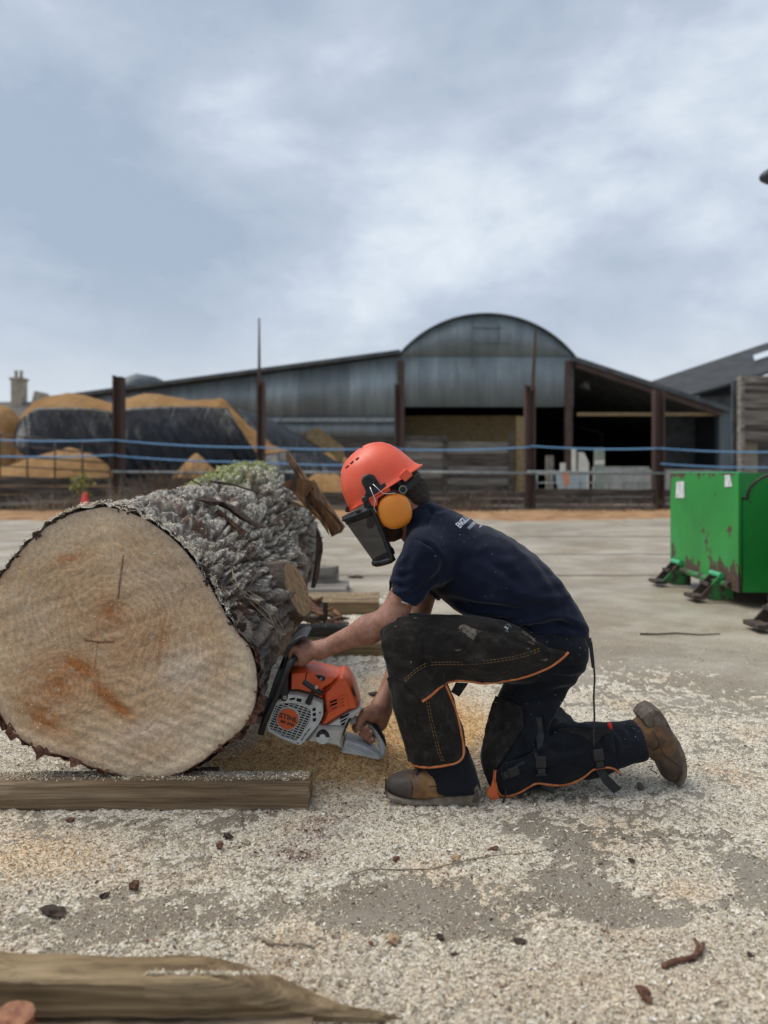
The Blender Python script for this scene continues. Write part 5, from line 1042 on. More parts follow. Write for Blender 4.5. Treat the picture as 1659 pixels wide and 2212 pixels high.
sc_in = [(352, 955), (470, 938), (560, 950), (640, 975), (698, 1005), (700, 1080), (672, 1150), (625, 1225), (585, 1285), (545, 1320), (420, 1272), (300, 1205), (282, 1165), (310, 1065)]
def ring_plate(name, outer, inner, D0, D1, mat, parent):
    g = G(); O, I = outer, inner; allp = O+I; tri = tessellate_polygon([[Vector((v.x, v.z, 0)) for v in O], [Vector((v.x, v.z, 0)) for v in I]]); n, m_ = len(O), len(I); N = n+m_
    vv = [at_y(v, D0) for v in allp] + [at_y(v, D1) for v in allp]; ff = [tuple(t) for t in tri] + [tuple(i+N for i in reversed(t)) for t in tri]
    ff += [(i, (i+1) % n, (i+1) % n+N, i+N) for i in range(n)] + [(n+i, n+(i+1) % m_, n+(i+1) % m_+N, n+i+N) for i in range(m_)]; g.add(vv, ff); return g.out(name, mat, parent, bevel=.0015)
scv = ring_plate('starter_cover', q3(sc_out, SD), q3(sc_in, SD), SD-.006, SD+.05, M_lg, saw)
slab('cover_backing', q3([(345, 945), (700, 990), (700, 1100), (560, 1335), (280, 1215), (270, 1170)], SD), SD+.012, SD+.06, M_hole, scv, .001, .001)
PI6 = sc_in; polyin = q3(sc_in, SD)
def clip_line(o, d, poly):
    ts = []
    for i in range(len(poly)):
        a, b = poly[i], poly[(i+1) % len(poly)]; ex, ez = b.x-a.x, b.z-a.z; den = d[0]*ez - d[1]*ex
        if abs(den) < 1e-9: continue
        t = ((a.x-o[0])*ez - (a.z-o[1])*ex)/den; s_ = ((a.x-o[0])*d[1] - (a.z-o[1])*d[0])/den
        if 0 <= s_ <= 1: ts.append(t)
    ts.sort(); return [(ts[i], ts[i+1]) for i in range(0, len(ts)-1, 2)]
bc = P(*Z3(467, 1103), SD)
for (ang, sp, n_) in ((-18, .0086*1.0, 22), (-115, .0165, 14)):
    d = (math.cos(math.radians(ang)), math.sin(math.radians(ang))); nn_ = (-d[1], d[0])
    for k in range(-n_, n_+1):
        o_ = (bc.x+nn_[0]*sp*k, bc.z+nn_[1]*sp*k)
        for t0, t1 in clip_line(o_, d, polyin):
            if t1-t0 < .01: continue
            g = G(); g.bar((o_[0]+d[0]*t0, SD-.001, o_[1]+d[1]*t0), (o_[0]+d[0]*t1, SD-.001, o_[1]+d[1]*t1), .0024 if ang == -18 else .0032, .003, up=(0, 1, 0)); g.out('grille_bar', M_lg, scv)
for s_ in ([(720, 985), (750, 980), (748, 1010), (716, 1016)], [(720, 1035), (752, 1030), (752, 1060), (720, 1068)], [(720, 1088), (756, 1082), (752, 1112), (724, 1122)], [(495, 885), (545, 878), (540, 900), (484, 905)], [(560, 884), (610, 893), (604, 925), (556, 915)], [(670, 1205), (700, 1180), (690, 1200), (660, 1230)], [(640, 1245), (665, 1225), (650, 1250), (625, 1275)], [(612, 1290), (635, 1272), (618, 1300), (600, 1315)]):
    slab('vent_slot', q3(s_, SD), SD-.0075, SD, M_hole, scv, .0003, .0003, smooth_=False)
def disc(name, px, py, r, D0, D1, mat, parent, n=32, seg=None):
    c0 = P(px, py, D0); g = G(); g.lathe(c0 + Vector((0, D1-D0, 0)), (0, -1, 0), [(r, 0), (r, (D1-D0)*.75), (r*.94, D1-D0)], n); return g.out(name, mat, parent, auto=35)
bx, by = Z3(467, 1103); s_p = SD/F
disc('badge_ring', bx, by, 25.6*s_p*.98, SD-.009, SD+.01, M_lg, scv); badge = disc('badge', bx, by, 22.8*s_p, SD-.012, SD-.002, M_or2, saw)
def text_obj(name, body, size, loc, rot, mat, parent, ext=.0004, shear=0, bold=0, sx=1.0):
    cu = bpy.data.curves.new(name, 'FONT'); cu.body = body; cu.size = size; cu.extrude = ext; cu.align_x = 'CENTER'; cu.align_y = 'CENTER'; cu.shear = shear; cu.offset = bold; cu.resolution_u = 2
    t = bpy.data.objects.new(name+'_curve', cu); COL.objects.link(t); dg = bpy.context.evaluated_depsgraph_get(); me = bpy.data.meshes.new_from_object(t.evaluated_get(dg)); bpy.data.objects.remove(t); bpy.data.curves.remove(cu)
    R = Matrix.Translation(Vector(loc)) @ Matrix.Rotation(math.radians(-rot), 4, 'Y') @ Matrix.Rotation(math.radians(90), 4, 'X') @ Matrix.Diagonal((sx, 1, 1, 1))
    me.transform(R); me.name = name; return link(name, me, mat, parent) if parent is not None else me
text_obj('badge_lettering', 'STIHL', .0225, P(bx+1.5, by-3, SD-.0128), -18, M_bk, badge, bold=.0007, sx=1.12); text_obj('badge_lettering', 'MS 500i', .0135, P(bx-1.0, by+8.5, SD-.0128), -18, M_bk, badge, bold=.0004, sx=1.1)
slab('fuel_tank', q3([(783, 1183), (870, 1190), (1045, 1202), (1040, 1260), (1022, 1330), (1008, 1418), (960, 1400), (820, 1370), (652, 1350), (640, 1328), (700, 1250), (762, 1178)], SD), SD+.004, SD+.16, M_tank, saw, .012, .02)
cx3, cy3 = Z3(817, 1285); cap = disc('filler_cap', cx3, cy3, 14.6*s_p, SD-.006, SD+.02, M_bk, saw); disc('cap_knob', cx3, cy3+.5, 7*s_p, SD-.009, SD, M_lg, cap)
g = G(); c0 = P(cx3, cy3, SD-.0075); g.prism([c0 + Vector((math.cos(t)*14.6*s_p, 0, math.sin(t)*14.6*s_p)) for t in [math.pi + math.pi*k/14 for k in range(15)]], (0, 0, 0), (0, .003, 0)); g.out('cap_lower_half', M_lg, cap)
hs = slab('handle_housing', q3([(866, 1184), (985, 1112), (1092, 1048), (1180, 1000), (1212, 1005), (1205, 1040), (1120, 1120), (1085, 1120), (1048, 1200)], SD), SD+.02, SD+.13, M_lg, saw, .004, .008)
for s_ in ([(988, 1108), (1084, 1062), (1076, 1082), (990, 1126)], [(990, 1140), (1066, 1102), (1052, 1126), (994, 1156)], [(996, 1170), (1046, 1142), (1034, 1178), (1000, 1184)]): slab('vent_slot', q3(s_, SD), SD+.018, SD+.03, M_hole, hs, .0003, .0003, smooth_=False)
slab('tank_strap', q3([(1082, 1122), (1100, 1118), (1052, 1215), (1030, 1290), (1016, 1268), (1038, 1200)], SD), SD+.01, SD+.14, M_bk, saw, .001, .002)
# rear handle: lower guard, hoop and soft grip
slab('lower_guard', q3([(1008, 1418), (1030, 1350), (1040, 1312), (1065, 1308), (1200, 1352), (1310, 1402), (1352, 1440), (1400, 1490), (1378, 1508), (1330, 1502), (1200, 1470), (1002, 1436)], 2.56), 2.555, 2.645, M_hgrey, saw, .003, .006)
slab('groove_shade', q3([(1060, 1340), (1072, 1330), (1200, 1378), (1300, 1420), (1338, 1458), (1330, 1470), (1200, 1428), (1058, 1380)], 2.555), 2.5545, 2.57, simple('painted recess grey plastic', (.30, .31, .30), (.40, .41, .40), 18, .6), saw, .0005, .0008)  # darker plate paints the shade of a recess onto the guard
g = G(); g.tube(q3([(1012, 1420), (1040, 1400), (1200, 1446), (1345, 1478), (1392, 1480)], 2.553), .0022, 6); g.out('guard_rib', M_hgrey, saw, smooth=True)
HD = 2.60
hp = q3([(1385, 1490), (1418, 1440), (1425, 1375), (1400, 1300), (1352, 1222), (1290, 1158), (1225, 1122), (1150, 1108), (1095, 1108)], HD)
g = G(); g.tube(hp, [.011, .012, .0125, .013, .0135, .0135, .013, .014, .016], 12, flat=1.0); g.out('rear_handle', M_hgrey, saw, smooth=True)
gp = q3([(1430, 1420), (1438, 1370), (1415, 1295), (1368, 1215), (1302, 1145), (1240, 1110), (1190, 1100)], HD); g = G(); g.tube(gp, [.004, .009, .0115, .0125, .0125, .012, .010], 10); g.out('soft_grip', M_bk, saw, smooth=True)
slab('trigger', q3([(1135, 1108), (1175, 1100), (1180, 1130), (1150, 1150), (1128, 1135)], HD), HD-.008, HD+.008, M_bk, saw, .001, .002)
# front handle tube, guard, bracket
fh = [P(*Z3(a, b), D) for a, b, D in ((198, 1246, 2.50), (215, 1180, 2.495), (252, 1080, 2.49), (312, 950, 2.49), (372, 820, 2.49), (425, 690, 2.49), (470, 585, 2.495), (515, 515, 2.505), (548, 482, 2.525), (560, 474, 2.56), (562, 474, 2.61), (566, 480, 2.66), (590, 510, 2.695), (640, 560, 2.71), (700, 620, 2.70), (712, 690, 2.68))]
def smooth_path(pts, it=3):
    for _ in range(it):
        o_ = [pts[0]]
        for a, b in zip(pts[:-1], pts[1:]): o_ += [a.lerp(b, .25), a.lerp(b, .75)]
        pts = o_ + [pts[-1]]
    return pts
g = G(); fp = smooth_path(fh, 2); g.tube(fp, .0112, 14); g.out('front_handle', M_bk, saw, smooth=True)
slab('guard_arm', q3([(172, 1250), (176, 1215), (210, 1090), (262, 910), (325, 720), (370, 600), (398, 530), (430, 470), (452, 470), (420, 620), (370, 760), (300, 930), (245, 1100), (222, 1210), (210, 1252)], 2.50), 2.50, 2.515, M_bk, saw, .001, .002)
pr = [(375, 600), (400, 530), (432, 440), (475, 355), (540, 300), (600, 268), (632, 266)]
g = G(); A = q3(pr, 2.5); B = [v + Vector((.012, 0, -.006)) for v in A]; n = len(A); D0, D1 = 2.50, 2.67; g.prism(A + B[::-1], (0, D0-2.5, 0), (0, D1-2.5, 0)); g.out('hand_guard', M_bk, saw, bevel=.003, auto=40)
slab('guard_bracket', q3([(392, 700), (420, 640), (470, 640), (472, 880), (450, 915), (420, 915), (398, 890)], SD), SD-.012, SD+.03, M_bk, saw, .002, .004)
def screw(x, y, D=SD-.015, r=.0065, parent=saw):
    a, b = Z3(x, y); s1 = disc('screw', a, b, r, D, D+.012, M_stl, parent, 18); disc('screw_socket', a, b, r*.5, D-.0006, D+.004, M_hole, s1, 6)
screw(438, 885); screw(790, 1038, SD-.010); screw(568, 1343, SD-.008, .005)
# starter grip
g = G(); a, b, m_ = P(*Z3(622, 722), 2.487), P(*Z3(812, 850), 2.487), P(*Z3(735, 800), 2.49); g.tube([a, a.lerp(b, .03), a.lerp(b, .5), a.lerp(b, .97), b], [.006, .0095, .0098, .0098, .007], 12)
c_ = P(*Z3(672, 938), 2.51); g.tube([m_, m_.lerp(c_, .3), m_.lerp(c_, .75), c_], [.0085, .0075, .0095, .011], 12, cap=True); sg = g.out('starter_grip', M_bk, saw, auto=50)
ex, ey = Z3(756, 785); em = disc('grip_emblem', ex, ey, .0058, 2.4755, 2.479, M_lg, sg, 20); disc('emblem_ring', ex, ey, .0045, 2.4748, 2.477, M_or2, em, 20); disc('emblem_dot', ex, ey, .0024, 2.4742, 2.476, M_lg, em, 16)
slab('choke_recess', q3([(738, 672), (790, 674), (842, 692), (836, 722), (805, 735), (775, 715)], SD), SD+.016, SD+.03, M_bk, saw, .001, .002); disc('choke_knob', *Z3(800, 700), .005, SD+.008, SD+.02, M_dsteel, saw, 16)
# spike, sprocket side and bar
slab('bucking_spike', q3([(255, 870), (180, 890), (150, 925), (160, 990), (215, 1005), (200, 1040), (130, 1070), (95, 1100), (110, 1138), (180, 1150), (235, 1120), (300, 1000)], 2.6), 2.60, 2.606, M_dsteel, saw, .001, .001)
slab('chain_catcher', q3([(150, 985), (180, 1000), (175, 1035), (205, 1045), (225, 1060), (190, 1075), (150, 1050), (138, 1010)], 2.595), 2.585, 2.60, M_bk, saw, .001, .001)
slab('chain_bar', q3([(400, 960), (300, 1140), (-60, 1015), (-700, 790), (-1000, 670), (-1010, 590), (-960, 560), (-640, 660), (40, 880)], 2.66), 2.66, 2.665, M_dsteel, saw, .001, .001)
slab('body_core', q3([(300, 930), (470, 720), (800, 850), (820, 1150), (620, 1330), (420, 1280), (280, 1190)], SD), SD+.05, SD+.16, M_bk, saw, .004, .008)
slab('muffler', q3([(330, 700), (420, 600), (470, 620), (470, 830), (350, 930), (280, 900)], SD), SD+.03, SD+.15, M_bk, saw, .004, .008)
# ================================================================== the man
M_skin = MT('tanned skin', .55, 0, .35); _c = M_skin.ramp(M_skin.noise(26, 6, .7), [(.36, (.24, .105, .068)), (.62, (.37, .19, .13))]); M_skin.col(_c); M_skin.b.inputs['Subsurface Weight'].default_value = .08; M_skin.b.inputs['Subsurface Radius'].default_value = (.01, .004, .002); M_skin.bump(M_skin.noise(180, 4, .7), .0012); M_skin = M_skin.m
def cloth(name, c1, c2, wsc=900, sc=9, rough=.92, bump=.0006):
    m = MT(name, rough, 0, .15); m.col(m.mix(.45, m.ramp(m.noise(sc, 5, .6), [(.3, c1), (.7, c2)]), m.ramp(m.noise(220, 3, .7), [(.3, (.5, .5, .5)), (.7, (1.5, 1.5, 1.5))]), 'MULTIPLY'))
    m.bump(m.mix(.5, m.noise(160, 3, .6), m.noise(wsc, 2, .5)), bump); m.b.inputs['Sheen Weight'].default_value = .15; m.b.inputs['Sheen Roughness'].default_value = .4; return m.m
M_navy = cloth('navy shirt fleece', (.006, .0085, .020), (.0105, .0145, .033), bump=.0015); M_trous = cloth('blue black work trousers', (.0065, .0075, .010), (.013, .015, .020))
M_chap = cloth('scuffed brown black chap fabric', (.011, .0095, .0085), (.026, .022, .019), bump=.0012); _m = M_chap.node_tree; _b = _m.nodes['Principled BSDF']; _lk = _b.inputs['Base Color'].links[0]; _src = _lk.from_socket; _nz = _m.nodes.new('ShaderNodeTexNoise'); _nz.inputs['Scale'].default_value = 7; _nz.inputs['Detail'].default_value = 8; _nz.inputs['Roughness'].default_value = .75; _rp = _m.nodes.new('ShaderNodeMapRange'); _rp.inputs[1].default_value = .5; _rp.inputs[2].default_value = .72; _rp.inputs[4].default_value = .55
_m.links.new(_nz.outputs['Fac'], _rp.inputs[0]); _mx = _m.nodes.new('ShaderNodeMixRGB'); _m.links.new(_rp.outputs[0], _mx.inputs[0]); _m.links.new(_src, _mx.inputs[1]); _mx.inputs[2].default_value = (.075, .066, .056, 1); _m.links.new(_mx.outputs[0], _b.inputs['Base Color'])
M_pipe = simple('orange edging tape', (.42, .11, .03), (.62, .22, .08), 30, .8); M_lining = simple('grey torn lining', (.05, .042, .034), (.17, .145, .115), 70, .95, bump=.003, bscale=120)
M_strap = simple('black webbing strap', (.012, .013, .014), (.028, .029, .031), 60, .7); M_thread = simple('tan stitching thread', (.21, .125, .05), None, rough=.8); M_hair = simple('short dark brown hair', (.012, .008, .006), (.045, .030, .020), 160, .7, stretch=(1, 1, 1), bump=.002, bscale=300)
M_wht = simple('white undershirt', (.7, .7, .7), None, rough=.8)
man = thing('person', 'man in orange helmet and navy shirt kneeling on one knee and holding the chainsaw', 'person', P(1050, 1735, 2.46).xy.to_3d())
def q2(pts, D): return [P(*Z2(a, b), D) for a, b in pts]
S1, E1, W1 = P(915, 1205, 2.50), P(842, 1340, 2.465), P(692, 1404, 2.525)
S2, E2, W2 = P(930, 1220, 2.84), P(885, 1395, 2.77), P(822, 1525, 2.635)
# head frame
O_ = P(*Z4(300, 740), 2.66); hf = Vector((-.843, 0, -.539)); hu = Vector((-.539, 0, .843)); hs_ = Vector((0, 1, 0)); UN = .307/789
def HP(f_, u_, s_=0): return O_ - hf*(.1535-f_) + hu*u_ + hs_*s_        # f forward from the brim centre, u up, s away from camera
RH = np.array([list(hf), list(hs_), list(hu)]).T
body = SDF((-.40, 2.36, .10), (.32, 2.96, 1.12), .0042, .025)
Bd = body
Bd.ell(HP(-.012, .025), (.098, .074, .098), RH); Bd.ell(HP(.015, -.045), (.078, .064, .075), RH, k=.04); Bd.ell(HP(.045, -.115), (.048, .046, .052), RH, k=.04)       # skull, mid face, jaw
Bd.ell(HP(.082, -.155), (.020, .022, .020), RH, k=.025); Bd.cap(HP(.088, -.035), HP(.118, -.082), .009, .014, k=.02); Bd.ell(HP(.078, -.022), (.02, .045, .012), RH, k=.02)   # chin, nose, brow
Bd.ell(HP(.094, -.112), (.011, .026, .006), RH, k=.008); Bd.ell(HP(.092, -.128), (.011, .022, .007), RH, k=.008)                                                             # lips
for s_ in (-1, 1):
    Bd.ell(HP(.080, -.048, .031*s_), (.012, .017, .010), RH, k=.012, op='sub'); Bd.ell(HP(.076, -.048, .031*s_), (.012, .012, .010), RH, k=.004)          # eyes
    Bd.ell(HP(-.010, -.055, .075*s_), (.018, .010, .032), RH, k=.01)                                                                              # ears
    Bd.ell(HP(.065, -.085, .035*s_), (.025, .022, .022), RH, k=.02)
neck0, neck1 = HP(-.035, -.06), P(925, 1150, 2.68)
Bd.cap(neck0, neck1, .058, .066, k=.05); Bd.cap(P(930, 1160, 2.68), P(1010, 1235, 2.68), .085, .11, k=.06)
for S_, E_, W_, side in ((S1, E1, W1, -1), (S2, E2, W2, 1)):
    Bd.cap(P(960, 1190, 2.68), S_, .08, .062, k=.06); Bd.cap(S_, E_, .054, .043, k=.03); mid = E_.lerp(W_, .3)
    Bd.cap(E_, mid, .042, .044, k=.03); Bd.cap(mid, W_, .0435, .027, k=.03, sq=((0, 1, 0), .95))
Bd.ell(E1 + Vector((.015, 0, -.01)), (.04, .038, .04), k=.03)
# left hand on the top bar of the front handle: palm over it, fingers round the front, thumb under
def Z3P(x, y, D): return P(*Z3(x, y), D)
Bd.chain([W1, Z3P(640, 405, 2.555), Z3P(560, 395, 2.570)], [.027, .029, .025], k=.025, sq=((0, 1, 0), 1.35)); Bd.ell(Z3P(628, 455, 2.55), (.026, .034, .026), k=.02)
for k, D in enumerate((2.530, 2.552, 2.575, 2.598)):
    r_ = (.0082, .0092, .0097, .0092)[k]; Bd.chain([Z3P(600, 400, D), Z3P(522-4*k, 388, D), Z3P(484-4*k, 428, D), Z3P(492, 492, D), Z3P(528, 532, D), Z3P(568, 536, D)], [r_*1.35, r_*1.25, r_*1.08, r_, r_*.95, r_*.86], k=.006)
Bd.chain([Z3P(650, 440, 2.60), Z3P(622, 500, 2.607), Z3P(598, 540, 2.60), Z3P(560, 556, 2.585)], [.016, .013, .0105, .009], k=.01)
Bd.chain([Z3P(655, 470, 2.535), Z3P(615, 520, 2.535), Z3P(598, 545, 2.54)], [.018, .013, .010], k=.012)
# right hand on the rear grip: palm behind, thumb over the near side, fingertips returning from below
def Z7P(x, y, D): return P(*Z7(x, y), D)
Bd.chain([W2, Z7P(1190, 700, 2.635), Z7P(1110, 900, 2.632)], [.028, .031, .027], k=.025, sq=((0, 1, 0), .85)); Bd.ell(Z7P(1030, 760, 2.60), (.034, .022, .032), k=.02); Bd.ell(Z7P(1170, 900, 2.63), (.026, .018, .034), k=.02)
Bd.chain([Z7P(1040, 740, 2.598), Z7P(900, 760, 2.582), Z7P(815, 860, 2.572), Z7P(780, 990, 2.570), Z7P(772, 1080, 2.572)], [.024, .0185, .0135, .0122, .0098], k=.010)          # thumb
Bd.chain([Z7P(1010, 850, 2.635), Z7P(860, 900, 2.632), Z7P(740, 950, 2.622), Z7P(700, 1020, 2.612), Z7P(715, 1070, 2.600)], [.014, .0125, .0112, .0105, .009], k=.008)            # index on the trigger
for k, (a, b, c_, d_) in enumerate((((1060, 900), (850, 1060), (835, 1130), (930, 985)), ((1110, 960), (935, 1140), (915, 1195), (1000, 1075)), ((1130, 1040), (1010, 1210), (985, 1262), (1042, 1225)))):
    r_ = (.0118, .0112, .0100)[k]; Bd.chain([Z7P(*a, 2.635), Z7P(*b, 2.625), Z7P(*c_, 2.598), Z7P(*c_, 2.580), Z7P((c_[0]+d_[0])/2+6, (c_[1]+d_[1])/2, 2.574), Z7P(*d_, 2.575)], [r_*1.15, r_*1.1, r_*1.05, r_, r_*.97, r_*.86], k=.005)
v, f = Bd.mesh(); me = np_mesh('body', v, f); smooth_mesh(me, 1, .4); body_o = link('body', me, M_skin, man, smooth=True); body_bvh = bvh_of(me)
nail = simple('finger nail', (.50, .30, .23), (.56, .36, .29), 60, .35)
for (x, y) in ((925, 1000), (1003, 1088), (1030, 1235), (768, 1105)):
    a, b = Z7(x, y); q = on_surface(body_bvh, a, b, .0008)
    if q is not None: g = G(); g.lathe(q + Vector((0, .0015, 0)), (0, -1, 0), [(.0048, 0), (.0048, .001), (.0035, .0022)], 12); o = g.out('finger_nail', nail, body_o, smooth=True)
# ------------------------------------------------------------------ shirt
def poly_int(sd, pts_px, D, k=.02):      # keep only what lies inside an extruded outline
    poly = [pxz(a, b, D) for a, b in pts_px]; X_ = sd.lo[0] + sd.h*np.arange(sd.n[0]); Z_ = sd.lo[2] + sd.h*np.arange(sd.n[2]); XX, ZZ = np.meshgrid(X_, Z_, indexing='ij'); d = poly_sd(poly, XX, ZZ).astype(np.float32)[:, None, :]
    hh = np.maximum(k - np.abs(sd.g - d), 0)/k; sd.g = np.maximum(sd.g, d) + hh*hh*k*.25
def cylfn(a, b, r):
    a, b = np.array(a, dtype=np.float32), np.array(b, dtype=np.float32); ax = b-a; L = np.linalg.norm(ax); ax /= L
    def fn(p): q = p-a; t = q @ ax; rad = np.linalg.norm(q - t[..., None]*ax, axis=-1); return np.maximum(rad-r, np.maximum(-t, t-L))
    return fn, np.minimum(a, b)-r, np.maximum(a, b)+r
def cut_cyl(sd, a, b, r, k=.003): fn, lo, hi = cylfn(a, b, r); sd.put(fn, lo, hi, k, 'sub')
Sh = SDF((-.05, 2.36, .40), (.78, 3.0, 1.10), .0062, .05)
SC_ = 2.66
def yw(k): return ((0, 1, 0), k)
Sh.chain([P(896, 1108, SC_), P(912, 1122, SC_), P(940, 1152, SC_)], [.066, .074, .10], k=.03, sq=yw(1.05))
for (a, ra), (b, rb_), kk in zip([((940, 1158), .098), ((990, 1208), .135), ((1055, 1243), .157), ((1112, 1285), .158), ((1165, 1315), .14), ((1205, 1352), .115)], [((990, 1208), .135), ((1055, 1243), .157), ((1112, 1285), .158), ((1165, 1315), .14), ((1205, 1352), .115), ((1222, 1385), .105)], (1.35, 1.30, 1.22, 1.2, 1.25, 1.35)):
    Sh.cap(P(*a, SC_), P(*b, SC_), ra, rb_, k=.05, sq=yw(kk))
Sh.cap(P(960, 1180, 2.60), P(918, 1198, 2.515), .10, .078, k=.06); Sh.cap(P(960, 1180, 2.74), P(925, 1210, 2.83), .10, .075, k=.06)
sl1 = S1.lerp(E1, .72); sl2 = S2.lerp(E2, .60); Sh.cap(S1 + Vector((.0, 0, .01)), S1.lerp(E1, .80), .078, .066, k=.045); Sh.cap(S2, S2.lerp(E2, .7), .075, .068, k=.04)
poly_int(Sh, [(912,1090),(922,1080),(945,1083),(962,1090),(985,1095),(1015,1106),(1045,1120),(1075,1137),(1100,1153),(1128,1173),(1152,1190),(1178,1213),(1200,1238),(1220,1263),(1238,1292),(1256,1320),(1268,1345),(1276,1372),(1281,1398),(1250,1404),(1225,1404),(1190,1400),(1160,1390),(1135,1372),(1115,1358),(1080,1352),(1000,1345),(965,1330),(950,1316),(934,1304),(926,1292),(895,1302),(862,1294),(830,1284),(832,1262),(836,1238),(846,1218),(850,1200),(862,1183),(872,1160),(872,1142),(872,1120),(885,1100)], 2.56, .03)
dS = (E1-S1).normalized(); c0 = P(862, 1291, 2.475); cut_cyl(Sh, c0, c0+dS*.12, .12); cut_cyl(Sh, c0-dS*.035, c0+dS*.1, .053, .002)
dS2 = (E2-S2).normalized(); c2 = S2.lerp(E2, .56); cut_cyl(Sh, c2, c2+dS2*.14, .11); cut_cyl(Sh, c2-dS2*.03, c2+dS2*.1, .053, .002)
cut_cyl(Sh, HP(-.02, -.09), P(884, 1102, 2.66), .060, .006)
def add_noise(sd, fns, band=.03):
    m_ = np.abs(sd.g) < band; ij = np.argwhere(m_); p_ = (ij*sd.h + sd.lo).astype(np.float32); sd.g[m_] += fns(p_).astype(np.float32)
add_noise(Sh, lambda p: .006*fbm(np.stack([p[:, 0]*5+p[:, 2]*3, p[:, 1]*6, p[:, 2]*9-p[:, 0]*3], -1), 3) + .005*pn(np.stack([p[:, 0]*16+p[:, 2]*12, p[:, 1]*14, p[:, 2]*26-p[:, 0]*10], -1)))
v, f = Sh.mesh(); me = np_mesh('shirt', v, f)
def crease(me, lines, conv):
    n = len(me.vertices); co = np.zeros((n, 3), dtype=np.float32); me.vertices.foreach_get('co', co.ravel()); me.update(); no = np.zeros((n, 3), dtype=np.float32); me.vertices.foreach_get('normal', no.ravel())
    u_ = CX + F*co[:, 0]/co[:, 1]; w_ = HY + F*(EYE-co[:, 2])/co[:, 1]; fac_ = np.clip(-no[:, 1]*1.6+.1, 0, 1); d_ = np.zeros(n)
    for pts, amp, wd in lines:
        pts = [conv(*p) for p in pts]; best = np.full(n, 1e9); sidev = np.zeros(n); along = np.zeros(n); tot = len(pts)-1
        for i, ((a0, b0), (a1, b1)) in enumerate(zip(pts[:-1], pts[1:])):
            ex, ey = a1-a0, b1-b0; L2 = ex*ex+ey*ey; t = np.clip(((u_-a0)*ex+(w_-b0)*ey)/L2, 0, 1); dx, dy = u_-a0-t*ex, w_-b0-t*ey; dd = np.hypot(dx, dy); m_ = dd < best; best[m_] = dd[m_]; sidev[m_] = np.sign(dx*ey-dy*ex)[m_]; along[m_] = ((i+t)/tot)[m_]
        q = best/wd; d_ += 1.5*amp*np.sin(np.pi*np.clip(along, .02, .98))**.5*(-np.exp(-q*q) + .55*np.exp(-((q-1.7)/1.0)**2))
    co += no*(d_*fac_)[:, None]; me.vertices.foreach_set('co', co.ravel()); me.update()
crease(me, [([(560, 600), (640, 640), (700, 720)], .004, 4), ([(480, 900), (560, 870), (650, 800)], .006, 7), ([(620, 880), (700, 850), (780, 790)], .007, 8), ([(640, 820), (690, 760), (700, 700)], .005, 7), ([(700, 900), (860, 940), (1050, 960), (1280, 955)], .009, 9), ([(760, 980), (900, 1000), (1060, 1010), (1180, 980), (1260, 960)], .008, 8),
            ([(1000, 890), (1150, 930), (1330, 930)], .006, 8), ([(1060, 1060), (1150, 1040), (1290, 1030), (1380, 1060)], .009, 8), ([(1100, 1040), (1130, 1100), (1210, 1150)], .009, 7), ([(1150, 1000), (1250, 1010), (1390, 1060)], .006, 7), ([(1180, 1100), (1260, 1110), (1400, 1120)], .005, 7), ([(420, 720), (470, 700), (520, 650)], .004, 5),
            ([(410, 780), (480, 790), (560, 770)], .005, 6), ([(420, 830), (500, 850), (600, 830)], .004, 6), ([(900, 700), (1000, 760), (1100, 860)], .005, 10), ([(640, 470), (700, 450), (760, 440)], .004, 5), ([(620, 440), (640, 480), (600, 560)], .005, 5), ([(1100, 620), (1200, 740), (1290, 880)], .004, 10), ([(560, 590), (520, 700), (490, 850)], .003, 9)], Z2)
smooth_mesh(me, 1, .35); shirt = link('shirt', me, M_navy, man, smooth=True); shirt_bvh = bvh_of(me)
# hem seam and sleeve seam, white undershirt edge
def rib(name, pts, conv, bvh, r, mat, parent, off=.001, step=4, flat=1.0, ends=True):
    q = [on_surface(bvh, a, b, off) for a, b in dense([conv(*p) for p in pts] if conv else pts, step)]; q = [x for x in q if x is not None]
    if len(q) < 3: return None
    for _ in range(2): q = [q[0]] + [(q[i-1]+q[i]*2+q[i+1])/4 for i in range(1, len(q)-1)] + [q[-1]]
    rs = [r]*len(q)
    if ends: rs[0] = rs[-1] = r*.5
    g = G(); g.tube(q, rs, 8, flat=flat); return g.out(name, mat, parent, smooth=True)
rib('sleeve_seam', [(520, 590), (560, 597), (620, 625), (670, 655), (705, 690)], Z2, shirt_bvh, .0016, M_navy, shirt, .0005)
g = G(); g.tube([P(858, 1297, 2.437), P(868, 1300, 2.432), P(882, 1303, 2.434), P(895, 1302, 2.445)], [.001, .0035, .004, .001], 8); g.out('undershirt_edge', M_wht, man, smooth=True)
# back print, draped on the shirt
def drape_text(body_t, px, py, rot, length, height, bold=0, off=.0014):
    me = text_obj('t', body_t, .03, (0, 0, 0), 0, None, None, ext=0, bold=bold); bm = bmesh.new(); bm.from_mesh(me); bmesh.ops.triangulate(bm, faces=bm.faces)
    for _ in range(2):
        le = [e for e in bm.edges if e.calc_length() > .006]
        if le: bmesh.ops.subdivide_edges(bm, edges=le, cuts=1)
        bmesh.ops.triangulate(bm, faces=bm.faces)
    xs_ = [v.co.x for v in bm.verts]; zs_ = [v.co.z for v in bm.verts]; xm, xM, zm, zM = min(xs_), max(xs_), min(zs_), max(zs_); a = math.radians(rot); bad = []
    for v in bm.verts:
        t = (v.co.x-xm)/(xM-xm)*length; w = (v.co.z-zm)/(zM-zm)*height
        h = on_surface(shirt_bvh, px + t*math.cos(a) - w*.77, py - t*math.sin(a) - w*.63, off)
        if h is None: bad.append(v)
        else: v.co = h
    bmesh.ops.delete(bm, geom=bad, context='VERTS'); bm.to_mesh(me); bm.free(); return me
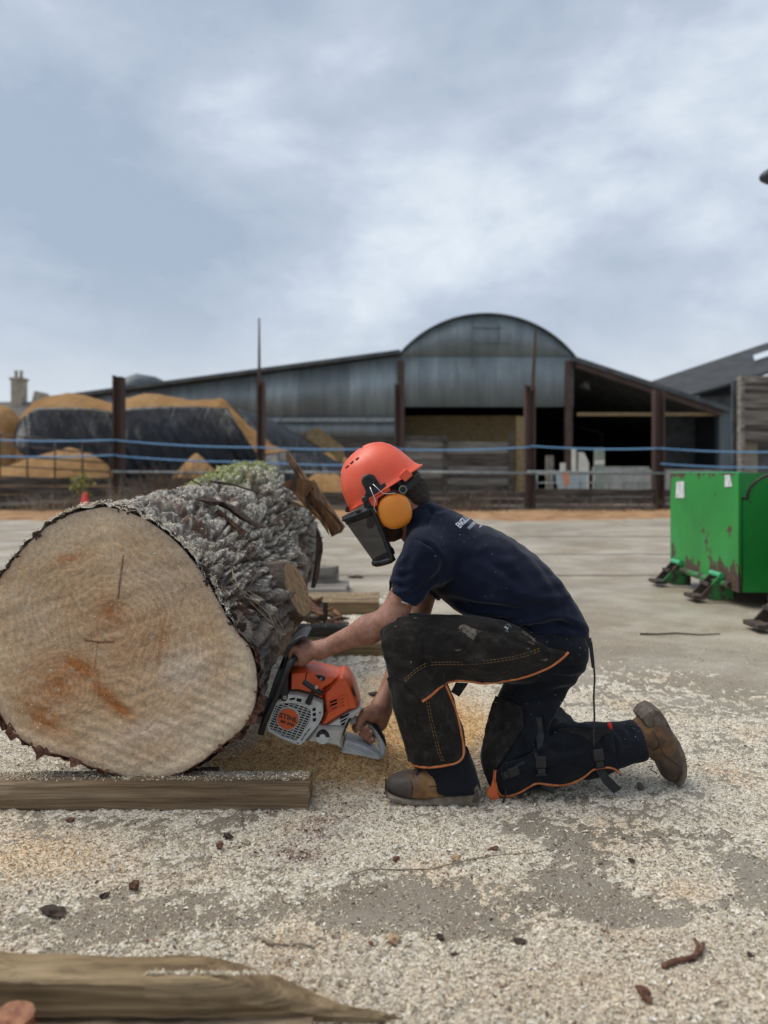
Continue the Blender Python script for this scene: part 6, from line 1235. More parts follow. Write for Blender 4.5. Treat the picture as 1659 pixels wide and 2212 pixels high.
M_print = simple('white shirt print', (.66, .69, .76), (.78, .80, .86), 80, .8)
for tx, px, py, rot, ln, hh_, bold in (('ENGLISH', 994.5, 1141, 44, 36, 14.5, .0003), ('UK BUYERS | GROW', 1016, 1145, 43, 36, 9, .0002), ('www.englishw', 1037.5, 1141, 42, 25, 5.5, .0002)):
    link('shirt_lettering', drape_text(tx, px, py, rot, ln, hh_, bold), M_print, shirt)
# ------------------------------------------------------------------ trousers
Tr = SDF((-.06, 2.30, -.0), (.98, 2.95, .68), .0068, .04)
H1, K1, A1 = P(1190, 1408, 2.57), P(882, 1388, 2.47), P(962, 1668, 2.45)
H2, K2, A2 = P(1205, 1420, 2.68), P(1098, 1650, 2.505), P(1402, 1603, 2.52)
Tr.ell(P(1200, 1400, 2.64), (.135, .185, .125), k=.05)
Tr.chain([H1, P(1040, 1400, 2.50), K1], [.115, .108, .090], k=.05, sq=((0, 1, 0), .92)); Tr.chain([K1, P(905, 1500, 2.455), P(940, 1600, 2.452), A1, P(972, 1690, 2.445)], [.090, .098, .096, .082, .080], k=.05, sq=((0, 1, 0), .88))
Tr.chain([H2, P(1150, 1540, 2.59), K2], [.125, .122, .100], k=.05); Tr.chain([K2, P(1180, 1640, 2.50), P(1290, 1618, 2.51), P(1420, 1600, 2.52)], [.083, .088, .080, .080], k=.05, sq=((0, 1, 0), .9))
poly_int(Tr, [(822,1352),(832,1340),(850,1332),(900,1329),(1000,1331),(1100,1345),(1180,1380),(1278,1370),(1285,1410),(1284,1440),(1272,1462),(1258,1490),(1240,1515),(1215,1545),(1196,1575),(1188,1590),(1200,1580),(1215,1572),(1250,1574),(1290,1578),(1325,1574),(1345,1562),(1362,1560),(1384,1551),(1395,1580),(1404,1612),(1408,1646),(1375,1655),(1340,1668),(1300,1690),(1240,1704),(1180,1708),(1120,1722),(1088,1724),(1066,1706),(1050,1678),(1042,1640),(1045,1593),(1060,1545),(1071,1503),(1062,1478),(1000,1470),(965,1468),(985,1510),(1000,1560),(1006,1612),(1022,1640),(1030,1672),(1034,1690),(1018,1699),(980,1701),(940,1696),(922,1684),(916,1655),(905,1655),(888,1652),(878,1620),(862,1570),(850,1530),(840,1490),(831,1440),(825,1400)], 2.445, .02)
cut_cyl(Tr, P(1404, 1602, 2.52), P(1470, 1588, 2.52), .12); cut_cyl(Tr, P(1385, 1606, 2.52), P(1450, 1593, 2.52), .058, .003)
add_noise(Tr, lambda p: .007*fbm(np.stack([p[:, 0]*7, p[:, 1]*7, p[:, 2]*7], -1), 3) + .004*pn(np.stack([p[:, 0]*22-p[:, 2]*8, p[:, 1]*14, p[:, 2]*16+p[:, 0]*8], -1)))
v, f = Tr.mesh(); me = np_mesh('trousers', v, f)
crease(me, [([(640, 270), (760, 330), (860, 400)], 0, 8)], Z2)
crease(me, [([(820, 1760), (740, 1790), (650, 1800)], .007, 7), ([(850, 1700), (760, 1740), (690, 1780)], .006, 6), ([(850, 1800), (780, 1810), (700, 1835)], .004, 5), ([(1120, 1400), (1200, 1390), (1330, 1350)], .006, 8), ([(1000, 1400), (1080, 1470), (1220, 1460)], .006, 8), ([(1180, 1480), (1190, 1560), (1150, 1680)], .006, 8), ([(1250, 1240), (1330, 1250), (1430, 1230)], .005, 7), ([(1230, 1290), (1330, 1300), (1420, 1280)], .004, 7),
            ([(1330, 1600), (1400, 1640), (1440, 1700)], .006, 7), ([(1560, 1560), (1600, 1600), (1620, 1680)], .006, 7), ([(1600, 1540), (1640, 1590), (1655, 1680)], .005, 6), ([(1150, 1700), (1240, 1660), (1330, 1640)], .006, 8), ([(1030, 1740), (1100, 1700), (1180, 1690)], .006, 7), ([(1000, 1560), (1080, 1600), (1110, 1680)], .005, 8)], Z2)
smooth_mesh(me, 1, .35); trous = link('trousers', me, M_trous, man, smooth=True); tr_bvh = bvh_of(me)
# ------------------------------------------------------------------ draped panels (chaps, patches, straps)
def drape(name, poly, bvh, off, mat, parent, th=.004, step=5, default=None, smooth_it=4, puff=0):
    xs_, ys_ = [p[0] for p in poly], [p[1] for p in poly]; pts = dense(poly + [poly[0]], step)[:-1]; nb = len(pts); x = min(xs_) + step*.6
    inner = []
    gx, gy = np.meshgrid(np.arange(min(xs_), max(xs_), step), np.arange(min(ys_), max(ys_), step)); d = poly_sd(poly, gx.ravel(), gy.ravel()); inner = [(a, b) for a, b, k in zip(gx.ravel(), gy.ravel(), d) if k < -step*.55]
    allp = pts + inner; vt, _, fc_, _, _, _ = delaunay_2d_cdt([Vector(p) for p in allp], [(i, (i+1) % nb) for i in range(nb)], [], 1, 1e-4)
    vt = [tuple(q) for q in vt]; dep = []
    for a, b in vt: h = on_surface(bvh, a, b, off); dep.append(h.y if h is not None else None)
    ok = [(p, d_) for p, d_ in zip(vt, dep) if d_ is not None]; dist = None
    dep = [d_ if d_ is not None else (min(ok, key=lambda t_: (t_[0][0]-p[0])**2 + (t_[0][1]-p[1])**2)[1] if ok and default is None else default) for p, d_ in zip(vt, dep)]
    nbr = [set() for _ in vt]
    for t_ in fc_:
        for i in range(len(t_)): nbr[t_[i]].add(t_[i-1]); nbr[t_[i-1]].add(t_[i])
    orig = list(dep)
    for _ in range(smooth_it): dep = [min(orig[i]+.001, .4*dep[i] + .6*sum(dep[j] for j in nbr[i])/max(1, len(nbr[i]))) if nbr[i] else dep[i] for i in range(len(vt))]
    if puff: dep = [d_ + puff*mnoise.noise(Vector((a*.035, b*.035, 3))) + puff*.5*mnoise.noise(Vector((a*.09, b*.05, 8))) for (a, b), d_ in zip(vt, dep)]
    g = G(); g.add([P(a, b, d_) for (a, b), d_ in zip(vt, dep)], [tuple(t_) for t_ in fc_]); o = g.out(name, mat, parent, smooth=True)
    if o.data.polygons and sum(p.normal.y for p in o.data.polygons) > 0: o.data.flip_normals()
    md = o.modifiers.new('thick', 'SOLIDIFY'); md.thickness = th; md.offset = 1; return o, bvh_of(o.data)
Zc = lambda pts: [Z2(a, b) for a, b in pts]
edge1 = [(1325, 1172), (1298, 1200), (1270, 1222), (1230, 1248), (1180, 1270), (1130, 1290), (1080, 1303), (1030, 1312), (980, 1320), (940, 1326), (900, 1330), (870, 1326), (840, 1320), (800, 1316), (760, 1314), (728, 1320), (700, 1332), (680, 1348), (660, 1366), (640, 1385), (620, 1402), (590, 1420)]
top1 = [(555, 1385), (500, 1330), (450, 1290), (420, 1250), (402, 1200), (386, 1130), (380, 1075), (392, 1045), (420, 1018), (460, 1000), (540, 990), (640, 984), (760, 986), (880, 998), (1000, 1018), (1080, 1050), (1150, 1110), (1230, 1150), (1280, 1160)]
leg2 = [(708, 1338), (722, 1370), (740, 1412), (758, 1462), (772, 1510), (784, 1565), (794, 1620), (800, 1660), (798, 1695), (784, 1716), (760, 1728), (720, 1738), (680, 1745), (640, 1750), (590, 1750), (548, 1740), (525, 1727)]
back2 = [(516, 1690), (500, 1630), (484, 1575), (466, 1520), (448, 1460), (438, 1410), (428, 1360), (415, 1300), (470, 1260), (560, 1280), (650, 1310)]
chap2, bv2 = drape('shin_panel', Zc(leg2 + back2), tr_bvh, .008, M_chap, man, step=4, puff=.005)
chap1, bv1 = drape('thigh_panel', Zc(edge1 + top1), tr_bvh, .014, M_chap, man, step=4, puff=.006)
chap2['label'] = 'scuffed black lower leg panel with orange edge'; chap1['label'] = 'torn brown-black thigh panel of the chaps with orange edge'
crease(chap1.data, [([(400, 1080), (440, 1160), (520, 1220)], .004, 8), ([(700, 1100), (820, 1180), (960, 1180)], .003, 9), ([(560, 1060), (600, 1180), (560, 1300)], .003, 8), ([(1000, 1110), (1100, 1130), (1200, 1180)], .003, 7), ([(820, 1060), (1000, 1080), (1080, 1120)], .003, 7)], Z2)
crease(chap2.data, [([(430, 1380), (520, 1440), (620, 1440)], .003, 8), ([(470, 1500), (560, 1560), (700, 1560)], .003, 9), ([(500, 1620), (600, 1660), (760, 1640)], .002, 8)], Z2)
def pipe(pts, bvh, parent, r=.0042, mat=None, off=.003, name='orange_edging', conv=Z2):
    q = []; last = None
    for a, b in dense([conv(*p) for p in pts], 4):
        h = on_surface(bvh, a, b, off) or on_surface(bvh, a, b-3, off) or on_surface(bvh, a-3, b, off) or on_surface(bvh, a, b+3, off)
        if h is not None: last = h.y
        if last is not None: q.append(P(a, b, last))
    for _ in range(3): q = [q[0]] + [(q[i-1]+q[i]*2+q[i+1])/4 for i in range(1, len(q)-1)] + [q[-1]]
    g = G(); g.tube(q, r, 8); return g.out(name, mat or M_pipe, parent, smooth=True)
pipe(edge1, bv1, chap1); pipe(leg2, bv2, chap2)
def stitch(pts, bvh, parent, conv=Z2):
    q = [on_surface(bvh, a, b, .0055) for a, b in dense([conv(*p) for p in pts], 2.6)]; g = G()
    for i in range(0, len(q)-2, 3):
        if q[i] is not None and q[i+2] is not None: g.tube([q[i], q[i+2]], .0010, 4)
    if g.v: g.out('stitching', M_thread, parent)
def deeper(bvh_src): return bvh_src
l1 = [(485, 1320), (520, 1290), (560, 1255), (600, 1230), (650, 1222), (720, 1221), (800, 1222), (880, 1218), (960, 1208), (1040, 1195), (1120, 1175), (1190, 1148)]
sb1 = bvh_of(chap1.evaluated_get(bpy.context.evaluated_depsgraph_get()).to_mesh()); sb2 = bvh_of(chap2.evaluated_get(bpy.context.evaluated_depsgraph_get()).to_mesh())
off_ = Vector((0, 0, 0))
stitch(l1, bv1, chap1); stitch([(a+3, b+12) for a, b in l1], bv1, chap1)
l2 = [(612, 1420), (622, 1480), (636, 1540), (650, 1600), (665, 1660), (690, 1725)]; stitch(l2, bv2, chap2); stitch([(a+12, b) for a, b in l2], bv2, chap2)
def patch_(name, pts, bvh, mat, parent, off=.0045, th=.001): o, _ = drape(name, Zc(pts), bvh, off, mat, parent, th=th, step=3, smooth_it=1); return o
patch_('torn_hole', [(772, 1048), (782, 1036), (800, 1030), (820, 1040), (845, 1052), (870, 1060), (897, 1066), (880, 1074), (862, 1082), (856, 1100), (848, 1113), (836, 1104), (820, 1094), (800, 1080), (780, 1068)], bv1, M_lining, chap1)
patch_('torn_hole', [(1078, 1080), (1096, 1064), (1110, 1068), (1130, 1084), (1152, 1104), (1164, 1124), (1150, 1136), (1130, 1128), (1110, 1118), (1086, 1100)], bv1, M_lining, chap1)
for pts in ([(530, 1218), (548, 1208), (565, 1212), (550, 1226), (532, 1230)], [(545, 995), (570, 996), (575, 1002), (552, 1006)], [(600, 998), (620, 1000), (610, 1006)], [(448, 1040), (462, 1038), (458, 1050)], [(1184, 1212), (1210, 1204), (1224, 1208), (1206, 1218)], [(1114, 1150), (1130, 1152), (1124, 1160)], [(410, 1030), (440, 1018), (430, 1028)], [(752, 1160), (790, 1156), (770, 1168)]): patch_('torn_hole', pts, bv1, M_lining, chap1)
lb = patch_('round_label', [(1020 + 18*math.cos(t), 1050 + 22*math.sin(t)) for t in [2*math.pi*k/14 for k in range(14)]], bv1, simple('grey garment label', (.10, .13, .14), None, rough=.7), chap1, .0055)
q = on_surface(bv1, *Z2(1012, 1050), .0095)
if q is not None: text_obj('label_lettering', 'IN', .013, q, -20, M_print, chap1, bold=.0002)
# kneeling leg: front panel of the chaps with its edging, straps and buckles
edge3 = [(1588, 1790), (1575, 1770), (1550, 1752), (1520, 1748), (1490, 1752), (1450, 1758), (1430, 1775), (1405, 1798), (1375, 1815), (1340, 1830), (1300, 1838), (1260, 1840), (1210, 1835), (1170, 1826), (1140, 1838), (1110, 1858), (1080, 1876), (1040, 1892), (1005, 1898), (975, 1885), (962, 1850), (958, 1800), (960, 1765)]
chap3, bv3 = drape('knee_panel', Zc([(960, 1390), (935, 1450), (912, 1540), (895, 1640), (893, 1720), (905, 1790), (930, 1840), (952, 1868), (962, 1850), (955, 1790), (958, 1762), (1010, 1680), (1060, 1600), (1098, 1540), (1096, 1450), (1030, 1420)]), tr_bvh, .007, M_chap, man)
calf, bv4 = drape('calf_panel', Zc([(1588, 1795), (1550, 1760), (1450, 1765), (1400, 1805), (1300, 1842), (1170, 1830), (1100, 1866), (1005, 1900), (975, 1885), (960, 1840), (962, 1770), (1000, 1730), (1100, 1700), (1200, 1640), (1230, 1600), (1290, 1556), (1400, 1566), (1500, 1556), (1545, 1570), (1552, 1610), (1560, 1700)]), tr_bvh, .008, M_trous, man)
pipe(edge3, bv4, calf, .0042); pipe([(960, 1392), (935, 1455), (912, 1545), (930, 1500)], bv3, chap3, .0015, M_thread, .002, 'stitching')
pipe([(945, 1420), (1000, 1432), (1040, 1440)], bv3, chap3, .002, M_lining, .002, 'frayed_edge'); pipe([(1098, 1540), (1060, 1600), (1010, 1680), (958, 1762)], bv3, chap3, .0022, M_chap, .002, 'panel_seam')
g = G(); q = [P(*Z2(*p), 2.415) for p in ((950, 1760), (968, 1765), (960, 1830), (968, 1880), (978, 1900), (972, 1918), (950, 1928), (930, 1905), (912, 1882), (918, 1866), (935, 1850), (945, 1810))]; g.prism(q, (0, 0, 0), (0, .006, 0)); g.out('orange_tab', simple('bright orange tab', (.72, .13, .03), (.8, .18, .05), 20, .7), man, bevel=.001)
g = G(); g.tube([P(*Z2(975, 1790), 2.42), P(*Z2(1005, 1840), 2.41), P(*Z2(1012, 1880), 2.40), P(*Z2(998, 1920), 2.385), P(*Z2(988, 1940), 2.38)], [.004, .0045, .005, .0055, .002], 6, flat=.4); g.out('black_tie_end', M_strap, man)
def strap(name, pts, w, D=None, bvh=tr_bvh, off=.010, th=.0016, mat=M_strap, conv=Z2, parent=man):
    pp = [conv(*p[:2]) for p in pts]; C_ = []; last = D
    for i, (a, b) in enumerate(dense(pp, 5)):
        h = on_surface(bvh, a, b, off) if bvh is not None else None
        if h is not None and D is None: last = h.y
        if last is None: continue
        C_.append(P(a, b, last))
    if len(C_) < 3: return
    for _ in range(2): C_ = [C_[0]] + [(C_[i-1]+C_[i]*2+C_[i+1])/4 for i in range(1, len(C_)-1)] + [C_[-1]]
    v_ = []; n_ = len(C_)
    for i, c in enumerate(C_):
        d = C_[min(i+1, n_-1)] - C_[max(i-1, 0)]; d.y = 0; d.normalize(); s_ = Vector((-d.z, 0, d.x))*w/2; y_ = Vector((0, th, 0)); v_ += [c-s_, c+s_, c+s_+y_, c-s_+y_]
    g = G(); g.add(v_, [(i*4+k, i*4+(k+1) % 4, i*4+4+(k+1) % 4, i*4+4+k) for i in range(n_-1) for k in range(4)] + [(0, 1, 2, 3), tuple((n_-1)*4+k for k in (3, 2, 1, 0))]); return g.out(name, mat, parent)
def buckle(x, y, ang, w=.034, h=.056, conv=Z2, bvh=bv4):
    a, b = conv(x, y); q = on_surface(bvh, a, b, .004) or on_surface(tr_bvh, a, b, .012); R = Matrix.Rotation(math.radians(ang), 3, 'Y'); o = None
    if q is None: return
    g = G(); g.box((-w/2, -.008, -h*.18), (w/2, .002, h/2), R=R, c=q); o = g.out('buckle', M_bk, man, bevel=.003)
    g = G(); g.box((-w*.36, -.010, -h*.5), (w*.36, .001, -h*.2), R=R, c=q); g.out('buckle_clip', M_bk, o, bevel=.002)
    g = G(); g.box((-w*.5, -.007, -h*.62), (w*.5, .0, -h*.52), R=R, c=q); g.out('buckle_bar', M_bk, o, bevel=.001)
strap('strap', [(1170, 1660), (1175, 1720), (1190, 1790), (1210, 1830), (1250, 1870)], .024, bvh=bv4, off=.003); buckle(1185, 1735, -3)
g = G(); g.prism([P(*Z2(*p), 2.415) for p in ((1168, 1795), (1205, 1790), (1230, 1830), (1275, 1850), (1235, 1882), (1190, 1850))], (0, 0, 0), (0, .003, 0)); g.out('strap_end', M_strap, man)
strap('strap', [(1445, 1600), (1455, 1650), (1475, 1720), (1490, 1760)], .028, bvh=bv4, off=.003); buckle(1475, 1700, -8)
g = G(); g.prism([P(*Z2(*p), 2.425) for p in ((1462, 1765), (1505, 1755), (1530, 1795), (1592, 1858), (1552, 1882), (1500, 1830))], (0, 0, 0), (0, .003, 0)); g.out('strap_end', M_strap, man)
strap('strap', [(1000, 1800), (1060, 1760), (1110, 1735)], .024, bvh=bv4, off=.003); buckle(1035, 1775, 68, .03, .05)
strap('strap', [(1170, 1500), (1180, 1580), (1190, 1660)], .026, off=.004)
strap('cord', [(1440, 1120), (1450, 1200), (1457, 1300), (1452, 1400), (1456, 1500), (1452, 1600), (1455, 1655)], .006, D=2.42, bvh=None)
strap('cord', [(1432, 1100), (1440, 1180), (1450, 1250)], .010, D=2.43, bvh=None)
g = G(); g.prism([P(*Z2(*p), 2.53) for p in ((735, 1372), (760, 1325), (822, 1328), (776, 1396))], (0, 0, 0), (0, .006, 0)); g.out('strap_end', M_strap, man, bevel=.001)
crease(calf.data, [([(1120, 1780), (1250, 1740), (1400, 1700)], .005, 7), ([(1210, 1640), (1290, 1680), (1400, 1640)], .005, 8), ([(1040, 1740), (1100, 1790), (1150, 1810)], .004, 6), ([(1480, 1580), (1500, 1660), (1540, 1700)], .004, 6), ([(1260, 1780), (1340, 1740), (1420, 1750)], .004, 6)], Z2)
crease(chap3.data, [([(930, 1600), (980, 1560), (1060, 1540)], .004, 7), ([(905, 1720), (950, 1680), (1000, 1640)], .004, 7)], Z2)
fl, _ = drape('calf_flap', Zc([(1270, 1560), (1330, 1552), (1430, 1562), (1540, 1558), (1556, 1570), (1500, 1590), (1455, 1640), (1420, 1610), (1380, 1585), (1330, 1580)]), tr_bvh, .014, M_chap, man, th=.003, step=4)
g = G(); g.tube([P(*Z2(1540, 1572), 2.46), P(*Z2(1536, 1548), 2.46), P(*Z2(1530, 1530), 2.46), P(*Z2(1534, 1520), 2.46)], [.003, .007, .007, .003], 8, flat=.5); g.out('red_pull_tab', simple('red tab', (.6, .03, .02), None, rough=.6), man, smooth=True)
# cuff of the forward trouser leg, hanging open over the boot
def cuff_ring(px0, py0, px1, py1, D, ry, n=40, s=0):
    a, b = P(px0, py0, D), P(px1, py1, D); c_ = (a+b)/2; h_ = (b-a)/2
    return [c_ + h_*math.copysign(abs(math.cos(t))**.7, math.cos(t))*(1+.03*mnoise.noise(Vector((math.cos(t)*2, math.sin(t)*2, s)))) + Vector((0, math.copysign(abs(math.sin(t))**.7, math.sin(t))*ry*(1+.10*mnoise.noise(Vector((math.cos(t)*3+5, math.sin(t)*3, s*.7)))), 0)) for t in [2*math.pi*k/n for k in range(n)]]
rg_ = [cuff_ring(913, 1628, 1012, 1618, 2.44, .078, s=0), cuff_ring(916, 1650, 1020, 1640, 2.44, .084, s=1), cuff_ring(917, 1668, 1029, 1662, 2.44, .090, s=2), cuff_ring(919, 1684, 1034, 1684, 2.44, .093, s=3), cuff_ring(926, 1694, 1038, 1693, 2.44, .093, s=3.4)]
g = G(); n = 40; g.add([q for r_ in rg_ for q in r_], [(i*n+k, i*n+(k+1) % n, (i+1)*n+(k+1) % n, (i+1)*n+k) for i in range(4) for k in range(n)]); cf = g.out('trouser_cuff', M_trous, man, smooth=True); md = cf.modifiers.new('s', 'SOLIDIFY'); md.thickness = .003; md = cf.modifiers.new('sub', 'SUBSURF'); md.levels = md.render_levels = 1
crease(cf.data, [([(840, 1700), (760, 1760), (700, 1800)], .004, 6), ([(850, 1760), (760, 1790), (640, 1790)], .004, 6)], Z2)
# ------------------------------------------------------------------ boots
M_leath = MT('worn tan leather', .6, 0, .35); _n = M_leath.noise(16, 6, .65); _c = M_leath.ramp(_n, [(.32, (.05, .032, .024)), (.5, (.17, .085, .035)), (.68, (.30, .16, .055))]); _x = M_leath.attr('Col', 'Fac'); M_leath.col(M_leath.mix(_x, _c, (.055, .045, .038))); M_leath.bump(M_leath.noise(60, 5, .7), .002); M_leath = M_leath.m
M_sole = simple('dusty grey rubber sole', (.13, .105, .078), (.25, .21, .16), 30, .85, bump=.001, bscale=200)
def boot(name, build, toe_fn, label=None):
    sd = SDF(*build['box'], .0048, .03); build['fn'](sd); add_noise(sd, lambda p: .002*fbm(p*30, 3)); v_, f_ = sd.mesh(); me = np_mesh(name, v_, f_); o = link(name, me, M_leath, man, smooth=True)
    set_col(me, np.repeat(np.clip(toe_fn(np.array(v_)), 0, 1)[:, None], 3, 1)); return o, bvh_of(me)
def P9(x, y, D): q = P(*Z9(x, y), 2.372); q.y = D; return q
bd = 2.412
def b1f(sd):
    sd.chain([P9(240, 600, bd), P9(430, 590, bd), P9(640, 560, bd)], [.040, .045, .050], sq=((0, 1, 0), 1.05)); sd.chain([P9(640, 570, bd), P9(900, 590, bd), P9(1290, 600, bd)], [.050, .045, .041], sq=((0, 1, 0), .95))
    sd.chain([P9(620, 500, bd), P9(1050, 450, bd+.01), P9(1200, 560, bd)], [.040, .045, .045], sq=((0, 1, 0), .9)); poly_int(sd, [Z9(*p) for p in [(50,560),(80,480),(120,450),(190,425),(320,415),(420,412),(520,408),(545,365),(600,320),(700,250),(1300,250),(1390,420),(1392,520),(1420,560),(1440,700),(1300,740),(600,745),(200,700),(80,660)]], 2.372, .016)
boot1, bb1 = boot('boot', dict(box=((-.02, 2.33, .0), (.36, 2.53, .26)), fn=b1f), lambda v_: sstep(.115, .06, v_[:, 0] + 0*v_[:, 1])*.9 + .25*sstep(-.1, .3, fbm(v_*25, 3)))
g = G(); sp = [P9(*p, bd) for p in [(58, 590),(75,660),(170,672),(330,705),(600,728),(760,690),(900,662),(1100,645),(1310,608),(1330,560),(1400,520),(1440,600),(1452,690),(1430,770),(1380,815),(1250,832),(1050,832),(900,800),(700,800),(480,808),(300,790),(150,745),(75,690)]]
_s = slab('sole', sp, bd-.053, bd+.053, M_sole, boot1, .004, .008)
slab('heel_guard', [P9(*p, bd) for p in [(1330,560),(1400,515),(1440,600),(1452,690),(1400,780),(1290,760),(1300,680)]], bd-.0555, bd+.05, simple('muddy heel rubber', (.05, .038, .03), (.10, .08, .065), 30, .8), boot1, .008, .012)
for pts in ([(700, 540), (790, 535), (880, 560), (930, 610), (950, 655)], [(1035, 540), (1075, 590), (1105, 640)], [(420, 430), (460, 520), (440, 700)]): rib('seam', pts, Z9, bb1, .0014, M_bk, boot1, .0005)
for k in range(4):
    a = P9(545+k*22, 400-k*28, bd-.02); g = G(); g.tube([a + Vector((-.006, -.008, 0)), a + Vector((0, .004, .010)), a + Vector((.004, .03, .012))], .0022, 6); g.out('lace', M_bk, boot1)
def P8(x, y, D): q = P(*Z8(x, y), 2.495); q.y = D; return q
be = 2.535
def b2f(sd):
    sd.chain([P8(1230, 330, be), P8(1360, 300, be)], [.062, .060], sq=((0, 1, 0), .8)); sd.chain([P8(1330, 170, be), P8(1420, 350, be), P8(1480, 500, be), P8(1480, 600, be)], [.040, .050, .048, .038], sq=((0, 1, 0), 1.0)); sd.chain([P8(1350, 300, be), P8(1420, 480, be)], [.055, .045])
    poly_int(sd, [Z8(*p) for p in [(1180,200),(1225,150),(1250,110),(1310,76),(1360,95),(1400,160),(1440,240),(1500,330),(1545,430),(1566,520),(1562,600),(1540,650),(1500,678),(1450,668),(1400,630),(1378,560),(1368,525),(1330,500),(1285,480),(1180,520)]], 2.495, .016)
boot2, bb2 = boot('boot', dict(box=((.72, 2.42, .0), (1.06, 2.66, .36)), fn=b2f), lambda v_: sstep(.17, .08, v_[:, 2])*.8 + .45*sstep(-.1, .3, fbm(v_*22, 3)))
slab('sole', [P8(*p, be) for p in [(1215,150),(1250,100),(1310,70),(1362,90),(1408,155),(1450,240),(1510,330),(1555,430),(1572,520),(1568,605),(1542,655),(1500,684),(1520,600),(1522,510),(1500,440),(1440,380),(1405,330),(1410,270),(1370,220),(1310,235),(1255,215)]], be-.05, be+.05, simple('muddy brown rubber sole', (.085, .06, .045), (.20, .16, .125), 40, .85, bump=.002, bscale=150), boot2, .004, .008)
for pts in ([(1300, 240), (1360, 330), (1350, 380), (1300, 400)], [(1370, 380), (1400, 440), (1470, 490), (1520, 530)]): rib('seam', pts, Z8, bb2, .0014, M_bk, boot2, .0005)
g = G(); g.tube([P8(1250, 505, 2.47), P8(1290, 495, 2.47), P8(1270, 525, 2.47), P8(1300, 540, 2.47), P8(1320, 555, 2.47)], .002, 6); g.out('lace', M_bk, boot2)
# ------------------------------------------------------------------ hair, helmet, muffs, visor
HS = SDF((.02, 2.54, .88), (.22, 2.78, 1.08), .004, .02); HS.ell(HP(-.035, .005), (.092, .080, .085), RH); HS.ell(HP(-.062, -.050), (.055, .066, .052), RH, k=.03); HS.ell(P(*Z4(925, 615), 2.66), (.046, .058, .048), k=.03)
HS.put(lambda p: -((p - np.array(HP(0, 0), dtype=np.float32)) @ np.array(-hf, dtype=np.float32) - .022), (0, 2.5, .85), (.3, 2.8, 1.1), .004, 'sub') if False else None
HS.ell(HP(.09, -.06), (.10, .12, .16), RH, k=.004, op='sub'); HS.ell(HP(-.02, -.085, -.07), (.03, .03, .03), RH, k=.004, op='sub')
add_noise(HS, lambda p: .003*fbm(p*60, 3)); v, f = HS.mesh(); hair = link('hair', np_mesh('hair', v, f), M_hair, man, smooth=True)
hn = np.zeros((len(hair.data.vertices), 3), dtype=np.float32); hair.data.vertices.foreach_get('normal', hn.ravel()); hv = v
g = G(); rr_ = random.Random(3)
for i in range(2600):
    j = rr_.randrange(len(hv)); a = Vector(hv[j]); n_ = Vector(hn[j]); d = (n_*.45 - hu*.75 - hf*.25 + Vector((rr_.gauss(0, .25), rr_.gauss(0, .25), rr_.gauss(0, .25)))).normalized()*rr_.uniform(.007, .015); w = d.orthogonal().normalized()*.0006; g.add([a-w, a+w, a+d], [(0, 1, 2)])
o = g.out('hair_strands', M_hair, hair); o['kind'] = 'stuff'
# beard along the jaw
BS = SDF((-.10, 2.56, .80), (.14, 2.76, 1.0), .004, .02); BS.ell(HP(.055, -.135), (.052, .050, .048), RH); BS.cap(HP(.0, -.075, -.058), HP(.05, -.14, -.030), .014, .018); BS.cap(HP(.0, -.075, .058), HP(.05, -.14, .030), .014, .018)
BS.ell(HP(.085, -.085), (.05, .06, .034), RH, k=.006, op='sub'); add_noise(BS, lambda p: .003*fbm(p*60, 3)); v, f = BS.mesh(); beard = link('beard', np_mesh('beard', v, f), simple('short dark beard', (.02, .011, .007), (.07, .035, .02), 150, .8, bump=.002, bscale=300), man, smooth=True)
M_helm = MT('orange red helmet shell', .42, 0, .45); M_helm.col(M_helm.ramp(M_helm.noise(9, 5), [(.3, (.74, .085, .035)), (.7, (.84, .125, .06))])); M_helm.rough(M_helm.ramp(M_helm.noise(14, 5), [(.4, .36), (.65, .55)])); M_helm = M_helm.m
prof = [(0, 0, 0), (2, .004, 0), (19, 95, 1), (46, 184, 1), (80, 240, 1), (107, 288, 1), (153, 366, 1), (212, 398, 1), (322, 415, 1), (422, 419, 1), (517, 400, 1), (587, 361, 1), (644, 301, 1), (687, 220, 1), (730, 121, 1), (757, 51, 1), (789, 0, 0)]
fa_ = [(0, 2), (60, 12), (95, 19), (184, 44), (240, 72), (288, 100), (330, 132), (366, 175), (392, 235), (408, 300), (419, 400)]; ba_ = [(0, 789), (25, 770), (51, 750), (121, 728), (220, 687), (301, 644), (361, 587), (392, 530), (408, 480), (416, 440), (419, 405)]
hN = [0, 18, 40, 70, 110, 150, 190, 230, 270, 305, 335, 360, 380, 395, 406, 413, 417.5]; NH = 96; vv = []; 
for h in hN:
    a = float(np.interp(h, [q[0] for q in fa_], [q[1] for q in fa_])); b = float(np.interp(h, [q[0] for q in ba_], [q[1] for q in ba_])); c_ = (a+b)/2; L = (b-a)/2*UN; hh = h*UN; w = .112*math.sqrt(max(0, 1-(h/419.5)**2.25)) + (.010 if h == 0 else .004 if h < 20 else 0)
    w = max(w, .004); cf = (789/2 - c_)*UN
    for k in range(NH):
        t = 2*math.pi*k/NH; ct, st = math.cos(t), math.sin(t); e = 2/2.25; x = math.copysign(abs(ct)**e, ct)*L; y = math.copysign(abs(st)**e, st)*w; p = HP(cf+x, hh, y)
        tt = h/419; ridge = 0                                   # raised ribs along the crown
        for yc_, wd_, am in ((0, .010, .006), (-.024, .006, .004), (.024, .006, .004)): ridge += am*math.exp(-((y-yc_)/wd_)**2)*(1 if tt > .45 else max(0, (tt-.2)/.25))
        vv.append(p + hu*ridge*(tt**1.2) + (p-HP(0, .05)).normalized()*ridge*.5)
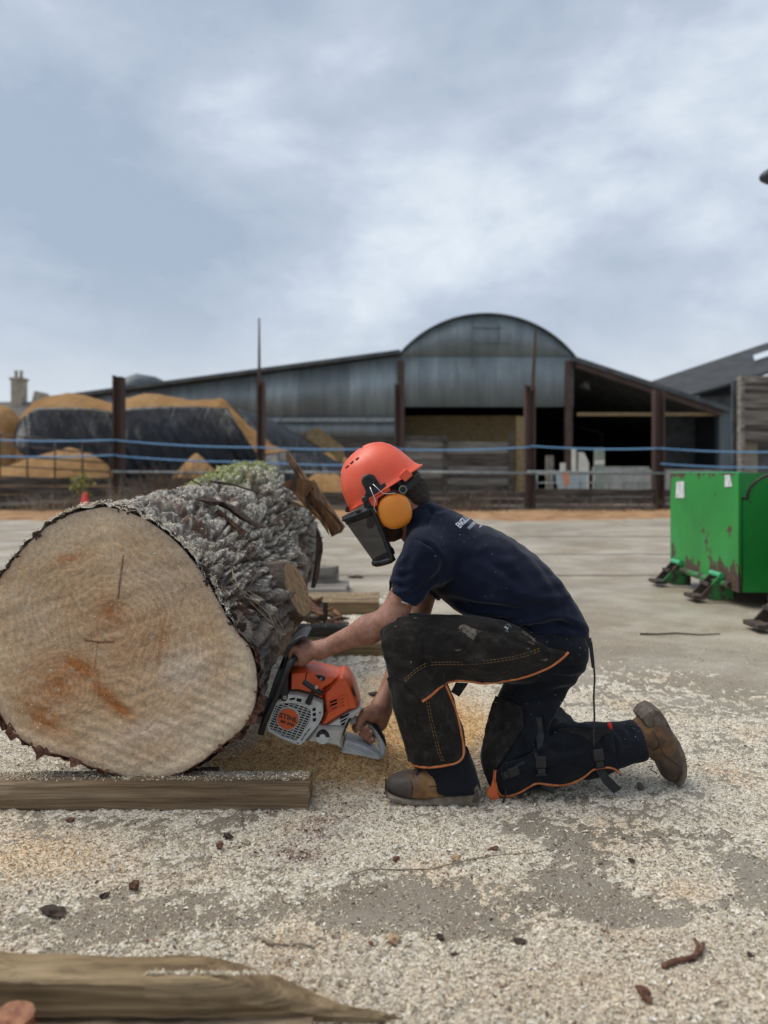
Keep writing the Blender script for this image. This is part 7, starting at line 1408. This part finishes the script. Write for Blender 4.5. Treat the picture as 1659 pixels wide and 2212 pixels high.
ff = [(i*NH+k, i*NH+(k+1) % NH, (i+1)*NH+(k+1) % NH, (i+1)*NH+k) for i in range(len(hN)-1) for k in range(NH)] + [tuple((len(hN)-1)*NH+k for k in range(NH))]
g = G(); g.add(vv, ff); helm = g.out('helmet', M_helm, man, smooth=True); md = helm.modifiers.new('t', 'SOLIDIFY'); md.thickness = .004; md.offset = -1; helm['label'] = 'orange-red forestry helmet with raised crown ribs'
hb = bvh_of(helm.data)
rim = [HP((789/2-395)*UN + math.copysign(abs(math.cos(t))**.89, math.cos(t))*.154, 0, math.copysign(abs(math.sin(t))**.89, math.sin(t))*.121) for t in [2*math.pi*k/72 for k in range(73)]]; g = G(); g.tube(rim, .0035, 6, cap=False); g.out('brim_edge', M_helm, helm, smooth=True)
def hpatch(name, pts, mat, off, th, step=3): o, _ = drape(name, [Z4(*p) for p in pts], hb, off, mat, helm, th=th, step=step, smooth_it=0); return o
for x, y in ((277, 326), (321, 286), (371, 251)): hpatch('vent_slot', [(x-14, y+16), (x-16, y+8), (x+8, y-14), (x+18, y-12), (x+16, y-4), (x-6, y+16)], M_hole, .0012, .0006, 3)
g = G(); c_ = [P(*Z4(*p), 2.542) for p in ((757, 408), (820, 345), (840, 350), (890, 402), (880, 415), (822, 468), (800, 452))]; g.prism(c_, (0, 0, 0), (0, .035, 0)); g.out('side_socket', M_helm, helm, bevel=.003, auto=40)
g = G(); c_ = [P(*Z4(*p), 2.546) for p in ((480, 640), (600, 560), (655, 503), (682, 545), (560, 625), (562, 690), (512, 700))]; g.prism(c_, (0, 0, 0), (0, .03, 0)); g.out('accessory_slot', M_helm, helm, bevel=.003, auto=40)
g = G(); c_ = [P(*Z4(*p), 2.56) for p in ((325, 712), (378, 682), (382, 697), (330, 728))]; g.prism(c_, (0, -.01, 0), (0, .02, 0)); g.out('rain_lip', M_helm, helm, bevel=.002)
g = G(); dx = P(*Z4(480, 462), 2.535); g.lathe(dx + Vector((0, .02, 0)), (0, -1, 0), [(.0255, 0), (.0255, .012), (.022, .018), (.012, .0195), (.010, .016), (.003, .016)], 28)
g.prism([P(*Z4(*p), 2.542) for p in ((430, 500), (540, 425), (590, 500), (625, 475), (640, 500), (560, 590), (510, 615), (450, 560))], (0, 0, 0), (0, .012, 0)); g.lathe(P(*Z4(445, 630), 2.555), (0, -1, 0), [(.012, 0), (.012, .016), (.009, .02)], 16)
g.prism([P(*Z4(*p), 2.548) for p in ((455, 560), (520, 600), (500, 690), (450, 690), (420, 640))], (0, 0, 0), (0, .01, 0)); g.out('muff_mount', M_bk, helm, auto=35, bevel=.001)
M_wire = simple('bright steel wire', (.6, .6, .6), None, rough=.25, metal=.9)
for pts in ([(490, 515), (540, 640), (528, 715), (545, 745), (572, 782)], [(518, 490), (612, 577), (650, 578), (718, 573), (745, 588)]):
    g = G(); g.tube([P(*Z4(*p), D) for p, D in zip(pts, (2.525, 2.522, 2.52, 2.528, 2.535))], .0016, 6); g.out('muff_wire', M_wire, helm, smooth=True)
# ear muffs: near one in full, its twin on the far side
M_muff = simple('amber orange ear muff', (.74, .22, .015), (.82, .28, .03), 6, .35, spec=.5)
mc = P(*Z4(724, 743), 2.545); ma = Vector((.25, 0, -.97)).normalized(); mb = Vector((-.97, 0, -.25)).normalized()
def muff(side, D, name):
    g = G(); rings = []; c_ = Vector((mc.x, D, mc.z)); n_ = 40
    for h, k in ((.034, .90), (.028, 1.0), (.010, 1.02), (-.006, .985), (-.014, .90), (-.0195, .74), (-.022, .5), (-.023, .2)):
        rings.append([c_ + Vector((0, h*side, 0)) + (ma*math.copysign(abs(math.cos(t))**.86, math.cos(t))*.0605 + mb*math.copysign(abs(math.sin(t))**.86, math.sin(t))*.0575)*k for t in [2*math.pi*i/n_ for i in range(n_)]])
    v_ = [q for r_ in rings for q in r_]; g.add(v_, [(i*n_+k, i*n_+(k+1) % n_, (i+1)*n_+(k+1) % n_, (i+1)*n_+k) for i in range(len(rings)-1) for k in range(n_)] + [tuple(range(n_)), tuple((len(rings)-1)*n_+k for k in range(n_))])
    o = g.out(name, M_muff, helm, smooth=True); return o
m1 = muff(1, 2.552, 'ear_muff'); muff(-1, 2.768, 'ear_muff')
g = G(); n_ = 32; rings = [[mc + Vector((0, h, 0)) + (ma*math.cos(t)*.057 + mb*math.sin(t)*.053)*k for t in [2*math.pi*i/n_ for i in range(n_)]] for h, k in ((.024, .95), (.036, 1.02), (.048, .9))]
g.add([q for r_ in rings for q in r_], [(i*n_+k, i*n_+(k+1) % n_, (i+1)*n_+(k+1) % n_, (i+1)*n_+k) for i in range(2) for k in range(n_)]); g.out('muff_cushion', M_bk, helm, smooth=True)
g = G(); g.prism([P(*Z4(*p), 2.5365) for p in ((765, 838), (815, 797), (825, 806), (818, 830), (770, 860))], (0, -.0005, 0), (0, .004, 0)); o = g.out('muff_label', M_bk, helm)
# rear harness and ratchet
g = G(); arc_ = [HP(-.045 - .06*math.sin(a), -.004 - .014*math.sin(a), -.085*math.cos(a)) for a in [math.pi*k/16 for k in range(17)]]
v_ = []
for q in arc_: v_ += [q + hu*.012, q - hu*.026, q - hu*.026 + (HP(-.04, 0)-q).normalized()*.005, q + hu*.012 + (HP(-.04, 0)-q).normalized()*.005]
g.add(v_, [(i*4+k, i*4+(k+1) % 4, i*4+4+(k+1) % 4, i*4+4+k) for i in range(16) for k in range(4)]); g.out('head_band', M_bk, helm, bevel=.001)
g = G(); g.prism([P(*Z4(*p), 2.556) for p in ((745, 545), (800, 500), (830, 485), (930, 390), (948, 380), (962, 430), (935, 475), (870, 545), (830, 560), (770, 600))], (0, 0, 0), (0, .02, 0)); g.out('harness_arm', M_bk, helm, bevel=.003)
c_ = P(*Z4(797, 540), 2.552); g = G(); g.tube([c_ + Vector((math.cos(t)*.0125, 0, math.sin(t)*.0125)) for t in [2*math.pi*k/20 for k in range(21)]], .0028, 6, cap=False); g.out('harness_ring', M_dsteel, helm, smooth=True)
g = G(); g.prism([P(*Z4(*p), 2.66) for p in ((262, 735), (275, 690), (300, 745), (285, 748))], (0, -.05, 0), (0, .05, 0)); g.out('front_peak_clip', M_bk, helm)
g = G(); g.prism([P(*Z4(*p), 2.56) for p in ((745, 585), (770, 600), (860, 650), (850, 660), (800, 640), (750, 605))], (0, -.004, 0), (0, .004, 0)); g.out('muff_arm', M_bk, helm)
# mesh visor: a curved sheet round the face with a frame
M_mesh = MT('black visor mesh', .6, .2, .4); M_mesh.col((.03, .03, .028)); 
_w1 = M_mesh.n.new('ShaderNodeTexBrick'); _w1.inputs['Scale'].default_value = 260; _w1.offset = 0; _w1.inputs['Mortar Size'].default_value = .02; M_mesh.b.inputs['Alpha'].default_value = .74; M_mesh.n.remove(_w1); M_mesh = M_mesh.m
def vis(u, t):      # u: -1 near side .. 1 far side, t: 0 top .. 1 bottom
    n0 = np.array(Z4(512, 696))*(1-t) + np.array(Z4(700, 1160))*t; f0 = np.array(Z4(238, 812))*(1-t) + np.array(Z4(532, 1222))*t; near = P(*n0, 2.66); front = P(*f0, 2.66); a = u*math.pi/2; hw = .108*(1-.08*t)
    return near + (front-near)*(math.cos(a)**.85 if math.cos(a) > 0 else 0) + Vector((0, math.sin(a)*hw, 0))
NU, NV = 28, 16; g = G(); V_ = []
def bot(u): return 1.0 - .02*abs(u)**2 - .10*max(0, abs(u)-.72)/.28*0
for i in range(NU+1):
    u = -1 + 2*i/NU
    for j in range(NV+1): V_.append(vis(u, bot(u)*j/NV))
g.add(V_, [(i*(NV+1)+j, (i+1)*(NV+1)+j, (i+1)*(NV+1)+j+1, i*(NV+1)+j+1) for i in range(NU) for j in range(NV)]); g.out('visor_mesh', M_mesh, helm, smooth=True)
g = G(); frame = [vis(-1+2*i/40, 0) for i in range(41)] + [vis(1, j/14) for j in range(1, 14)]; g.tube([vis(-1+2*i/40, .02) for i in range(41)], .007, 8, flat=1.0)
g.tube([vis(-1, j/14) for j in range(0, 15)] + [vis(-1+2*i/40, 1) for i in range(1, 41)] + [vis(1, 1-j/14) for j in range(1, 15)], [.0075]*10 + [.009]*4 + [.0115]*42 + [.006]*13, 8); g.out('visor_frame', M_bk, helm, smooth=True)
g = G(); V_ = []
for i in range(NU+1):
    u = -1 + 2*i/NU
    for j in (0, 1): q = vis(u, -.035) + (vis(u, .13)-vis(u, -.035))*j; V_.append(q + (q-P(*Z4(560, 800), 2.66)).normalized()*.002)
g.add(V_, [(i*2, i*2+2, i*2+3, i*2+1) for i in range(NU)]); o = g.out('visor_holder', M_bk, helm, smooth=True); md = o.modifiers.new('s', 'SOLIDIFY'); md.thickness = .004
for x, y in ((335, 773), (440, 730)): disc('rivet', *Z4(x, y), .0025, 2.575, 2.58, M_dsteel, helm, 10)
g = G(); g.prism([P(*Z4(*p), 2.552) for p in ((440, 680), (500, 650), (520, 705), (470, 740))], (0, 0, 0), (0, .012, 0)); g.out('visor_bracket', M_bk, helm, bevel=.001)
# sawdust caught on shirt, arms and trousers
def mesh_sampler(o, wfn):
    me = o.data; n = len(me.vertices); co = np.zeros((n, 3), dtype=np.float32); me.vertices.foreach_get('co', co.ravel()); no = np.zeros((n, 3), dtype=np.float32); me.vertices.foreach_get('normal', no.ravel())
    def s_(k): i = RNG.integers(0, n, k*8); w = wfn(co[i], no[i]); i = i[RNG.random(len(i)) < w][:k]; return co[i] + RNG.normal(size=(len(i), 3))*.002, no[i]
    return s_
DUSTC = [(.62, .58, .50), (.5, .46, .4), (.7, .66, .58)]
flakes(750, mesh_sampler(shirt, lambda c, n: np.clip(.15+n[:, 2], .04, 1)*.5), (.0014, .0032), .3, DUSTC, 'dust_specks', M_flake, parent=shirt)
flakes(700, mesh_sampler(trous, lambda c, n: np.clip(.2+n[:, 2]*.6, .08, 1)*.5), (.0018, .0045), .3, DUSTC, 'dust_specks', M_flake, parent=trous)
flakes(350, mesh_sampler(body_o, lambda c, n: (c[:, 0] < .03)*np.clip(n[:, 2], 0, 1)), (.002, .005), .4, DUSTC, 'dust_specks', M_flake, parent=body_o)
